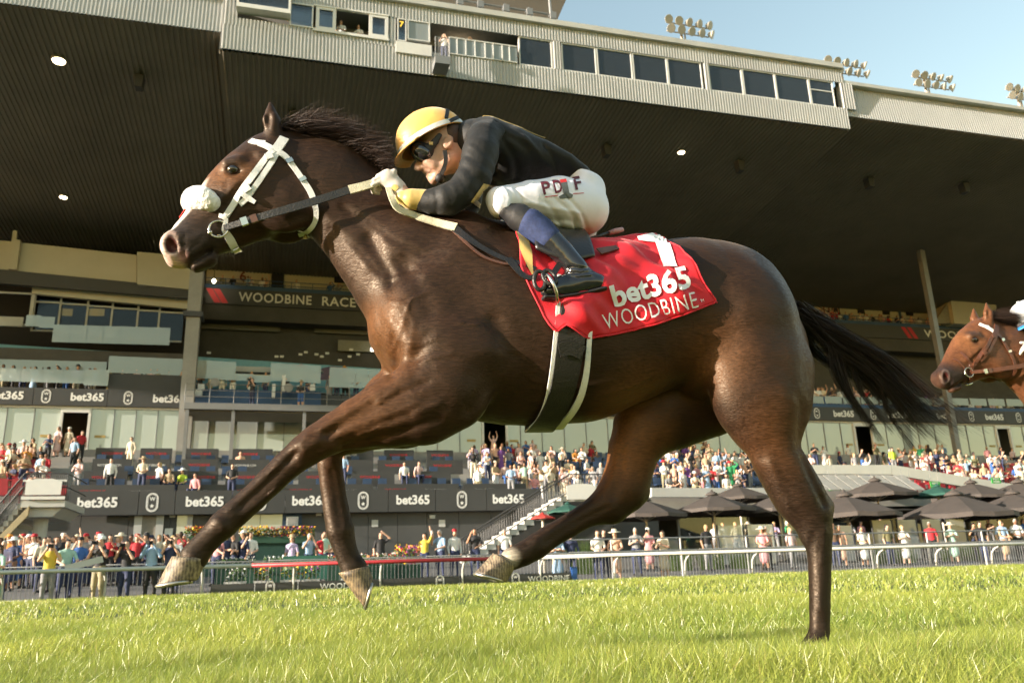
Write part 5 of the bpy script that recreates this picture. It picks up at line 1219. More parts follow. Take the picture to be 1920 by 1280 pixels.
# red reflection on the nose under the fleece, added as a strip across the blaze
for (u, v) in spline([np.array([357, 398, 0]), np.array([345, 409, 0]), np.array([334, 421, 0])], 10)[:, :2]:
    q = Vector(loc(hp(u, v, 0))); h_ = HBVH.find_nearest(q + Vector((-.05, 0, .05))); A2.append(h_[0] + h_[1] * .002); N2.append(h_[1])
at_horse(tag(ribbon(A2, N2, .034, .002, 'nose_reflection', mat('red_nose_reflection', (.60, .05, .04), .6), None), 'small red reflection added on the nose below the white fleece roll', 'reflection'))

# reins
HAND = hp(722, 338, .150)
ring_p = np.array(on_hide(420, 428, .014)[0])
def free_strap(pts, width, name, material, parent, nrm=(0, -1, 0), thick=.004, n=24):
    P_ = spline([np.array(p) for p in pts], n); return ribbon(P_, np.tile(np.array(nrm, float), (n, 1)), width, thick, name, material, parent)
def L(u, v, w): return loc(hp(u, v, w))
free_strap([ring_p, L(500, 403, .115), L(580, 380, .135), L(662, 354, .148)], [.022, .030, .030], 'rein', BLACK_L, BR)
free_strap([L(655, 356, .1492), L(682, 349, .152), L(712, 340, .150)], [.034, .032, .030], 'rein_grip', RUBBER, BR, thick=.007)
free_strap([mirror(ring_p), L(500, 403, -.115), L(580, 380, -.12), L(720, 340, -.05)], [.022, .030, .030], 'rein', BLACK_L, BR)
for u, v in ((452, 417), (470, 412)): free_strap([L(u, v, .108), L(u + 12, v - 4, .110)], .030, 'buckle', STEEL if u < 460 else BROWN_L, BR, thick=.010, n=3)
# loop of the rein below the hand, then leather down the shoulder
A, N_ = hide_path([(760, 402), (795, 414), (828, 423), (856, 430)], 16, .012)
A[0] = loc(hp(748, 392, .17)); lead = spline([L(728, 352, .165), L(736, 374, .178), A[0], A[3]], 12)
ribbon(np.concatenate([lead[:-1], A[3:]]), np.concatenate([np.tile([0, -1.0, .2], (11, 1)), N_[3:]]), [.020, .026, .030, .034], .006, 'rein_grip', RUBBER, BR)
strap([(850, 428), (880, 452), (915, 474), (950, 490), (985, 500), (1003, 508)], [.030, .020, .018, .020], 'rein', BLACK_L, BR, off=.010, both=False)
strap([(845, 428), (872, 455), (905, 482), (945, 496), (975, 498)], [.012, .009, .008], 'rein', BROWN_L, BR, off=.006, both=False)
strap([(952, 489), (962, 500), (975, 515), (990, 524), (1004, 520)], [.030, .022, .016], 'rein_buckle_end', BLACK_L, BR, off=.012, both=False)

# ------------------------------------------------------------------ saddle cloth draped over the back
def body_axis(s):
    a = [hp(900, 600), hp(1000, 620), hp(1100, 620), hp(1200, 600), hp(1300, 590), hp(1400, 600)]
    return np.interp(s, [p[0] for p in a], [p[1] for p in a])
def hide_at(s, phi, off):
    c = Vector((s, 0, body_axis(s))); d = Vector((0, -math.sin(phi), math.cos(phi)))
    h_ = HBVH.ray_cast(c + d * .9, -d)
    if h_[0] is None: return np.array(c + d * .3)
    return np.array(h_[0] + d * off)
MAT_H = np.array(HP.mat())
def to_px(p):
    q = MAT_H[:3, :3] @ np.asarray(p) + MAT_H[:3, 3] - CAM
    z = q @ CF; return 960 + F_PX * (q @ CX) / z, 640 - F_PX * (q @ CU) / z
EDGE = np.array([(959, 452), (975, 492), (990, 530), (1008, 566), (1024, 600), (1044, 622), (1062, 606), (1080, 618), (1103, 633), (1160, 624), (1228, 608), (1290, 586), (1339, 567)], float)
sx0, sx1 = hp(959, 450, .12)[0], hp(1268, 500, .22)[0]
NC, NR = 84, 40
def cloth_pt(s, phi, base=.014):
    p = hide_at(s, phi, base)
    f = abs(phi)
    wob = .012 * math.sin(17 * s + 3.0 * f) * min(1, f * 1.2) + .007 * math.sin(31 * s - 7 * f + 1) + .0045 * math.sin(58 * s - 21 * f) + .012 * math.exp(-((s - sx0 - .33 - .16 * f) / .05) ** 2) * min(1, f * 2) + .014 * math.exp(-((s - sx0 - .62 + .25 * f) / .07) ** 2)
    if f < .5: wob += .016 * (1 - f / .5) * math.exp(-((s - sx0 - .55) / .22) ** 2)
    d = np.array([0, -math.sin(phi), math.cos(phi)])
    return p + d * max(wob, -.006)
CG = np.zeros((NC, 2 * NR + 1, 3)); PH = np.zeros(NC)
for i in range(NC):
    f = i / (NC - 1); s = sx0 + (sx1 - sx0) * f
    for phi in np.linspace(.2, 2.0, 120):        # follow the hide down to the hem
        # the hem swings back towards the tail, as a cloth blown by the speed
        sh = .058 * max(0, f - .80) / .20 * (phi / 1.1) ** 2
        u, v = to_px(cloth_pt(s + sh, phi))
        if v >= np.interp(u, EDGE[:, 0], EDGE[:, 1]): break
    PH[i] = phi
PH[1:-1] = (PH[:-2] + PH[1:-1] * 2 + PH[2:]) / 4
for i in range(NC):
    f = i / (NC - 1); s = sx0 + (sx1 - sx0) * f
    for j in range(2 * NR + 1):
        phi = PH[i] * (j - NR) / NR; sh = .058 * max(0, f - .80) / .20 * (abs(phi) / 1.1) ** 2
        CG[i, j] = cloth_pt(s + sh, phi)
def grid_mesh(name, G, thick=0.003):
    a, b, _ = G.shape; V_ = G.reshape(-1, 3); I = np.arange(a * b).reshape(a, b)
    Q = np.stack([I[:-1, :-1], I[1:, :-1], I[1:, 1:], I[:-1, 1:]], -1).reshape(-1, 4)
    me = mesh_np(name, V_, Q); return me
cme = grid_mesh('saddle_cloth', CG)
CL = at_horse(obj('saddle_cloth', cme, RED_C)); tag(CL, 'red saddle cloth with white number 1 and lettering on the leading horse', 'saddle cloth')
sm = CL.modifiers.new('thickness', 'SOLIDIFY'); sm.thickness = .004; sm.offset = 1
_tri = [(i * (2 * NR + 1) + j, (i + 1) * (2 * NR + 1) + j, (i + 1) * (2 * NR + 1) + j + 1, i * (2 * NR + 1) + j + 1) for i in range(NC - 1) for j in range(2 * NR)]
CBVH = BVHTree.FromPolygons([tuple(p) for p in CG.reshape(-1, 3)], _tri)
# hem of the cloth: a rolled edge
mb = MB(); mb.tube([CG[i, -1] for i in range(0, NC, 2)] + [CG[-1, j] for j in range(2 * NR - 1, NR, -3)], .0035, 6); mb.build('hem', RED_C, CL, True)

def lay(V2, F_, fn, bvh, off, name, material, parent):
    """lay flat lettering on a surface: fn maps letter coordinates to photo positions on the near side"""
    out = []
    for x, y in V2[:, :2]:
        u, v = fn(x, y); d = (_mi.to_3x3() @ Vector(ray(u, v))).normalized(); h_ = bvh.ray_cast(CAM_L, d)
        if h_[0] is None: h_ = bvh.find_nearest(Vector(loc(hp(u, v, .2))))
        nrm = h_[1] if h_[1].dot(d) < 0 else -h_[1]
        out.append(tuple(h_[0] + nrm * off))
    return obj(name, mesh_np(name, out, F_, False), material, parent)
def affine(V2, x0y0, xdir, up):
    """letters: baseline start, baseline vector for the full width, vector for the full height (photo px)"""
    x0, x1 = V2[:, 0].min(), V2[:, 0].max(); y0, y1 = V2[:, 1].min(), V2[:, 1].max()
    def fn(x, y):
        a = (x - x0) / (x1 - x0); b = (y - y0) / (y1 - y0)
        return x0y0[0] + xdir[0] * a + up[0] * b, x0y0[1] + xdir[1] * a + up[1] * b
    return fn
V2, F2 = text_bm('bet365', 1, .030, 0, 1.0); lay(V2, F2, affine(V2, (1152, 578), (145, -38), (-12, -42)), CBVH, .0065, 'lettering', WHITE_P, CL)
V2, F2 = text_bm('WOODBINE', 1, -.006, 0, 1.12); lay(V2, F2, affine(V2, (1134, 618), (174, -42), (-8, -28)), CBVH, .0065, 'lettering', WHITE_P, CL)
V2, F2 = text_bm('TM', 1, .0, 0, 1.0); lay(V2, F2, affine(V2, (1311, 568), (8, -2), (-1, -5)), CBVH, .0065, 'lettering', WHITE_P, CL)
# the number one: a flag at the top and a slanted stem
def fine_poly(poly, n=4):
    bm = bmesh.new(); f_ = bm.faces.new([bm.verts.new((*p, 0)) for p in poly]); bmesh.ops.triangulate(bm, faces=[f_])
    for _ in range(n):
        bmesh.ops.subdivide_edges(bm, edges=[e for e in bm.edges if e.calc_length() > .12], cuts=1); bmesh.ops.triangulate(bm, faces=bm.faces)
    bm.verts.ensure_lookup_table(); bm.verts.index_update(); V_ = np.array([v.co[:] for v in bm.verts]); F_ = [tuple(v.index for v in q.verts) for q in bm.faces]; bm.free(); return V_, F_
for poly in ([(0, 0), (.42, 0), (.42, 1), (0, 1)], [(-.46, .80), (0.002, .74), (0.002, 1), (-.46, .92)]):
    V2, F2 = fine_poly(poly)
    lay(V2, F2, lambda x, y: (1243 + x * 64 - 20 * y, 502 - 63 * y - 3 * x), CBVH, .0065, 'number', WHITE_P, CL)
# gold lining along the front edge
strip = np.array([[CG[i, j] + np.array([0, -.004 * (1 if j > NR else -1), .003]) for j in range(NR + 2, 2 * NR - 6)] for i in range(0, 7)])
obj('gold_lining', grid_mesh('gold_lining', strip), GOLD, CL)

# girth: black elastic band with white edges, right round the barrel
GI = at_horse(empty('girth')); tag(GI, 'black elastic girth with white edges round the barrel of the leading horse', 'girth')
def loop_strap(px, width, name, material, parent, off, thick=.005):
    """strap down the near side in photo positions, carried under the belly and mirrored up the far side"""
    A, N_ = hide_path(px, 34, off)
    bot = A[-1]; pts = []; nr = []
    for i, t in enumerate(np.linspace(1, -1, 9)[1:-1]):
        w_ = -bot[1] * t; o_ = Vector((bot[0] - .004 * (1 - t * t), -w_, 0)); h_ = HBVH.ray_cast(Vector((bot[0], -w_, .2)), Vector((0, 0, 1)))
        z_ = h_[0].z - off if h_[0] is not None else bot[2]
        pts.append((bot[0], -w_, z_)); nr.append((0, 0, -1))
    AA = np.concatenate([A, np.array(pts), mirror(A)[::-1]]); NN = np.concatenate([N_, np.array(nr), mirror(N_)[::-1]])
    for _ in range(3): AA[1:-1] = (AA[:-2] + 2 * AA[1:-1] + AA[2:]) / 4
    return ribbon(AA, NN, width, thick, name, material, parent)
loop_strap([(1082, 500), (1078, 560), (1070, 620), (1062, 680), (1050, 735), (1030, 775), (1018, 790)], [.095, .100, .092, .102, .092, .098, .095], 'elastic_band', BLACK_L, GI, .022)
loop_strap([(1046, 520), (1044, 580), (1039, 635), (1032, 700), (1022, 750), (1008, 780), (996, 791)], [.014, .016, .015, .015, .014, .016, .014], 'white_edge', WHITE_S, GI, .018)
loop_strap([(1112, 520), (1107, 580), (1102, 635), (1098, 690), (1088, 735), (1072, 765), (1052, 788)], [.016, .018, .026, .034, .026, .018, .016], 'white_edge', WHITE_S, GI, .018)
strap([(1044, 656), (1066, 652), (1088, 660)], .05, 'buckle_flap', BLACK_L, GI, off=.030, thick=.008)

# racing saddle: thin black seat and flap
SA = at_horse(empty('saddle')); tag(SA, 'small black racing saddle on the red cloth under the jockey', 'saddle')
SDB = mat('saddle_black', (.02, .019, .02), .33, var=.2, vscale=20, bump=.1, bscale=120)
s0, s1 = hp(985, 450, .1)[0], hp(1104, 480, .18)[0]
G = np.zeros((22, 31, 3))
for i in range(22):
    for j in range(31):
        f = i / 21; ph = (j - 15) / 15 * (1.02 - .28 * abs(f - .55)); s = s0 + (s1 - s0) * (f + .04 * math.cos(ph * 2)); p = hide_at(s, ph, .034 + (.020 * (abs(f - .5) * 2) ** 3) * max(0, 1 - abs(ph) * 1.4)); G[i, j] = p
o = obj('seat', grid_mesh('seat', G), SDB, SA); md = o.modifiers.new('thickness', 'SOLIDIFY'); md.thickness = .010
strap([(1118, 485), (1140, 481), (1156, 478)], [.034, .030, .022], 'girth_point', BROWN_L, SA, off=.034, thick=.005)
# stirrup and leather
def loop3(c, a, b, ra, rb, r, name, material, parent, n=28):
    c = np.array(c); mb = MB(); mb.tube([c + np.array(a) * ra * math.cos(t) + np.array(b) * rb * math.sin(t) for t in np.linspace(0, 2 * math.pi, n)], r, 8, False); return mb.build(name, material, parent, True)
# ================================================================== THE JOCKEY
SKIN = mat('skin', (.50, .30, .21), .5, var=.12, vscale=30, subsurf=.15, bump=.08, bscale=120)
JK = mat('black_silk', (.010, .0095, .009), .62, var=.2, vscale=18, sheen=.12, bump=.15, bscale=40, spec=.35)
BRE = mat('white_breeches', (.80, .79, .88), .5, var=.04, vscale=12, bump=.10, bscale=22)
GLV = mat('glove_fabric', (.58, .52, .47), .7, var=.12, vscale=40, bump=.06, bscale=60)
YEL = mat('yellow_silk', (.86, .46, .11), .42, var=.08, vscale=14, bump=.15, bscale=16, sheen=.3)
BOOT = mat('boot_leather', (.012, .012, .014), .14, var=.2, vscale=20, coat=.6, bump=.10, bscale=24)
LENS = mat('goggle_lens', (.025, .025, .028), .05, var=0, coat=1.0)
BLK = mat('black_webbing', (.014, .013, .013), .6, var=.2, vscale=60)
DENIM = mat('blue_gaiter', (.020, .034, .105), .8, var=.3, vscale=80, bump=.12, bscale=200)
LEGG = mat('black_legging', (.016, .015, .016), .6, var=.2, vscale=30, bump=.1, bscale=60)
HAIRB = mat('jockey_hair', (.06, .03, .018), .6, var=.3, vscale=60, bump=.3, bscale=200)

pair0, circ0 = pair, circ
def build_jockey(name, label, group, mats):
    JR = at_horse(empty(name)); tag(JR, label, 'jockey', group)
    def field(px, wlo, whi, h=.0045):  # bounds
        P_ = np.array([W(u, v, w) for u, v in px for w in (wlo, 0, whi)]); P_ = np.concatenate([P_, [[P_[0, 0], P_[0, 1], wlo], [P_[0, 0], P_[0, 1], whi]]])
        return Field(P_.min(0) - .02, P_.max(0) + .02, h)
    def W(u, v, w): return hw(u, v, abs(w), 1 if w >= 0 else -1)     # the far side mirrors the near side
    def mir(t, w): c_ = t[0].copy(); c_[2] = w; return (c_, t[1], t[2])
    def pair(u1, v1, u2, v2, w=0.0, q=1.0): return mir(pair0(u1, v1, u2, v2, abs(w), q), w)
    def circ(u, v, r, w=0.0, q=1.0): return mir(circ0(u, v, r, abs(w), q), w)
    def done(F_, nm, m_, it=2, par=None):
        V_, Q = F_.mesh(); V_ = relax(V_, Q, it, .5)
        return obj(nm, mesh_np(nm, loc(V_), Q), m_, par or JR)
    TE = math.tan(R(27))      # sight lines rise to the rider: keep the measured outline for wide, round forms
    def slim(t): r0, W_ = t[1], t[1] * t[2]; r1 = math.sqrt(max((.5 * r0) ** 2, r0 ** 2 - (W_ * TE) ** 2)); return (t[0], r1, W_ / r1)
    HW = .03   # head sits slightly to the near side
    # ---- body: one continuous figure (head, neck, trunk, limbs); clothes are worn over it
    B = field([(690, 190), (1160, 580)], -.34, .40, .006)
    B.add_ell(W(828, 262, HW), (.090, .098, .076), None, .02)
    a = R(24); rot = [(math.cos(a), math.sin(a), 0), (-math.sin(a), math.cos(a), 0), (0, 0, 1)]
    B.add_ell(W(815, 296, HW), (.052, .080, .062), rot, .03)
    for sd in (1, -1):
        B.cap(W(843, 298, HW + sd * .050), W(818, 331, HW + sd * .024), .024, .018, 1, 1, .02)     # jaw
        B.cap(W(803, 305, HW + sd * .036), W(812, 311, HW + sd * .042), .017, .016, 1, 1, .02)     # cheek
        B.cap(W(784, 279, HW + sd * .018), W(800, 274, HW + sd * .05), .012, .012, 1, 1, .02)      # brow
        B.cut_ell(W(792, 290, HW + sd * .032), (.015, .013, .016), None, .010)                     # eye socket
        B.add_ell(W(841, 267, HW + sd * .077), (.019, .031, .010), rot, .004)                      # ear
        B.cut_ell(W(839, 266, HW + sd * .088), (.010, .020, .009), rot, .004)
        B.add_ell(W(788, 316, HW + sd * .012), (.010, .008, .010), None, .005)                     # nostril wing
        B.press([W(795, 311, HW + sd * .030), W(802, 318, HW + sd * .036), W(810, 330, HW + sd * .034)], -.005, .006)   # smile fold
    B.cap(W(787, 290, HW), W(782, 316, HW), .009, .0125, 1, 1, .012)                               # nose
    B.chain([(W(804, 323, HW - .026), .006, 1), (W(796, 320, HW), .0085, 1), (W(805, 322, HW + .028), .006, 1)], .006)  # upper lip
    B.chain([(W(810, 331, HW - .022), .006, 1), (W(802, 331, HW), .009, 1), (W(811, 330, HW + .024), .006, 1)], .006)   # lower lip
    B.chain([(W(812, 338, HW - .012), .017, 1), (W(812, 338, HW + .012), .017, 1)], .015)          # chin
    B.press([W(805, 328, HW - .03), W(797, 326, HW), W(808, 326, HW + .032)], -.008, .004)         # mouth
    B.cap(W(846, 298, HW), W(892, 290, .0), .056, .062, 1, 1, .03)                                 # neck
    B.chain([(W(905, 284, 0), .060, 1.9), (W(960, 302, 0), .060, 1.8), (W(1040, 335, 0), .030, 1.6), (W(1092, 385, 0), .035, 1.5)], .02)
    for sd in (1, -1):
        wk = 1 if sd > 0 else .95
        B.chain([(W(896, 268, sd * .155), .045, 1), (W(862, 372, sd * .185), .036, 1), (W(800, 375, .145 if sd > 0 else -.075), .028, 1), (W(760, 366, .150 if sd > 0 else -.055), .025, 1), (W(742, 348, .150 if sd > 0 else -.05), .028, .8)], .03)
        B.chain([(W(1085, 385, sd * .08), .06, 1), (W(1010, 374, sd * .15), .062, 1), (W(942, 378, sd * .19), .032, 1), (W(1000, 426, sd * .215), .030, 1), (W(1088, 508, sd * .262), .022, 1), (W(1085, 535, sd * .265), .020, 1), (W(1040, 548, sd * .265), .016, 1)], .02)
    done(B, 'body', mats['skin'])
    # eyes behind the goggles are hidden; hair at the nape
    Hh = field([(820, 230), (880, 320)], -.1, .16)
    Hh.add_ell(W(842, 262, HW), (.060, .078, .079), None, .02); Hh.cut_ell(W(800, 300, HW), (.068, .09, .12), None, .01); Hh.cut_ell(W(838, 272, HW + .10), (.016, .03, .03), None, .01)
    done(Hh, 'hair', mats['hair'])
    # ---- jacket with sleeves
    J = field([(760, 205), (1110, 420)], -.30, .33, .005)
    def jp(u1, v1, u2, v2, w, q): return pair(u1, v1, u2, v2, w, q)
    J.chain([slim(t) for t in (jp(893, 229, 872, 325, 0, 1.2), jp(922, 228, 888, 338, 0, 1.32), jp(965, 244, 934, 352, 0, 1.28), jp(1018, 267, 990, 352, 0, 1.35), jp(1062, 292, 1042, 358, 0, 1.6), jp(1090, 312, 1072, 372, 0, 1.5))], .02)
    for sd in (1, -1):
        e = .16 if sd > 0 else -.075
        J.chain([jp(884, 240, 926, 282, sd * .165, .95), jp(868, 276, 934, 296, sd * .19, .9), jp(859, 318, 922, 336, sd * .205, .85), jp(838, 350, 892, 372, sd * .205, .9), jp(824, 350, 858, 398, sd * .195, .95), jp(806, 356, 818, 400, sd * .17 if sd > 0 else -.12, 1), jp(792, 361, 790, 396, e, 1)], .03)
    # creases of the sleeve, pulled from shoulder to elbow, and of the back
    for pts, amp, sg in (([(878, 258), (900, 282), (932, 298)], -.008, .008), ([(870, 284), (898, 308), (928, 320)], -.009, .007), ([(866, 308), (886, 330), (914, 346)], -.009, .007), ([(858, 330), (872, 352), (894, 366)], -.008, .007), ([(848, 345), (857, 366), (858, 394)], .008, .007), ([(838, 350), (845, 372), (843, 398)], -.008, .006), ([(828, 352), (832, 376), (829, 398)], .006, .006), ([(818, 354), (822, 378), (818, 398)], -.007, .006), ([(806, 358), (809, 378), (805, 396)], -.005, .005), ([(882, 270), (905, 295), (930, 308)], .007, .008), ([(872, 298), (894, 320), (922, 334)], .008, .008), ([(864, 322), (880, 342), (902, 358)], .007, .007), ([(900, 240), (912, 262), (934, 280)], -.006, .010)):
        q_ = rng.uniform(.10, .36); J.press2([W(u, v, .25) for u, v in pts], amp * q_, sg * rng.uniform(.9, 1.5), .17, .34); J.press2([W(u, v, -.25) for u, v in pts], amp * q_, sg, -.34, -.17)
    for pts, amp, sg in (([(938, 262), (975, 300), (1012, 338)], -.007, .012), ([(945, 335), (990, 322), (1055, 318)], -.009, .010), ([(980, 262), (1020, 295), (1066, 320)], .006, .012), ([(936, 295), (948, 322), (940, 348)], -.010, .009), ([(1000, 345), (1030, 330), (1075, 322)], .007, .008), ([(1020, 272), (1050, 300), (1085, 322)], -.006, .010), ([(955, 345), (975, 330), (1010, 318)], .007, .009), ([(925, 238), (950, 262), (990, 280)], -.004, .012)):
        J.press2([W(u, v, .15) for u, v in pts], amp, sg, .02, .175); J.press2([W(u, v, -.15) for u, v in pts], amp, sg, -.175, -.02)
    jk = done(J, 'jacket', mats['jacket'])
    jv = np.array([v.co[:] for v in jk.data.vertices]); JB = BVHTree.FromPolygons([tuple(p) for p in jv], [tuple(p.vertices) for p in jk.data.polygons])
    # collar
    mb = MB(); c0 = W(872, 268, .02)
    mb.tube([loc(c0 + np.array([.012 * math.cos(t) - .02 * math.sin(t) * 0, .062 * math.sin(t), .066 * math.cos(t)])) for t in np.linspace(0, 2 * math.pi, 25)], .012, 8, False); mb.build('collar', mats['jacket'], jk, True)
    # gold trim: back stripe, side diamond
    def patch(poly, off, nm, m_, bvh, par, n=5):
        """flat patch sewn on the cloth: polygon in photo positions"""
        P_ = np.array(poly, float); c = P_.mean(0); sc = np.abs(P_ - c).max(); V2, F2 = fine_poly([tuple((p - c) / sc) for p in P_], n)
        return lay(V2, F2, lambda x, y: (c[0] + x * sc, c[1] + y * sc), bvh, off, nm, m_, par)
    if mats.get('trim'):
        S_ = []; N_ = []
        for u, v in spline([np.array([902, 224, 0]), np.array([922, 228, 0]), np.array([965, 245, 0]), np.array([1018, 268, 0])], 20)[:, :2]:
            h_ = JB.ray_cast(Vector(loc(W(u, v - 30, .075))), Vector((0, 0, -1))); S_.append(h_[0] + h_[1] * .002); N_.append(h_[1])
        ribbon(S_, N_, .075, .002, 'gold_stripe', mats['trim'], jk)
        patch([(882, 378), (906, 344), (934, 348), (926, 356), (910, 354), (894, 378), (906, 386), (900, 392)], .003, 'gold_diamond', mats['trim'], JB, jk)
    # cuffs
    for sd in (1, -1):
        w1 = .16 if sd > 0 else -.075; w2 = .155 if sd > 0 else -.055
        C_ = field([(735, 340), (810, 410)], w1 - .06, w1 + .09, .004)
        C_.chain([pair(796, 357, 793, 394, w1, 1), pair(772, 356, 770, 392, w1 - .002, 1), pair(754, 358, 757, 384, w2, 1)], .01)
        for u in (786, 776, 765): C_.press([W(u, 358, w1 + .04), W(u + 3, 375, w1 + .05), W(u - 2, 392, w1 + .03)], -.003, .005)
        done(C_, 'cuff', mats.get('trim') or mats['jacket'], 1)
    # gloves: palm, four fingers closed on the rein, thumb
    for sd in (1, -1):
        w0 = .150 if sd > 0 else -.05
        G_ = field([(695, 305), (770, 385)], w0 - .09, w0 + .08, .0028)
        G_.cap(W(760, 371, w0), W(744, 353, w0), .025, .027, 1, .9, .015)                            # wrist
        G_.cap(W(744, 352, w0), W(728, 334, w0 + sd * .004), .033, .034, .55, .55, .015)             # back of the hand
        for k_, (ku, kv) in enumerate(((739, 322), (727, 323), (718, 331), (712, 341))):
            r_ = (.0098, .0105, .0100, .0090)[k_]; wk = w0 + sd * (.010 - .002 * k_)
            ln = (1.0, 1.1, 1.02, .85)[k_]
            A_ = W(ku, kv, wk); B_ = A_ + np.array([-.030 * ln, -.016 * ln, -sd * .004]); C2 = B_ + np.array([.004, -.016 * ln, -sd * .026]); D_ = C2 + np.array([.020, .002, -sd * .012])
            G_.chain([(W(735 + 2 * k_, 341 + 3 * k_, w0 + sd * .004), r_ * 1.15, 1), (A_, r_ * 1.12, 1), (B_, r_, 1), (C2, r_ * .92, 1), (D_, r_ * .8, 1)], .004)
        T0 = W(748, 345, w0 - sd * .018); T1 = W(738, 330, w0 - sd * .040); T2 = W(722, 328, w0 - sd * .046)
        G_.chain([(T0, .016, 1), (T1, .0115, 1), (T2, .0095, 1)], .006)
        for pts in ([(750, 372), (745, 360), (752, 350)], [(742, 365), (735, 352), (740, 338)]): G_.press([W(u, v, w0 + sd * .03) for u, v in pts], -.0022, .004)
        go = done(G_, 'glove', mats['glove'], 1)
        if sd > 0:
            gv = np.array([v.co[:] for v in go.data.vertices]); GB = BVHTree.FromPolygons([tuple(p) for p in gv], [tuple(p.vertices) for p in go.data.polygons])
            if mats.get('trim'): patch([(733, 352), (738, 346), (745, 347), (748, 352), (744, 356), (743, 352), (741, 359), (739, 353), (736, 356)], .0015, 'glove_badge', mats['trim'], GB, go, 4)
    # ---- breeches
    K = field([(900, 300), (1160, 460)], -.30, .34, .005)
    K.chain([slim(circ(1075, 345, 34, 0, 1.6)), slim(circ(1093, 368, 50, 0, 1.25)), slim(circ(1090, 394, 49, 0, 1.15))], .03)
    for sd in (1, -1):
        K.chain([circ(1092, 392, 50, sd * .075, .95), circ(1050, 382, 52, sd * .115, .85), pair(988, 342, 1004, 412, sd * .155, .95), pair(948, 350, 962, 402, sd * .18, 1.0), circ(935, 375, 24, sd * .19, 1.1), circ(938, 386, 23, sd * .195, 1.1)], .03)
        for pts, amp, sg in (([(975, 398), (1020, 402), (1090, 405)], -.006, .008), ([(985, 385), (1030, 390), (1090, 395)], .005, .007), ([(1010, 412), (1060, 418), (1100, 424)], -.006, .008), ([(1040, 376), (1080, 400), (1110, 430)], -.006, .006), ([(1060, 370), (1095, 395), (1125, 420)], -.006, .006), ([(1020, 382), (1056, 406), (1085, 432)], -.005, .006), ([(960, 355), (975, 378), (980, 400)], -.006, .007), ([(1000, 346), (1030, 336), (1070, 334)], -.005, .007), ([(940, 360), (952, 380), (948, 398)], .005, .007)):
            K.press2([W(u, v, sd * .2) for u, v in pts], amp, sg, *((.09, .34) if sd > 0 else (-.34, -.09)))
    br = done(K, 'breeches', mats['breeches'])
    bv = np.array([v.co[:] for v in br.data.vertices]); KB = BVHTree.FromPolygons([tuple(p) for p in bv], [tuple(p.vertices) for p in br.data.polygons])
    if mats.get('letters'):
        DR = mat('dark_red_print', (.10, .008, .02), .6, var=0)
        for ch, x0, wd_, y0, tilt in (('P', 1013, 16, 366, -2), ('D', 1035, 15, 363, -2), ('F', 1073, 13, 357, -2)):
            V2, F2 = text_bm(ch, 1, .02, 0, 1, .2); lay(V2, F2, affine(V2, (x0 + 6, y0), (wd_, tilt), (-6, -24)), KB, .003, 'lettering', DR, br)
        patch([(1049, 338), (1061, 336), (1063, 342), (1051, 344)], .003, 'print_red', mat('red_print', (.55, .02, .02), .6, var=0), KB, br, 3)
        patch([(1051, 344), (1063, 342), (1067, 362), (1074, 366), (1072, 371), (1050, 373), (1047, 369), (1056, 364)], .003, 'print_boot', mat('grey_print', (.10, .11, .11), .6, var=.3, vscale=200), KB, br, 3)
        for a_, b_ in (((1021, 369), (1046, 366)), ((1074, 363), (1094, 362))): patch([a_, b_, (b_[0], b_[1] + 1.2), (a_[0], a_[1] + 1.2)], .003, 'print_line', mat('red_print', (.55, .02, .02), .6), KB, br, 2)
    # ---- lower legs: legging, gaiter, boot
    for sd in (1, -1):
        w1, w2, w3 = sd * .205, sd * .235, sd * .265
        Lg = field([(925, 370), (1020, 460)], w1 - .09, w1 + .11, .0045); Lg.chain([pair(955, 383, 940, 408, w1, 1.05), pair(985, 388, 960, 426, w1, 1.0), pair(1008, 402, 980, 440, w1 + sd * .01, 1.0)], .01); done(Lg, 'legging', mats['legging'], 1)
        Ga = field([(960, 385), (1060, 480)], w1 - .09, w1 + .13, .0045); Ga.chain([pair(1012, 401, 978, 440, w1 + sd * .01, 1.03), pair(1030, 416, 995, 453, w1 + sd * .018, 1.0), pair(1045, 432, 1011, 464, w2, 1.0)], .01); done(Ga, 'gaiter', mats['gaiter'], 1)
        Bo = field([(980, 425), (1150, 580)], min(w2, w3) - .10, max(w2, w3) + .10, .0045)
        Bo.chain([pair(1047, 435, 1014, 466, w2, 1.0), pair(1070, 460, 1036, 485, w2 + sd * .01, 1.0), pair(1098, 494, 1066, 512, w3, 1.0), pair(1108, 512, 1080, 530, w3, 1.0), pair(1116, 518, 1108, 545, w3, 1.1)], .02)
        Bo.chain([pair(1120, 513, 1118, 549, w3, .95), pair(1092, 504, 1090, 556, w3, .75), pair(1060, 516, 1058, 562, w3, .85), pair(1026, 534, 1026, 563, w3 - sd * .005, 1.2)], .02)
        for pts in ([(1072, 497), (1090, 503), (1106, 500)], [(1068, 507), (1090, 512), (1112, 508)], [(1066, 516), (1085, 521), (1110, 519)]): Bo.press2([W(u, v, w3 + sd * .04) for u, v in pts], -.006, .005, *sorted((w3, w3 + sd * .10)))
        bo = done(Bo, 'boot', mats['boot'], 1)
        So = field([(1005, 545), (1145, 570)], w3 - .06, w3 + .06, .004); So.chain([pair(1131, 540, 1129, 551, w3, 3.6), pair(1090, 550, 1090, 559, w3, 4.0), pair(1050, 557, 1050, 565, w3, 4.6), pair(1018, 557, 1018, 566, w3, 4.4)], .005); done(So, 'sole', mats['legging'], 1, bo)
    # ---- helmet with silk cover
    HM = tag(empty('helmet_tmp'), None); bpy.data.objects.remove(HM)
    hc = W(810, 264, HW); fd = (W(750, 291, HW) - W(870, 238, HW)); Lh = np.linalg.norm(fd) / 2; fd /= np.linalg.norm(fd); up = np.array([fd[1], -fd[0], 0]);  up = up if up[1] > 0 else -up
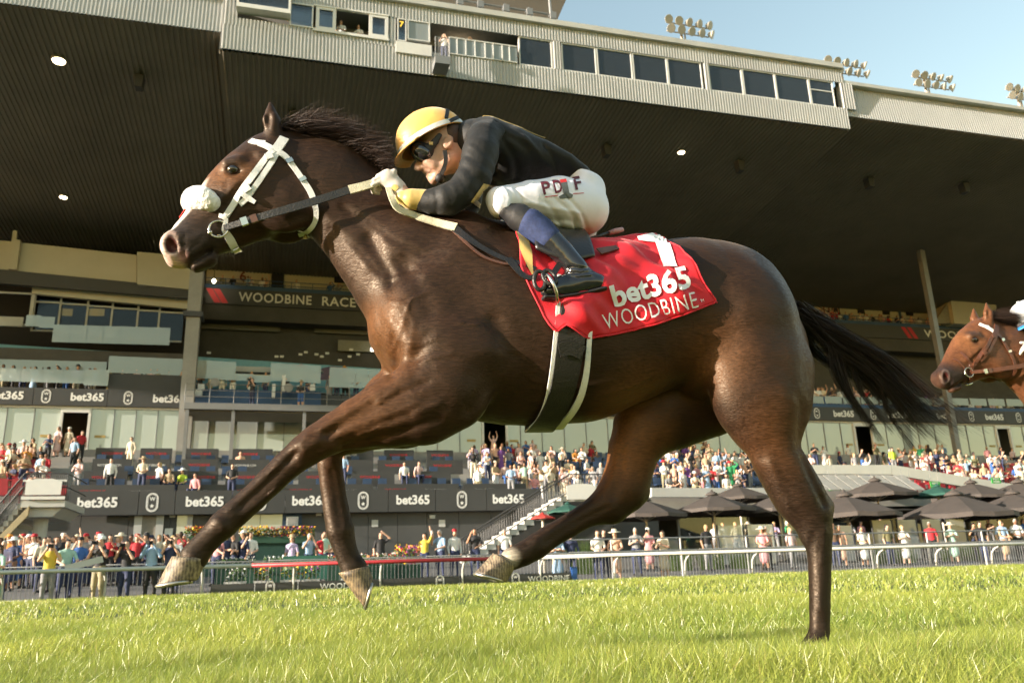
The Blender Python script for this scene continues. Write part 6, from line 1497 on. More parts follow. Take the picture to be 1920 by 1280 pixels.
    sdv = np.array([0, 0, 1.0])
    def dome(f_, lat0, lat1, rx=1.0, nu=40, nv=14, wob=.0025):
        V_ = []; F_ = []
        for i in range(nv + 1):
            th = lat0 + (lat1 - lat0) * i / nv
            for j in range(nu):
                a_ = 2 * math.pi * j / nu; r_ = math.cos(th) ** .92
                k2 = f_ + wob * math.sin(5 * a_ + 2 * math.sin(7 * th)) * math.cos(th)
                V_.append(hc + (fd * Lh * 1.0 * r_ * math.cos(a_) + sdv * .108 * r_ * math.sin(a_) + up * .128 * math.sin(th)) * k2)
        for i in range(nv):
            for j in range(nu): F_.append((i * nu + j, i * nu + (j + 1) % nu, (i + 1) * nu + (j + 1) % nu, (i + 1) * nu + j))
        return loc(np.array(V_)), F_
    V_, F_ = dome(1.0, -.06, 1.565); V_helm, F_helm = V_, F_; hm = obj('helmet', mesh_np('helmet', V_, F_), mats['helmet'], JR); md = hm.modifiers.new('t', 'SOLIDIFY'); md.thickness = .006; md.offset = -1
    V_, F_ = dome(1.012, -.05, .10, nv=3, wob=.0008); bd = obj('helmet_band', mesh_np('helmet_band', V_, F_), mats['band'], hm)
    # peak
    V_ = []; F_ = []; nu, nv = 22, 6
    for i in range(nv + 1):
        for j in range(nu + 1):
            a_ = (j / nu - .5) * 2.1; k2 = i / nv
            ext = .034 * k2 * math.cos(a_ * .72) ** .6
            V_.append(hc + fd * (Lh * .985 * math.cos(a_) + ext) + sdv * (.107 * math.sin(a_) * (1 + .10 * k2)) + up * (-.006 - .006 * k2 - .008 * k2 * k2))
    for i in range(nv):
        for j in range(nu): F_.append((i * (nu + 1) + j, i * (nu + 1) + j + 1, (i + 1) * (nu + 1) + j + 1, (i + 1) * (nu + 1) + j))
    pk = obj('peak', mesh_np('peak', loc(np.array(V_)), F_), mats['peak'], hm); md = pk.modifiers.new('t', 'SOLIDIFY'); md.thickness = .004
    mb = MB(); top = hc + up * .131; mb.lathe([(.012, -.002), (.010, .003), (.001, .005)], tuple(loc(top)), 12); mb.build('button', mats['helmet'], hm, True)
    # goggles: frame, two lenses, strap over the helmet
    a2_ = R(33); rg = [(math.cos(a2_), math.sin(a2_), 0), (-math.sin(a2_), math.cos(a2_), 0), (0, 0, 1)]
    Gf = field([(755, 255), (830, 320)], HW - .11, HW + .13, .003)
    for sd in (1, -1): Gf.add_ell(W(793, 286, HW + sd * .034), (.055, .037, .037), rg, .012)
    
    for sd in (1, -1): Gf.chain([(W(804, 279, HW + sd * .062), .020, .6), (W(815, 267, HW + sd * .076), .014, .5), (W(824, 254, HW + sd * .084), .010, .5)], .01)
    gl = done(Gf, 'goggles', mats['strap'], 1)
    for sd in (1, -1):
        Le = field([(755, 255), (830, 320)], HW - .11, HW + .13, .003); Le.add_ell(W(791, 286, HW + sd * .046), (.044, .028, .034), rg, .006); done(Le, 'lens', LENS, 1, gl)
    hb_ = BVHTree.FromPolygons([tuple(p) for p in V_helm], F_helm)
    def helm_strap(px, wd_):
        pts, nr_ = [], []
        for u, v in spline([np.array([*p, 0]) for p in px], 14)[:, :2]:
            d = (_mi.to_3x3() @ Vector(ray(u, v))).normalized(); h_ = hb_.ray_cast(CAM_L, d)
            if h_[0] is None: q_ = Vector(loc(W(u, v, HW + .092))); n_ = Vector((0, -1, 0))
            else: n_ = h_[1] if h_[1].dot(d) < 0 else -h_[1]; q_ = h_[0] + n_ * .004
            pts.append(q_); nr_.append(n_)
        pts, nr_ = np.array(pts), np.array(nr_)
        for _ in range(2): pts[1:-1] = (pts[:-2] + 2 * pts[1:-1] + pts[2:]) / 4
        ribbon(pts, nr_, wd_, .003, 'goggle_strap', mats['strap'], gl); ribbon(mirror_w(pts, HW)[::-1], mirror_w(nr_, 0)[::-1], wd_, .003, 'goggle_strap', mats['strap'], gl)
    helm_strap([(814, 270), (820, 257), (829, 240), (836, 224), (839, 207)], .015); helm_strap([(824, 250), (834, 236), (845, 227), (858, 221)], .015)
    mb = MB(); c_ = loc(W(808, 270, HW + .076)); mb.box(c_[0] - .007, c_[1] - .006, c_[2] - .006, c_[0] + .007, c_[1], c_[2] + .006); mb.build('strap_buckle', mats.get('trim') or STEEL, gl)
    # harness: strap and chin cup
    for sd in (1, -1):
        P_ = [W(834, 282, HW + sd * .080), W(836, 298, HW + sd * .078), W(833, 314, HW + sd * .068), W(826, 330, HW + sd * .040)]
        ribbon(loc(spline(P_, 12)), np.tile([0, -sd * 1.0, .1], (12, 1)), .016, .005, 'chin_strap', mats['strap'], hm)
    Cc = field([(805, 318), (838, 350)], HW - .06, HW + .07, .003); Cc.cap(W(821, 336, HW - .02), W(825, 334, HW + .030), .020, .020, 1, 1, .01); done(Cc, 'chin_cup', mats['strap'], 1, hm)
    return JR
def mirror_w(A, w): A = np.asarray(A).copy(); A[:, 1] = -2 * w - A[:, 1]; return A
JOCKEY = build_jockey('jockey', 'jockey in black jacket, white breeches and yellow cap crouched on the front horse', 'jockeys riding the racehorses',
    dict(skin=SKIN, hair=HAIRB, jacket=JK, trim=GOLD, glove=GLV, breeches=BRE, letters=True, legging=LEGG, gaiter=DENIM, boot=BOOT, helmet=YEL, band=WHITE_S, peak=YEL, strap=BLK))
# stirrup, whip and the leather keepers in front of the boot
ST = at_horse(empty('stirrup')); tag(ST, "metal stirrup and black leather loops by the front jockey's boot", 'stirrup')
for sd in (1, -1):
    c = loc(hp(1030, 545, sd * .265)); loop3(c, (0, 1, 0), (-.35, 0, .94), .062, .062, .006, 'stirrup_iron', STEEL, ST)
    free_strap([L(1038, 512, sd * .27), L(1060, 480, sd * .245), L(1080, 455, sd * .21)], .022, 'stirrup_leather', BLACK_L, ST, (0, -sd, .2))
    c = L(1012, 526, sd * .300); loop3(c, (1, 0, 0), (0, .0, 1), .020, .034, .008, 'leather_keeper', BLACK_L, ST)
    c = L(1030, 520, sd * .305); loop3(c, (.8, 0, .6), (-.5, 0.2, .8), .020, .030, .008, 'leather_keeper', BLACK_L, ST)
WH = at_horse(empty('riding_whip')); tag(WH, 'thin dark riding whip with pale tip behind the front jockey', 'whip')
mb = MB(); mb.tube([L(1072, 458, .06), L(1110, 446, .06), L(1142, 437, .06)], [.005, .006, .007], 8); mb.build('shaft', BLACK_L, WH, True)
mb = MB(); mb.tube([L(1142, 437, .06), L(1156, 433, .06), L(1168, 430, .06)], [.009, .012, .009], 8); mb.build('flap', mat('pink_leather', (.45, .26, .27), .5), WH, True)
# ================================================================== PEOPLE IN THE STAND AND AT THE RAIL
PAL = {'white': (.74, .73, .70), 'cream': (.62, .55, .42), 'black': (.018, .018, .02), 'navy': (.025, .035, .09), 'sky blue': (.28, .42, .60), 'blue': (.04, .12, .36), 'red': (.45, .02, .03), 'pink': (.62, .28, .30), 'pale pink': (.66, .46, .44),
       'grey': (.25, .25, .26), 'olive': (.14, .13, .06), 'green': (.03, .26, .10), 'yellow': (.68, .50, .06), 'orange': (.62, .25, .04), 'lilac': (.45, .38, .58), 'tan': (.42, .31, .19), 'brown': (.12, .07, .04), 'mint': (.36, .55, .46), 'lime': (.50, .68, .06), 'purple': (.16, .06, .26), 'khaki': (.30, .26, .16), 'peach': (.66, .40, .28)}
CM = {k: mat('cloth_' + k.replace(' ', '_'), v, .75, var=.14, vscale=9, bump=.25, bscale=14) for k, v in PAL.items()}
SK = [mat('skin_%s' % n, c, .55, var=.08, vscale=20) for n, c in (('fair', (.60, .36, .25)), ('tanned', (.48, .26, .16)), ('brown', (.22, .11, .065)), ('dark', (.09, .045, .03)))]
HR = {n: mat('hair_' + n, c, .6, var=.25, vscale=30) for n, c in (('black', (.015, .012, .010)), ('brown', (.06, .032, .018)), ('blond', (.40, .28, .12)), ('grey', (.40, .39, .37)))}
SHOEM = mat('shoe_black', (.02, .018, .018), .5)

def figure(pose='down', dress=False, longhair=False, longsleeve=False, sit=False, shorts=False, fat=1.0):
    """one continuous body; every face belongs to skin, hair, top, bottom or shoes"""
    F_ = Field((-.62, -.03, -.68), (.62, 2.22, .50), .028); prims = []
    def c(reg, st, k=.04):
        F_.chain(st, k)
        for i in range(len(st) - 1): prims.append((reg, st[i], st[i + 1]))
    P3 = lambda x, y, z: np.array([x, z, y])      # (side, depth, height) -> field
    hz = .52 if sit else .95
    for sd in (1, -1):
        if sit:
            c(3, [(P3(sd * .10, 0, .52), .095, 1), (P3(sd * .13, -.42, .52), .075, 1)]); low = 3 if not (shorts or dress) else 0
            c(low, [(P3(sd * .13, -.42, .52), .068, 1), (P3(sd * .13, -.40, .10), .045, 1)]); c(4, [(P3(sd * .13, -.38, .05), .045, 1), (P3(sd * .14, -.54, .04), .038, 1)])
        else:
            st = sd * (.10 + .02 * rng.random())
            c(0 if dress else 3, [(P3(sd * .09, 0, .93), .105 * fat, 1), (P3(st, -.02, .52), .072, 1)]); c(0 if (dress or shorts) else 3, [(P3(st, -.02, .52), .066, 1), (P3(st * 1.1, .02, .10), .045, 1)])
            c(4, [(P3(st * 1.1, .03, .05), .046, 1), (P3(st * 1.3, -.14, .04), .038, 1)])
    if dress and not sit: c(2, [(P3(0, 0, .98), .15, .8), (P3(0, 0, .48), .21, .85)])
    c(3 if not dress else 2, [(P3(-.05, 0, hz), .125 * fat, .9), (P3(.05, 0, hz), .125 * fat, .9)])
    b = hz - .95
    lean = -.10 if sit else 0
    c(2, [(P3(0, 0, 1.02 + b), .145 * fat, .80), (P3(0, lean * .5, 1.22 + b), .150 * fat, .78), (P3(0, lean, 1.36 + b), .158, .70)])
    c(2, [(P3(-.15, lean, 1.41 + b), .062, .95), (P3(.15, lean, 1.41 + b), .062, .95)])
    c(0, [(P3(0, lean, 1.44 + b), .055, 1), (P3(0, lean - .01, 1.56 + b), .052, 1)], .03)
    hd = P3(0, lean - .02, 1.655 + b); F_.add_ell(hd, (.076, .118, .096), None, .03); prims.append((0, (hd, .09, 1), (hd + .001, .09, 1)))
    F_.add_ell(P3(0, lean - .118, 1.64 + b), (.014, .022, .02), None, .015)
    if longhair:
        c(1, [(P3(0, lean + .03, 1.70 + b), .088, .9), (P3(0, lean + .06, 1.55 + b), .085, .7), (P3(0, lean + .07, 1.38 + b), .07, .6)], .02)
    arms = {'down': ((.25, .02, 1.12), (.24, -.06, .90)), 'camera': ((.27, -.14, 1.24), (.07, -.21, 1.58)), 'clap': ((.25, -.10, 1.15), (.03, -.32, 1.27)), 'fold': ((.26, -.06, 1.15), (-.06, -.22, 1.20)),
            'cheer': ((.30, -.04, 1.66), (.24, -.06, 1.93)), 'phone': ((.27, -.16, 1.24), (.10, -.32, 1.58)), 'shade': ((.33, -.14, 1.52), (.07, -.17, 1.72)), 'lap': ((.24, -.05, 1.14), (.10, -.30, 1.06)), 'lean': ((.27, -.14, 1.16), (.16, -.38, 1.06)), 'point': ((.32, -.25, 1.44), (.36, -.52, 1.52))}
    la, ra = {'down': ('down', 'down'), 'camera': ('camera', 'camera'), 'clap': ('clap', 'clap'), 'fold': ('fold', 'fold'), 'cheer': ('down', 'cheer'), 'both': ('cheer', 'cheer'), 'phone': ('phone', 'lap'), 'shade': ('down', 'shade'), 'lap': ('lap', 'lap'), 'lean': ('lean', 'lean'), 'point': ('down', 'point')}[pose]
    for sd, an in ((-1, la), (1, ra)):
        e, h_ = arms[an]; S0 = P3(sd * .185, lean, 1.40 + b); E_ = P3(sd * e[0], e[1] + lean, e[2] + b); H_ = P3(sd * h_[0], h_[1] + lean, h_[2] + b)
        c(2, [(S0, .058, 1), (E_ * .8 + S0 * .2, .048, 1)], .03); c(2 if longsleeve else 0, [(E_ * .8 + S0 * .2, .044, 1), (E_, .043, 1), (H_, .034, 1)], .02)
        d = H_ - E_; d /= np.linalg.norm(d); c(0, [(H_, .036, .8), (H_ + d * .09, .034, .8)], .02)
    V_, Q = F_.mesh(); V_ = relax(V_, Q, 1, .4); ctr = V_[Q].mean(1); best = np.full(len(Q), 9.0); mi = np.zeros(len(Q), int)
    for reg, a, b_ in prims:
        g_ = [ctr[:, 0], ctr[:, 1], ctr[:, 2]]; d = Field.seg(g_, a[0], b_[0], a[1], b_[1], a[2], b_[2]); m_ = d < best; best[m_] = d[m_]; mi[m_] = reg
    hh = (np.linalg.norm((ctr - hd) / np.array([1, 1.2, 1]), axis=1) < .125) & (ctr[:, 1] > hd[1] - .10)
    rel = ctr - hd; hair = hh & ((rel[:, 1] > .050) | ((rel[:, 2] > .0) & (rel[:, 1] > -.06)) | ((np.abs(rel[:, 0]) > .060) & (rel[:, 2] > -.04) & (rel[:, 1] > -.02))); mi[hair] = 1
    W_ = np.stack([V_[:, 0], V_[:, 2], V_[:, 1]], 1)
    me = mesh_np('figure', W_, Q[:, ::-1].copy()); me.polygons.foreach_set('material_index', mi.astype(np.int32))
    for m_ in (SK[0], HR['brown'], CM['white'], CM['navy'], SHOEM): me.materials.append(m_)
    return me
FIG = {}
def fig(*key):
    if key not in FIG: FIG[key] = figure(*key)
    return FIG[key]
# hats
def hat_mesh(kind):
    mb = MB()
    if kind == 'cap':
        mb.lathe([(.094, 0), (.096, .03), (.085, .07), (.05, .095), (.01, .10)], (0, 0, 0), 14); mb.add([(-.075, -.05, .01), (.075, -.05, .01), (.06, -.17, .0), (-.06, -.17, .0), (-.075, -.05, .022), (.075, -.05, .022), (.06, -.17, .010), (-.06, -.17, .010)], [(0, 1, 2, 3), (7, 6, 5, 4), (2, 6, 7, 3), (0, 3, 7, 4), (1, 5, 6, 2)])
    elif kind == 'sun hat': mb.lathe([(.24, -.01), (.235, .0), (.105, .025), (.098, .09), (.07, .115), (.01, .12)], (0, 0, 0), 18)
    else: mb.lathe([(.15, 0), (.15, .012), (.098, .02), (.092, .11), (.06, .125), (.01, .12)], (0, 0, 0), 16)
    return mb.mesh('hat', True)
HAT = {k: hat_mesh(k) for k in ('cap', 'sun hat', 'fedora')}
camera_mb = MB(); camera_mb.box(-.07, -.03, -.05, .07, .03, .05); camera_mb.lathe([(.045, -.03), (.045, -.12), (.055, -.13), (.055, -.20), (.02, -.20)], (0, 0, 0), 12, 'y'); CAMERA_ME = camera_mb.mesh('camera', False); CAMERA_ME.materials.append(BLK)
phone_mb = MB(); phone_mb.box(-.04, -.006, -.075, .04, .006, .075); PHONE_ME = phone_mb.mesh('phone'); PHONE_ME.materials.append(mat('phone_black', (.01, .01, .012), .2))
PEOPLE = []
POSEW = {'down': 'standing', 'camera': 'aiming a camera', 'clap': 'clapping', 'fold': 'with folded arms', 'cheer': 'with one arm raised', 'both': 'with both arms raised', 'phone': 'holding up a phone', 'shade': 'shading the eyes', 'lap': 'with hands together', 'lean': 'leaning forward', 'point': 'pointing'}
def solve_D(u, v, h, ground, lo_, hi_):
    best = (9e9, lo_)
    for D in np.linspace(lo_, hi_, 60):
        z = gx(u, v, D)[1]; e = abs(z - h - ground(D))
        if e < best[0]: best = (e, D)
    return best[1]
def person(u, v, zone, ground, lo_, hi_, pose='down', top='white', bottom='navy', dress=False, hair='brown', longhair=False, skin=0, hat=None, hatcol='white', sleeve=False, sit=False, shorts=False, turn=None, h=None, hold=None, big=False):
    """u,v: photo position of the top of the head"""
    h = h or (1.66 if (dress or longhair) else 1.75) * rng.uniform(.97, 1.03); base = 1.345 if sit else 1.775
    hh = h * base / 1.775
    D = solve_D(u, v, hh, ground, lo_, hi_) if hi_ > lo_ else lo_
    x_ = gx(u, v, D)[0]; z_ = ground(D); s = h / 1.775
    hid = 0
    for zq in (z_ + hh * .98, z_ + hh * .75, z_ + hh * .5):
        for dx in (-.2, .2):
            dd = (_mi.to_3x3() @ (gw(x_ + dx, D, zq) - Vector(CAM))).normalized(); hid += HBVH.ray_cast(CAM_L, dd)[0] is not None
    if hid == 6: return None
    rz = turn if turn is not None else rng.normal() * .35 - .25
    o = bpy.data.objects.new('person', fig(pose, dress, longhair, sleeve, sit, shorts)); link(o); o.matrix_world = GM @ Matrix.Translation((x_, D, z_)) @ Matrix.Rotation(rz, 4, 'Z') @ Matrix.Scale(s, 4)
    for i, m_ in enumerate((SK[skin], HR[hair], CM[top], CM[top] if (dress and sit) else CM[bottom])):
        o.material_slots[i].link = 'OBJECT'; o.material_slots[i].material = m_
    if o is not None and zone in FAR: FARP.append(o); return o
    if hat:
        ht = bpy.data.objects.new('hat', HAT[hat]); link(ht, o); ht.location = (0, (-.10 if sit else 0) - .005, base - .055); ht.rotation_euler = (R(6), 0, 0)
        if not HAT[hat].materials: HAT[hat].materials.append(CM['white'])
        ht.material_slots[0].link = 'OBJECT'; ht.material_slots[0].material = CM[hatcol]
    garment = 'dress' if dress else ('long-sleeved top' if sleeve else 'top')
    desc = f'person in {top} {garment}' + (f' and {hatcol} {hat}' if hat else '') + ' ' + (('seated' if pose in ('down', 'lap', 'lean') else 'seated ' + POSEW[pose]) if sit else POSEW[pose])
    PEOPLE.append((o, zone, u, desc))
    if hold:
        c = bpy.data.objects.new(hold, CAMERA_ME if hold == 'camera' else PHONE_ME); link(c)
        c.matrix_world = o.matrix_world @ Matrix.Translation((0 if hold == 'camera' else -.10, -.28 if hold == 'camera' else -.40, 1.62 if hold == 'camera' else 1.66)); HELD.append((c, hold, o))
    return o
HELD = []; FARP = []; FAR = ('on the top gallery under the roof', 'on the upper terrace right of the tail')
flat0 = lambda D: .012
apr = lambda D: .012 + apron_z(D)
ter = lambda D: terr_z(D)
# ---- photographers and guests along the rail, left (measured one by one)
Z1 = 'by the rail on the left'
for a in (
    dict(u=98, v=1018, pose='camera', top='yellow', bottom='grey', hair='black', hold='camera'), dict(u=192, v=1012, pose='camera', top='black', bottom='khaki', hat='cap', hatcol='white', shorts=False, hold='camera'), dict(u=240, v=1020, pose='camera', top='black', bottom='navy', hair='black', hold='camera'),
    dict(u=288, v=1012, pose='camera', top='sky blue', bottom='black', hair='brown', hold='camera', sleeve=True), dict(u=322, v=1014, pose='camera', top='navy', bottom='black', hair='black', hold='camera'), dict(u=2, v=1008, pose='fold', top='mint', bottom='mint', dress=True, longhair=True)):
    person(zone=Z1, ground=flat0, lo_=25.15, hi_=25.15, **a)
for a in (
    dict(u=40, v=1003, pose='fold', top='blue', dress=True, longhair=True, hair='blond'), dict(u=20, v=1000, pose='down', top='orange', hat='cap', hatcol='orange'), dict(u=66, v=1002, pose='phone', top='white', hat='cap', hatcol='red'), dict(u=85, v=1006, pose='down', top='cream', hair='brown'), dict(u=110, v=994, pose='down', top='navy', hair='brown', sleeve=True), dict(u=120, v=998, pose='shade', top='black', hat='cap', hatcol='white'),
    dict(u=128, v=1016, pose='lean', top='mint', hair='black'), dict(u=152, v=1008, pose='phone', top='blue', hat='cap', hatcol='black'), dict(u=163, v=993, pose='down', top='grey', hat='cap', hatcol='red'), dict(u=182, v=1000, pose='clap', top='mint', hair='grey'), dict(u=208, v=1000, pose='point', top='black', hair='brown', longhair=True), dict(u=222, v=1005, pose='clap', top='black', hair='blond', longhair=True),
    dict(u=248, v=994, pose='down', top='red', hair='black', skin=2), dict(u=264, v=1000, pose='down', top='grey', hair='grey', sleeve=True), dict(u=276, v=998, pose='fold', top='navy', hat='fedora', hatcol='black'), dict(u=330, v=1003, pose='phone', top='white', hair='brown'), dict(u=342, v=981, pose='down', top='red', hair='black', skin=3), dict(u=10, v=1012, pose='lap', top='lilac', hair='grey'), dict(u=56, v=998, pose='down', top='peach', hat='cap', hatcol='white'), dict(u=140, v=998, pose='cheer', top='white', hair='brown')):
    person(zone=Z1, ground=apr, lo_=26.9, hi_=32.5, **a)
LR = np.linspace(4, 345, 24)
for i, u in enumerate(LR):
    fem = rng.random() < .5
    person(u + rng.normal() * 4, 1000 + rng.normal() * 4, Z1, apr, 28.2, 34, str(rng.choice(['down', 'phone', 'clap', 'shade', 'lap', 'point'])), str(rng.choice(['white', 'cream', 'navy', 'black', 'sky blue', 'peach', 'grey', 'pale pink', 'red', 'olive'])), str(rng.choice(['navy', 'black', 'khaki', 'grey'])), dress=bool(fem and rng.random() < .4), longhair=bool(fem), hair=str(rng.choice(['black', 'brown', 'blond', 'grey'])), skin=int(rng.choice([0, 0, 1, 2])), hat=(str(rng.choice(['cap', 'sun hat', 'fedora'])) if rng.random() < .35 else None), hatcol=str(rng.choice(['white', 'cream', 'tan', 'red', 'navy'])))
# ---- middle of the rail, behind the flowers
Z2 = 'behind the flower boxes at the rail'
for a in (
    dict(u=424, v=1010, pose='lean', top='navy', hair='brown'), dict(u=409, v=1014, pose='down', top='pink', hair='grey'), dict(u=457, v=1000, pose='down', top='navy', hat='cap', hatcol='white'), dict(u=470, v=1006, pose='phone', top='white', hair='brown', hold='phone'), dict(u=548, v=1008, pose='down', top='lilac', hat='fedora', hatcol='tan', longhair=True), dict(u=580, v=1004, pose='camera', top='sky blue', hair='grey'),
    dict(u=609, v=1013, pose='lap', top='mint', hair='brown'), dict(u=606, v=1002, pose='down', top='red', hair='black'), dict(u=622, v=1010, pose='down', top='peach', hair='blond'), dict(u=714, v=1001, pose='shade', top='black', dress=True, longhair=True, hair='black'), dict(u=796, v=1003, pose='cheer', top='yellow', dress=False, longhair=True, hair='black'), dict(u=825, v=1000, pose='phone', top='sky blue', hair='grey', hold='phone'),
    dict(u=852, v=1008, pose='down', top='white', sleeve=True, hat='cap', hatcol='red'), dict(u=890, v=1008, pose='phone', top='black', hair='black', skin=1), dict(u=946, v=1014, pose='down', top='white', hair='grey'), dict(u=438, v=1009, pose='fold', top='black', hair='brown')):
    person(zone=Z2, ground=apr, lo_=30.8, hi_=34, **a)
# ---- right of the stairs
Z3 = 'at the fence under the parasols'
for a in (
    dict(u=1070, v=1012, pose='down', top='navy', sleeve=True, hair='brown'), dict(u=1044, v=1018, pose='fold', top='sky blue', dress=True, longhair=True, hair='blond'), dict(u=1119, v=994, pose='lap', top='white', hair='brown'), dict(u=1131, v=991, pose='down', top='black', hair='black'), dict(u=1152, v=1002, pose='lean', top='peach', dress=True, hat='sun hat', hatcol='cream', longhair=True), dict(u=1190, v=988, pose='clap', top='grey', hair='grey', skin=0),
    dict(u=1214, v=990, pose='phone', top='pink', dress=True, hat='cap', hatcol='white', longhair=True, hold='phone'), dict(u=1241, v=994, pose='clap', top='cream', dress=True, longhair=True, hair='brown')):
    person(zone=Z3, ground=apr, lo_=27.2, hi_=31, **a)
Z4 = 'on the patio under the parasols'
for (u, v, top, pose) in ((1322, 982, 'black', 'down'), (1338, 972, 'white', 'lap'), (1354, 975, 'white', 'down'), (1378, 978, 'cream', 'down'), (1400, 970, 'cream', 'down'), (1450, 972, 'lilac', 'clap'), (1475, 972, 'green', 'down'), (1560, 985, 'brown', 'down'), (1592, 974, 'grey', 'lap'), (1612, 972, 'pink', 'down'), (1648, 966, 'black', 'clap'), (1616, 1008, 'white', 'lap'), (1575, 1010, 'peach', 'down'), (1743, 990, 'red', 'down'), (1762, 968, 'sky blue', 'down'), (1824, 980, 'black', 'phone'), (1836, 984, 'black', 'down'), (1850, 962, 'brown', 'clap'), (1874, 977, 'sky blue', 'down'), (1903, 980, 'white', 'lap'), (1917, 972, 'blue', 'down'), (1435, 1003, 'peach', 'down'), (1482, 1006, 'pale pink', 'down'), (1428, 1000, 'pink', 'lap'), (1690, 985, 'white', 'clap'), (1545, 975, 'navy', 'fold'), (1880, 1000, 'tan', 'lap'), (1520, 1008, 'cream', 'down'), (1664, 1000, 'olive', 'down'), (1780, 985, 'mint', 'clap')):
    person(u, v, Z4, apr, 29.5, 36.5, pose, top, ('navy', 'cream', 'grey', 'black')[int(u) % 4], hair=('black', 'brown', 'blond', 'grey')[int(u) % 4], longhair=rng.random() < .45, skin=int(rng.choice([0, 0, 1, 1, 2])), dress=rng.random() < .2, hat=('sun hat' if rng.random() < .12 else None), hatcol='cream')
# ---- terrace: random but placed on their own rows
tops = list(PAL); wts = np.array([11, 5, 8, 4, 2.5, 1.2, 1.6, 2, 4, 3, 1, .5, .5, .6, 1.5, 3, 2, .8, .2, .5, 1.5, 3.0]); wts /= wts.sum()
def crowd(zone, spots, ground, lo_, hi_, sit_p=.3, stand=('down', 'clap', 'phone', 'lap', 'shade', 'fold', 'cheer', 'both', 'point'), pw=(4, 4, 3, 2, 1, 1.5, 1, .6, .5)):
    pw = np.array(pw) / sum(pw)
    for u, v in spots:
        sit = rng.random() < sit_p; fem = rng.random() < .5
        person(u, v, zone, ground, lo_, hi_, str(rng.choice(['down', 'lap', 'clap', 'lap'])) if sit else str(rng.choice(stand, p=pw)), str(rng.choice(tops, p=wts)), str(rng.choice(['navy', 'black', 'khaki', 'grey', 'cream', 'blue', 'white'])), dress=bool(fem and rng.random() < .55), hair=str(rng.choice(['black', 'brown', 'blond', 'grey'], p=[.35, .35, .18, .12])), longhair=bool(fem), skin=int(rng.choice([0, 0, 1, 1, 2, 3], p=[.3, .2, .2, .15, .1, .05])), hat=(str(rng.choice(['cap', 'sun hat', 'fedora'])) if rng.random() < .18 else None), hatcol=str(rng.choice(['white', 'cream', 'black', 'tan', 'red'])), sleeve=bool((not fem) and rng.random() < .3), sit=sit)
def jit(us, vs, su=3, sv=2): return [(u + rng.normal() * su, v + rng.normal() * sv) for u, v in zip(us, vs)]
# named ones first
person(960, 832, 'on the terrace above the stairs', ter, 41, 50, 'lap', 'red', dress=True, longhair=True, hair='black')
person(973, 831, 'on the terrace above the stairs', ter, 41, 50, 'down', 'pale pink', dress=True, longhair=True, hair='blond')
person(912, 845, 'on the terrace above the stairs', ter, 41, 50, 'down', 'blue', 'grey', sleeve=True, hair='grey')
person(925, 815, 'on the terrace above the stairs', ter, 41, 50, 'both', 'pale pink', 'cream', dress=True, longhair=True)
person(1110, 826, 'on the terrace above the stairs', ter, 41, 50, 'fold', 'olive', dress=True, longhair=True, hair='brown')
person(248, 818, 'in the dining boxes', ter, 41, 50, 'down', 'cream', 'cream', sleeve=True, hair='black')
person(150, 856, 'in the dining boxes', ter, 41, 50, 'clap', 'pale pink', 'grey', sleeve=True); person(210, 858, 'in the dining boxes', ter, 41, 50, 'down', 'white', 'black', sleeve=True); person(270, 857, 'in the dining boxes', ter, 41, 50, 'lap', 'cream', hat='sun hat', hatcol='tan')
person(300, 868, 'in the dining boxes', ter, 41, 50, 'down', 'white', hair='blond', longhair=True); person(437, 866, 'in the dining boxes', ter, 41, 50, 'lap', 'black', hair='brown', sit=False); person(82, 864, 'in the red seats on the left', ter, 41, 50, 'clap', 'white', 'cream', hat='cap', hatcol='cream')
person(452, 846, 'in the dining boxes', ter, 41, 50, 'down', 'peach', sit=True); person(758, 866, 'in the dining boxes', ter, 41, 50, 'down', 'white', sit=True); person(784, 864, 'in the dining boxes', ter, 41, 50, 'down', 'pale pink', sit=True); person(345, 880, 'in the dining boxes', ter, 41, 50, 'lap', 'lime', sit=True, hat='sun hat', hatcol='white'); person(370, 884, 'in the dining boxes', ter, 41, 50, 'down', 'pink', sit=True); person(645, 850, 'in the dining boxes', ter, 41, 50, 'down', 'sky blue'); person(320, 878, 'in the dining boxes', ter, 41, 50, 'lap', 'tan', sit=True)
person(972, 872, 'on the terrace above the stairs', ter, 41, 50, 'lap', 'peach', hat='sun hat', hatcol='black', sit=True); person(1001, 888, 'on the terrace above the stairs', ter, 41, 50, 'down', 'pink', sit=True)
for u, v, t_ in ((112, 792, 'pale pink'), (132, 796, 'cream'), (155, 806, 'red'), (93, 815, 'navy'), (142, 819, 'sky blue')): person(u, v, 'at the open glass door on the left', ter, 41, 50, 'down' if u != 93 else 'clap', t_, 'black', dress=(u < 135 and u > 100), longhair=u < 140, hat='cap' if u == 132 else None)
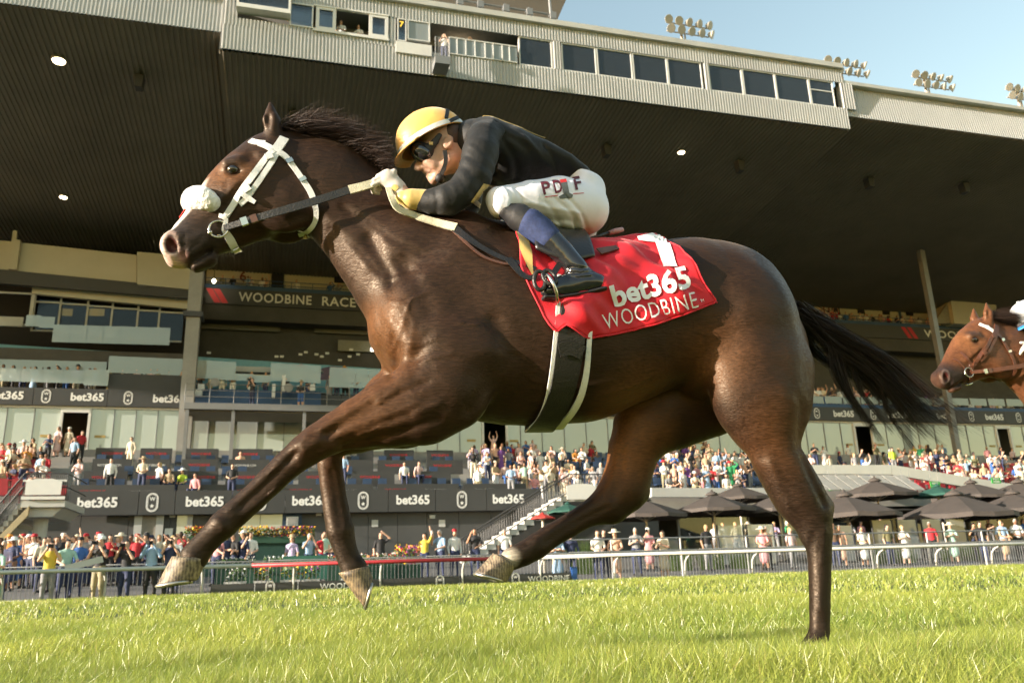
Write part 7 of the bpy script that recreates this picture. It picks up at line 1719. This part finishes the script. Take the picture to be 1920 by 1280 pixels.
# masses
crowd('on the terrace above the stairs', jit(np.concatenate([np.linspace(880, 1000, 15), np.linspace(890, 1120, 20), np.linspace(900, 1125, 17), np.linspace(1000, 1130, 9)]), np.concatenate([np.full(15, 832.), np.linspace(842, 838, 20), np.linspace(868, 866, 17), np.full(9, 892.)]), 4, 5), ter, 41, 50, .35)
crowd('on the terrace behind the parasols', jit(np.concatenate([np.linspace(1232, 1330, 16), np.linspace(1225, 1440, 24), np.linspace(1230, 1435, 18), np.linspace(1250, 1400, 10), np.linspace(1340, 1480, 12)]), np.concatenate([np.full(16, 832.), np.full(24, 848.), np.full(18, 868.), np.full(10, 892.), np.full(12, 850.)]), 4, 4), ter, 41, 50, .3)
crowd('in front of the glazing right of the tail', jit(np.concatenate([[1505, 1528, 1545, 1566, 1590, 1612, 1640, 1655, 1520, 1552, 1600, 1622], np.linspace(1665, 1770, 15)]), np.concatenate([[848, 830, 834, 845, 830, 836, 832, 845, 852, 850, 848, 855], np.linspace(842, 835, 15)]), 3, 3), ter, 44, 50, .25)
crowd('in the red seats on the right', jit(np.concatenate([np.linspace(1690, 1925, 18), np.linspace(1720, 1925, 16), np.linspace(1780, 1925, 12)]), np.concatenate([np.linspace(846, 842, 18), np.linspace(862, 858, 16), np.linspace(880, 874, 12)]), 4, 4), ter, 41, 50, .25)
crowd('in the red seats on the left', jit(np.concatenate([np.linspace(0, 80, 9), np.linspace(0, 95, 9), np.linspace(5, 70, 6)]), np.concatenate([np.full(9, 832.), np.full(9, 850.), np.full(6, 868.)]), 4, 4), ter, 41, 50, .5)
# upper terraces
up1 = lambda D: ZU2 - .05
crowd('behind the glass of the upper terrace', jit([50, 72, 95, 133, 168, 178, 213, 235, 285, 350, 378, 396, 418, 440, 472, 700, 12, 262, 300, 620, 648, 30, 112, 150, 320, 500, 540, 580], [652, 660, 655, 658, 672, 676, 662, 653, 665, 660, 664, 664, 668, 674, 672, 690, 655, 664, 668, 684, 688, 655, 660, 664, 668, 676, 680, 684], 2, 2), up1, 51.6, 54.2, 0)
person(475, 702, 'on the camera deck', lambda D: zf, 47.6, 47.6, 'camera', 'black', 'navy', hair='black', hold='camera'); person(565, 714, 'on the camera deck', lambda D: zf, 48.0, 48.0, 'lap', 'black', 'blue', hat='fedora', hatcol='tan', shorts=True)
person(632, 703, 'behind the glass of the upper terrace', up1, 51.4, 51.4, 'down', 'green', 'navy', hair='black'); person(668, 716, 'behind the glass of the upper terrace', up1, 51.2, 51.2, 'lean', 'white', 'navy', hair='black')
crowd('on the upper terrace right of the tail', jit(np.concatenate([np.linspace(1515, 1620, 14), np.linspace(1515, 1760, 18), np.linspace(1770, 1905, 12)]), np.concatenate([np.full(14, 726.), np.full(18, 738.), np.linspace(748, 752, 12)]), 4, 3), up1, 50.8, 54.2, 0)
gal = lambda D: 20.45
crowd('on the top gallery under the roof', jit(np.concatenate([[418, 440, 465, 472, 488, 496, 555, 618, 630], np.linspace(1530, 1680, 18), [1690, 1705, 1722, 1738]]), np.concatenate([[514, 516, 516, 518, 520, 522, 530, 532, 540], np.linspace(580, 594, 18), [592, 594, 596, 600]]), 2, 1), gal, 58.3, 59.5, 0)
# press box
pb = lambda D: W0 - .25
for u, v, t_, pose, D in ((640, 34, 'white', 'lap', FD + .5), (673, 44, 'white', 'lap', FD + .6), (783, 64, 'grey', 'phone', FD + .5), (880, 88, 'khaki', 'camera', FD + .4)): person(u, v, 'in the press box windows', pb, D, D, pose, t_, 'navy')
person(833, 80, 'in the hanging camera cage', lambda D: zb + .42, FD - .6, FD - .6, 'camera', 'white', 'navy', hat='cap', hatcol='white', h=1.55)
# the two far tiers under the roof read as one mass
VV_ = []; QQ_ = []; MI_ = []; ML = []; off_ = 0
for o in FARP:
    me = o.data; co = np.empty(len(me.vertices) * 3, np.float32); me.vertices.foreach_get('co', co); Mw = np.array(o.matrix_world); co = co.reshape(-1, 3) @ Mw[:3, :3].T + Mw[:3, 3]
    li = np.empty(len(me.loops), np.int32); me.loops.foreach_get('vertex_index', li); pm = np.empty(len(me.polygons), np.int32); me.polygons.foreach_get('material_index', pm)
    ids = []
    for sl_ in o.material_slots:
        if sl_.material not in ML: ML.append(sl_.material)
        ids.append(ML.index(sl_.material))
    VV_.append(co); QQ_.append(li.reshape(-1, 4) + off_); MI_.append(np.array(ids)[pm]); off_ += len(co); bpy.data.objects.remove(o)
fm = mesh_np('crowd', np.concatenate(VV_), np.concatenate(QQ_))
for m_ in ML: fm.materials.append(m_)
fm.polygons.foreach_set('material_index', np.concatenate(MI_).astype(np.int32))
tag(obj('crowd', fm), 'distant spectators packed along the gallery and upper terrace under the roof', 'crowd', kind='stuff')
# labels: each by looks, then by its count from the left within its place
from collections import defaultdict
zz = defaultdict(list)
for o, zone, u, d in PEOPLE: zz[zone].append((u, o, d))
LBL = {}
for zone, lst in zz.items():
    for i, (u, o, d) in enumerate(sorted(lst, key=lambda t: t[0])):
        o['category'] = 'person'; o['group'] = 'spectators ' + zone
        n_same = [t for t in lst if t[2] == d]
        lab = f'{d} {zone}'
        if len(n_same) > 1: lab = f'{d} {zone}, {ordinal(sorted([t[0] for t in n_same]).index(u) + 1)} such from the left'
        o['label'] = ' '.join(lab.split()[:16]); LBL[o.name] = lab
for c, hold, o in HELD: tag(c, ' '.join((f'black {hold} held up by the ' + o['label'].replace('holding up a phone ', '').replace('aiming a camera ', '')).split()[:16]), hold, hold + 's held by spectators')
# ================================================================== PARASOLS, FLOWERS, PATIO
UMB = mat('parasol_charcoal', (.075, .062, .055), .8, var=.15, vscale=2, bump=.1, bscale=6); UMG = mat('parasol_green', (.02, .085, .065), .8, var=.15, vscale=2); PWH = mat('parasol_pole', (.66, .60, .50), .5, var=.05)
def parasol_meshes(n=8, r_=1.75, h_=.62):
    V_ = []; F_ = []; rings = 4
    for i in range(rings + 1):
        f = i / rings
        for j in range(n * 2):
            a = math.pi * j / n; edge = 1.0 if j % 2 == 0 else .955; V_.append((r_ * f * edge * math.cos(a), r_ * f * edge * math.sin(a), -h_ * (f ** 1.15) - (0 if j % 2 == 0 else .03 * f)))
    m_ = 2 * n
    for i in range(rings):
        for j in range(m_): F_.append((i * m_ + j, i * m_ + (j + 1) % m_, (i + 1) * m_ + (j + 1) % m_, (i + 1) * m_ + j))
    k = len(V_)
    for j in range(m_): p = V_[rings * m_ + j]; V_.append((p[0], p[1], p[2] - .14))
    for j in range(m_): F_.append((rings * m_ + j, rings * m_ + (j + 1) % m_, k + (j + 1) % m_, k + j))
    can = mesh_np('canopy', V_, F_, False)
    mb = MB(); mb.lathe([(.30, -.02), (.22, .07), (.05, .14), (.03, .22)], (0, 0, 0), 12); vent = mb.mesh('vent', True)
    return can, vent
can, vent = parasol_meshes()
def parasol(u, v, hw_, D, col, label):
    x_, z_ = gx(u, v, D); s = (gx(u + hw_, v, D)[0] - gx(u - hw_, v, D)[0]) / 2 / 1.72
    r_ = bpy.data.objects.new('parasol', None); link(r_); r_.matrix_world = GM @ Matrix.Translation((x_, D, apron_z(D))) @ Matrix.Rotation(rng.uniform(0, .7), 4, 'Z'); tag(r_, label, 'parasol', 'parasols on the patio')
    zt_ = z_ - apron_z(D)
    for nm, me in (('canopy', can), ('vent', vent)):
        o = bpy.data.objects.new(nm, me); link(o, r_); o.location = (0, 0, zt_); o.scale = (s, s, s)
        if not me.materials: me.materials.append(UMB)
        o.material_slots[0].link = 'OBJECT'; o.material_slots[0].material = col
    mb = MB(); mb.tube([(0, 0, 0), (0, 0, zt_ - .05)], .05, 8); mb.build('pole', PWH, r_, True)
    for j in range(8):
        a = math.pi * j / 4; mb = MB(); mb.tube([(.06 * math.cos(a), .06 * math.sin(a), zt_ - .85 * s), (1.0 * s * math.cos(a), 1.0 * s * math.sin(a), zt_ - .42 * s)], .014, 5); mb.build('rib', PWH, r_)
    mb = MB(); mb.lathe([(.30, 0), (.30, .06), (.06, .10)], (0, 0, 0), 14); mb.build('base', CHAR, r_)
for u, v, hw_, D, c_, lb in ((1209, 938, 70, 32.5, UMB, 'dark parasol nearest the stairs, over the guests at the fence'), (1335, 927, 68, 32.8, UMB, 'dark parasol between the two raised hind legs'), (1383, 911, 56, 36.5, UMB, 'dark parasol standing further back behind the middle ones'), (1457, 927, 68, 33.0, UMB, 'dark parasol partly behind the near hind leg'), (1583, 929, 82, 32.5, UMB, 'dark parasol just right of the near hind leg'), (1640, 901, 62, 37.0, UMB, 'dark parasol below the green and pink signs'), (1788, 927, 84, 33.0, UMB, 'wide dark parasol above the person in red'), (1820, 905, 58, 37.5, UMB, 'dark parasol in the back row under the red seats'), (1898, 925, 66, 34.0, UMB, 'dark parasol at the right picture edge'), (1908, 904, 62, 38.0, UMB, 'dark parasol behind the one at the picture edge'), (1756, 911, 36, 36.0, UMG, 'green parasol in the back row beside the pink sign'), (1064, 944, 36, 31.5, UMG, 'green parasol at the foot of the stairs'), (1017, 962, 22, 30.5, mat('parasol_red', (.50, .05, .04), .7), 'small red parasol in front of the stairs')): parasol(u, v, hw_, D, c_, lb)
# flowers
FLC = {n: mat('petal_' + n, c, .6, var=.2, vscale=40) for n, c in (('red', (.50, .02, .02)), ('yellow', (.80, .52, .02)), ('orange', (.62, .16, .02)), ('purple', (.22, .04, .28)), ('white', (.75, .74, .70)), ('pink', (.60, .10, .25)))}
LEAF = mat('planter_leaf', (.06, .12, .025), .6, var=.4, vscale=8); GBOX = mat('green_box', (.02, .07, .04), .6, var=.1); WBOX = mat('white_box', (.62, .60, .55), .6, var=.08)
def planter(name, label, x0, x1, y, z0, box_h, depth, fh, cols, boxm, dens=90, leafy=1.0):
    r_ = sroot(name, label, 'planter', 'flower planters at the rail'); L_ = x1 - x0
    if boxm: mb = MB(); mb.box(x0, y, z0, x1, y + depth, z0 + box_h); mb.build('box', boxm, r_)
    zt_ = z0 + box_h
    def cluster(n, s0, s1, jz):
        V_ = []; F_ = []
        for i in range(n):
            c = np.array([rng.uniform(x0, x1), y + rng.uniform(-.10, depth + .05), zt_ + fh * rng.random() ** .8 * jz]); s = rng.uniform(s0, s1); a = rng.normal(size=(2, 3)); a /= np.linalg.norm(a, axis=1, keepdims=True); k = len(V_)
            V_ += [c + a[0] * s, c + a[1] * s, c - a[0] * s, c - a[1] * s]; F_.append((k, k + 1, k + 2, k + 3))
        return V_, F_
    V_, F_ = cluster(int(dens * L_ * leafy), .03, .07, .85); o = obj('foliage', mesh_np('foliage', V_, F_, False), LEAF, r_); tag(o, kind='stuff')
    for cn, share in cols: V_, F_ = cluster(max(3, int(dens * L_ * share)), .025, .05, 1.1); o = obj('blossom', mesh_np('blossom', V_, F_, False), FLC[cn], r_); tag(o, kind='stuff')
def gspan(u0, u1, v, y): return gx(u0, v, y)[0], gx(u1, v, y)[0]
y = 35.0
for i, (u0, u1) in enumerate(((345, 402), (448, 500), (500, 546), (546, 590))):
    a, b = gspan(u0, u1, 1005, y); planter('flower_box', ['hanging green flower box with red and yellow blooms beside the near foreleg', 'green flower box of red and yellow blooms left of centre behind the legs', 'green flower box of yellow blooms between two red ones', 'green flower box of orange blooms nearest the folded foreleg'][i], a, b, y, gx(u0, 1018, y)[1], .25, .35, .38, ([('red', .5), ('yellow', .5), ('orange', .3)], [('yellow', .9), ('orange', .4)], [('red', .7), ('yellow', .5), ('purple', .2)], [('yellow', .5), ('orange', .6), ('purple', .3)])[i], GBOX, 160)
a, b = gspan(345, 592, 1030, y + .2); mb = MB(); mb.box(a, y + .1, apron_z(35), b, y + .3, gx(450, 1018, y)[1]); o = mb.build('flower_stand', mat('dark_green_board', (.012, .05, .035), .7, var=.15)); o.matrix_world = GM.copy(); tag(o, 'dark green board wall carrying the hanging flower boxes', 'stand')
y = 28.6
for i, (u0, u1) in enumerate(((405, 480), (495, 540), (612, 700), (700, 742))):
    a, b = gspan(u0, u1, 1045, y); planter('hedge_planter', ['long planter of small white flowers behind the rail on the left', 'short planter of white flowers left of the green bench back', 'planter of white and red flowers right of the folded foreleg', 'planter of white flowers beside the bright bouquet'][i], a, b, y, apron_z(28.6), .75, .4, .30, ([('white', .5)], [('white', .5)], [('white', .5), ('red', .3), ('orange', .2)], [('white', .6), ('red', .3)])[i], GBOX, 150)
y = 27.3
for i, (u0, u1) in enumerate(((475, 512), (526, 562), (566, 600), (640, 690), (420, 462))):
    a, b = gspan(u0, u1, 1085, y); planter('white_planter', ['white trough with yellow flowers, leftmost under the red rail', 'white trough with yellow flowers, second under the red rail', 'white trough with yellow flowers, third under the red rail', 'white trough with red flowers right of the folded foreleg', 'white trough with white flowers behind the pale rail'][i], a, b, y, apron_z(27.3), .42, .35, .42, ([('yellow', .4), ('red', .2)], [('yellow', .5), ('orange', .2)], [('yellow', .4), ('purple', .3)], [('red', .5), ('yellow', .3)], [('white', .5)])[i], WBOX, 150)
a, b = gspan(742, 790, 1040, 29.0); planter('flower_bouquet', 'large mixed bouquet of pink, purple and yellow flowers by the black board', a, b, 29.0, apron_z(29) + .2, .45, .5, .62, [('pink', .5), ('red', .3), ('purple', .5), ('yellow', .5), ('orange', .3)], GBOX, 190)
mb = MB(); a, b = gspan(530, 614, 1050, 28.2); mb.box(a, 28.2, apron_z(28) + .35, b, 28.3, gx(570, 1041, 28.2)[1]); o = mb.build('green_board', mat('green_board', (.03, .13, .09), .6, var=.1)); o.matrix_world = GM.copy(); tag(o, 'plain green board behind the red rail with three guests above it', 'board')
# long thin handrail fence on the right, glass wind screens, ornamental grasses, white table box
HF = sroot('handrail_fence', 'thin grey handrail fence running behind the barriers on the right', 'fence'); y = 27.0
a, _ = gx(1010, 1028, y); b, _ = gx(1960, 1000, y); mb = MB(); mb.tube([(a, y, 1.52), (b, y, 1.52)], .03, 6); mb.build('top_rail', STEELG, HF)
x_ = a
while x_ < b: mb = MB(); mb.tube([(x_, y, .05), (x_, y, 1.52)], .03, 6); mb.build('post', RAILW, HF); x_ += 2.6
mb = MB(); mb.box(a, y - .02, 1.0, b, y + .06, 1.12); mb.build('mid_rail', STEELG, HF)
for i, (u0, u1, v0, v1) in enumerate(((1565, 1600, 985, 1012), (1634, 1676, 975, 1010), (1681, 1722, 974, 1008), (1727, 1768, 973, 1006), (1772, 1812, 973, 1004), (1345, 1395, 985, 1015), (1400, 1452, 983, 1013))):
    y = 31.5; a, zt_ = gx(u0, v0, y); b, zb_ = gx(u1, v1, y); r_ = sroot('wind_screen', f'glass wind screen on the patio, {ordinal((6, 1, 2, 3, 4, 5, 7)[i]) if False else ORD[i]} of the row', 'screen', 'glass wind screens on the patio')
    zg = apron_z(y)
    mb = MB(); mb.box(a, y, zg + .1, b, y + .02, zt_); mb.build('pane', GLASS_B, r_); mb = MB(); mb.box(a - .04, y - .03, zg, a, y + .05, zt_ + .03); mb.box(b, y - .03, zg, b + .04, y + .05, zt_ + .03); mb.box(a, y - .03, zg, b, y + .05, zg + .1); mb.build('frame', CHAR, r_)
def grasses(u, v, n, hgt, y, label):
    x_, _ = gx(u, v, y); z0 = apron_z(y); V_ = []; F_ = []
    for i in range(n):
        a = rng.uniform(0, 6.28); r_ = rng.random() ** .5 * .35; bx_, by_ = x_ + r_ * math.cos(a) * 1.6, y + r_ * math.sin(a); h_ = hgt * rng.uniform(.6, 1.1); dx, dy = rng.normal(size=2) * .18 * h_; w_ = .018; k = len(V_)
        V_ += [(bx_ - w_, by_, z0), (bx_ + w_, by_, z0), (bx_ + dx * .4 + w_ * .7, by_ + dy * .4, z0 + h_ * .6), (bx_ + dx * .4 - w_ * .7, by_ + dy * .4, z0 + h_ * .6), (bx_ + dx, by_ + dy, z0 + h_)]; F_ += [(k, k + 1, k + 2, k + 3), (k + 3, k + 2, k + 4)]
    o = obj('ornamental_grass', mesh_np('ornamental_grass', V_, F_, False), mat('ornamental_leaf', (.10, .15, .04), .6, var=.4, vscale=3)); o.matrix_world = GM.copy(); tag(o, label, 'plant', 'ornamental grasses on the patio')
for u, v, n, h_, lb in ((1090, 1020, 160, 1.35, 'tall ornamental grass clump beside the guests near the stairs'), (1270, 1015, 120, .9, 'ornamental grass clump at the first parasol pole'), (1330, 1015, 120, .8, 'ornamental grass clump under the second parasol'), (1385, 1015, 140, .7, 'yellowish grass clump between the glass screens'), (1650, 1010, 120, .75, 'dark grass clump before the patio glass'), (1690, 1010, 120, .7, 'grass clump left of the person in red'), (1780, 1008, 120, .7, 'grass clump right of the person in red'), (1815, 1005, 120, .8, 'grass clump at the end of the glass screens')): grasses(u, v, n, h_, 30.6, lb)
# long pale lens case resting on the rail at the left
LC = sroot('lens_case', 'long pale lens case propped on the rail by the photographers', 'case'); x_, z_ = gx(160, 1058, 24.9)
mb = MB(); mb.box(-.45, -.09, -.08, .45, .09, .08); o = mb.build('case_body', PALEC, LC); o.location = (x_, 24.75, 1.10); o.rotation_euler = (0, R(-14), R(12))
mb = MB(); mb.box(-.05, -.095, .08, .05, .095, .10); o2 = mb.build('clasp', FRAMEG, o)
# ================================================================== THE CHASING HORSE AND ITS RIDER
# a second horse of the same build, bay coat, further back on the right; its head is measured in the photo
def bay(P_): return coat(P_, (.105, .040, .018), (.17, .068, .026), (.02, .011, .008), False)
h2 = hme.copy(); h2.name = 'body'; h2.materials.clear(); h2.materials.append(coat_material('horse_coat_bay', .45))
h2.attributes['Col'].data.foreach_set('color', np.concatenate([bay(HV), np.ones((len(HV), 1))], 1).astype(np.float32).ravel())
HORSE2 = empty('horse'); tag(HORSE2, 'bright bay racehorse with its head entering at the right edge', 'horse', 'racehorses on the turf')
# place: the poll-to-muzzle span in the photo fixes distance and position
A_, B_ = hp(303, 460), hp(512, 262); PH0 = hp(566, 345)[:2]; TH = -R(11)     # head carried flatter
def nod(p, w=1.0):
    p = np.array(p, float); r_ = p[..., :2] - PH0; c, s_ = np.cos(TH * w), np.sin(TH * w); o_ = p.copy(); o_[..., 0] = PH0[0] + r_[..., 0] * c - r_[..., 1] * s_; o_[..., 1] = PH0[1] + r_[..., 0] * s_ + r_[..., 1] * c; return o_
A_, B_ = nod(A_), nod(B_)
best = None
for d in np.linspace(4.5, 8.5, 81):
    P2 = Plane(d, R(12)); a, b = P2.st(1752, 703), P2.st(1860, 628); e = abs(np.linalg.norm(a - b) - np.linalg.norm(A_ - B_))
    if best is None or e < best[0]: best = (e, d, a, b, P2)
_, d2, a2, b2, P2 = best
M2 = P2.mat() @ Matrix.Translation(Vector(loc(a2)) - Vector(loc(A_)))
MH = Matrix.Translation((PH0[0], 0, PH0[1])) @ Matrix.Rotation(-TH, 4, 'Y') @ Matrix.Translation((-PH0[0], 0, -PH0[1]))
HORSE2.matrix_world = M2
# gathered forelegs: both swung back about the elbow
PIV = hp(832, 742, 0)[:2]
def swing(P_, near):
    ang = R(62 if near else 55); ax = hp(560, 830, 0)[:2] - PIV; ax = ax / np.linalg.norm(ax); r_ = P_[:, :2] - PIV
    al = r_ @ ax; pe = np.abs(r_[:, 0] * ax[1] - r_[:, 1] * ax[0]); sm = lambda x, a, b: np.clip((x - a) / (b - a), 0, 1) ** 2 * (3 - 2 * np.clip((x - a) / (b - a), 0, 1))
    wgt = sm(al, .06, .30) * np.where(r_[:, 0] * ax[1] - r_[:, 1] * ax[0] > 0, 1 - sm(pe, .14, .22), 1.0) if near else sm(al, .06, .30) * (1 - sm(-(r_[:, 0] * ax[1] - r_[:, 1] * ax[0]), .14, .22))
    below = P_[:, 1] < hp(800, 690, 0)[1]
    side = (P_[:, 2] > .035) if near else (P_[:, 2] < -.035)
    wgt = wgt * side * (below | (al > .3)) * (P_[:, 0] < PIV[0] + .02) * (P_[:, 1] < hp(700, 690, 0)[1] + .02)
    out = P_.copy(); c, s_ = np.cos(ang * wgt), np.sin(ang * wgt)
    out[:, 0] = PIV[0] + r_[:, 0] * c - r_[:, 1] * s_; out[:, 1] = PIV[1] + r_[:, 0] * s_ + r_[:, 1] * c
    return out
HV2 = swing(swing(HV, True), False)
wn_ = np.clip((hp(650, 345)[0] - HV[:, 0]) / (hp(650, 345)[0] - hp(540, 345)[0]), 0, 1); wn_ = wn_ * wn_ * (3 - 2 * wn_) * (HV[:, 1] > hp(500, 540)[1])
HV2 = nod(HV2, wn_); HV2 = relax(HV2, HQ, 2, .4)
h2.vertices.foreach_set('co', loc(HV2).astype(np.float32).ravel()); h2.update()
link(bpy.data.objects.new('body', h2), HORSE2)
for ch in list(HORSE.children):
    if ch.name.split('.')[0] == 'body': continue
    c = ch.copy(); link(c, HORSE2)
    for g_ in ch.children: q = g_.copy(); link(q, c)
    if ch.name.split('.')[0] == 'eye': c.matrix_local = MH
    if ch.name.split('.')[0] == 'hoof':
        c0 = np.mean([v.co[:] for v in ch.data.vertices], axis=0)
        if c0[0] < PIV[0]:
            pv = Vector((PIV[0], 0, PIV[1])); c.matrix_local = Matrix.Translation(pv) @ Matrix.Rotation(-R(62 if c0[1] < 0 else 55), 4, 'Y') @ Matrix.Translation(-pv)
BR2 = empty('bridle'); BR2.matrix_world = M2 @ MH; tag(BR2, 'brown leather bridle with white browband on the bay horse at the right edge', 'bridle', 'bridles on the racehorses')
LEA = mat('tan_leather', (.10, .035, .018), .4, var=.25, vscale=30)
for ch in list(BR.children):
    nm = ch.name.split('.')[0]
    if nm in ('brass_stud', 'rein_buckle_end', 'strap_end'): continue
    c = ch.copy(); link(c, BR2)
    if nm in ('headpiece', 'cheekpiece', 'throatlatch', 'chin_strap', 'rein', 'rein_grip', 'keeper'):
        c.material_slots[0].link = 'OBJECT'; c.material_slots[0].material = LEA
A2, N2 = hide_path([(404, 392), (392, 380), (380, 366)], 10, .004)
pts = [(424, 404), (410, 392), (396, 378), (386, 366)]
A2, N2 = hide_path(pts, 12, .004); ribbon(A2, N2, .016, .004, 'noseband', LEA, BR2); ribbon(mirror(A2)[::-1], mirror(N2)[::-1], .016, .004, 'noseband', LEA, BR2)
A2, N2 = hide_path([(404, 424), (388, 412), (374, 398), (360, 394)], 12, .004); ribbon(A2, N2, .010, .003, 'noseband', LEA, BR2)
WB = mat('white_cap_silk', (.74, .74, .74), .45, var=.04); PUR = mat('grey_purple_silk', (.10, .085, .095), .5, var=.2)
J2 = empty('jockey'); tag(J2, 'jockey with white cap and blue peak behind the bay horse, at the right edge', 'jockey', 'jockeys riding the racehorses')
tgt = P2.st(1922, 586); cur = hp(810, 250)
J2.matrix_world = P2.mat() @ Matrix.Translation((tgt[0] - cur[0], 0, tgt[1] - cur[1]))
REC = {'helmet': WB, 'peak': mat('blue_peak', (.03, .22, .55), .4), 'helmet_band': PUR, 'jacket': PUR, 'collar': PUR, 'cuff': PUR, 'gold_stripe': WB, 'gold_diamond': WB, 'button': WB}
for ch in list(JOCKEY.children):
    c = ch.copy(); link(c, J2); nm = ch.name.split('.')[0]
    if nm in REC: c.material_slots[0].link = 'OBJECT'; c.material_slots[0].material = REC[nm]
    for g_ in ch.children:
        gn = g_.name.split('.')[0]
        if gn in ('lettering', 'print_red', 'print_boot', 'print_line', 'glove_badge'): continue
        q = g_.copy(); link(q, c)
        if gn in REC: q.material_slots[0].link = 'OBJECT'; q.material_slots[0].material = REC[gn]
# ================================================================== TURF: individual blades, one mass
def grass_mat():
    m_ = bpy.data.materials.new('grass_blade'); m_.use_nodes = True; nt = m_.node_tree; nt.nodes.remove(nt.nodes['Principled BSDF']); out = nt.nodes['Material Output']
    at = nt.nodes.new('ShaderNodeAttribute'); at.attribute_name = 'Col'
    df = nt.nodes.new('ShaderNodeBsdfDiffuse'); tr = nt.nodes.new('ShaderNodeBsdfTranslucent'); gl = nt.nodes.new('ShaderNodeBsdfGlossy'); gl.inputs['Roughness'].default_value = .35; gl.inputs['Color'].default_value = (1, 1, .9, 1)
    nt.links.new(at.outputs['Color'], df.inputs['Color']); nt.links.new(at.outputs['Color'], tr.inputs['Color'])
    m1 = nt.nodes.new('ShaderNodeMixShader'); m1.inputs[0].default_value = .45; nt.links.new(df.outputs[0], m1.inputs[1]); nt.links.new(tr.outputs[0], m1.inputs[2])
    m2 = nt.nodes.new('ShaderNodeMixShader'); m2.inputs[0].default_value = .05; nt.links.new(m1.outputs[0], m2.inputs[1]); nt.links.new(gl.outputs[0], m2.inputs[2]); nt.links.new(m2.outputs[0], out.inputs[0])
    return m_
def blades(n, r0, r1, h0, h1, w0, seg, power=1.0):
    ang = rng.uniform(-.82, .82, n); rr = np.sqrt(rng.uniform(r0 ** 2, r1 ** 2, n)) if power == 1 else r0 + (r1 - r0) * rng.random(n) ** power
    x = rr * np.sin(ang); y = rr * np.cos(ang)
    keep = (-x * math.sin(GA) + y * math.cos(GA)) < 24.9
    x, y, rr = x[keep], y[keep], rr[keep]; n = len(x)
    # clumps: height and colour vary over decimetres and metres
    cl = np.sin(x * 5.1 + 2 * np.sin(y * 3.3)) * np.sin(y * 4.7 + 1.5 * np.sin(x * 2.1)); big = np.sin(x * .9 + np.sin(y * .6)) * np.sin(y * .7 + 1.3)
    h_ = rng.uniform(h0, h1, n) * (1 + .18 * cl + .10 * big); tall = rng.random(n) < .03; h_[tall] *= 1.2
    lean = rng.normal(size=(n, 2)) * .36 * h_[:, None] + np.array([.10, .02]) * h_[:, None]
    az = rng.uniform(0, 2 * np.pi, n); sx, sy = np.cos(az), np.sin(az); w = w0 * rng.uniform(.6, 1.3, n)
    z0 = .045 * np.exp(-((y - 2.25 - .1 * np.sin(x * 1.7)) / .55) ** 2) * (.7 + .3 * np.sin(x * 2.3)) + .012 * np.sin(x * 1.9 + y) * np.sin(y * 1.3)
    zt = np.interp(-x * math.sin(GA) + y * math.cos(GA), TURF_D, TURF_Z)
    V_ = []; ts = np.linspace(0, 1, seg + 1)
    for i, t in enumerate(ts):
        px = x + lean[:, 0] * t ** 1.7; py = y + lean[:, 1] * t ** 1.7; pz = np.maximum(z0, 0) + zt + h_ * (t - .12 * t * t); ww = w * (1 - t ** 2.2) * .5 if i < seg else w * .03
        V_.append(np.stack([px - sx * ww, py - sy * ww, pz], 1)); V_.append(np.stack([px + sx * ww, py + sy * ww, pz], 1))
    m_ = 2 * (seg + 1); V_ = np.stack(V_, 1).reshape(-1, 3)
    b = (np.arange(n) * m_)[:, None]; Q = np.concatenate([b + np.array([[2 * i, 2 * i + 1, 2 * i + 3, 2 * i + 2]]) for i in range(seg)])
    hue = np.clip(rng.normal(.52, .19, n) + .16 * cl + .22 * big, 0, 1)[:, None]
    C = np.array([.195, .285, .044]) * (1 - hue) + np.array([.475, .50, .098]) * hue; dry = rng.random(n) < .035; C[dry] = np.array([.52, .43, .17])
    C = C * rng.uniform(.78, 1.2, (n, 1)); return V_, Q, np.repeat(C, m_, 0)
parts_ = [blades(250000, .75, 4.2, .075, .135, .0029, 3), blades(150000, 4.2, 9.5, .075, .125, .0062, 2), blades(120000, 9.5, 34, .06, .105, .015, 1, 1.0)]
off = 0; VV = []; QQ = []; CC = []
for V_, Q, C in parts_: VV.append(V_); QQ.append(Q + off); CC.append(C); off += len(V_)
gme2 = mesh_np('grass', np.concatenate(VV), np.concatenate(QQ), True); set_col(gme2, np.concatenate(CC))
GR = obj('grass', gme2, grass_mat()); tag(GR, 'bright green turf of long single blades across the foreground', 'grass', kind='stuff')
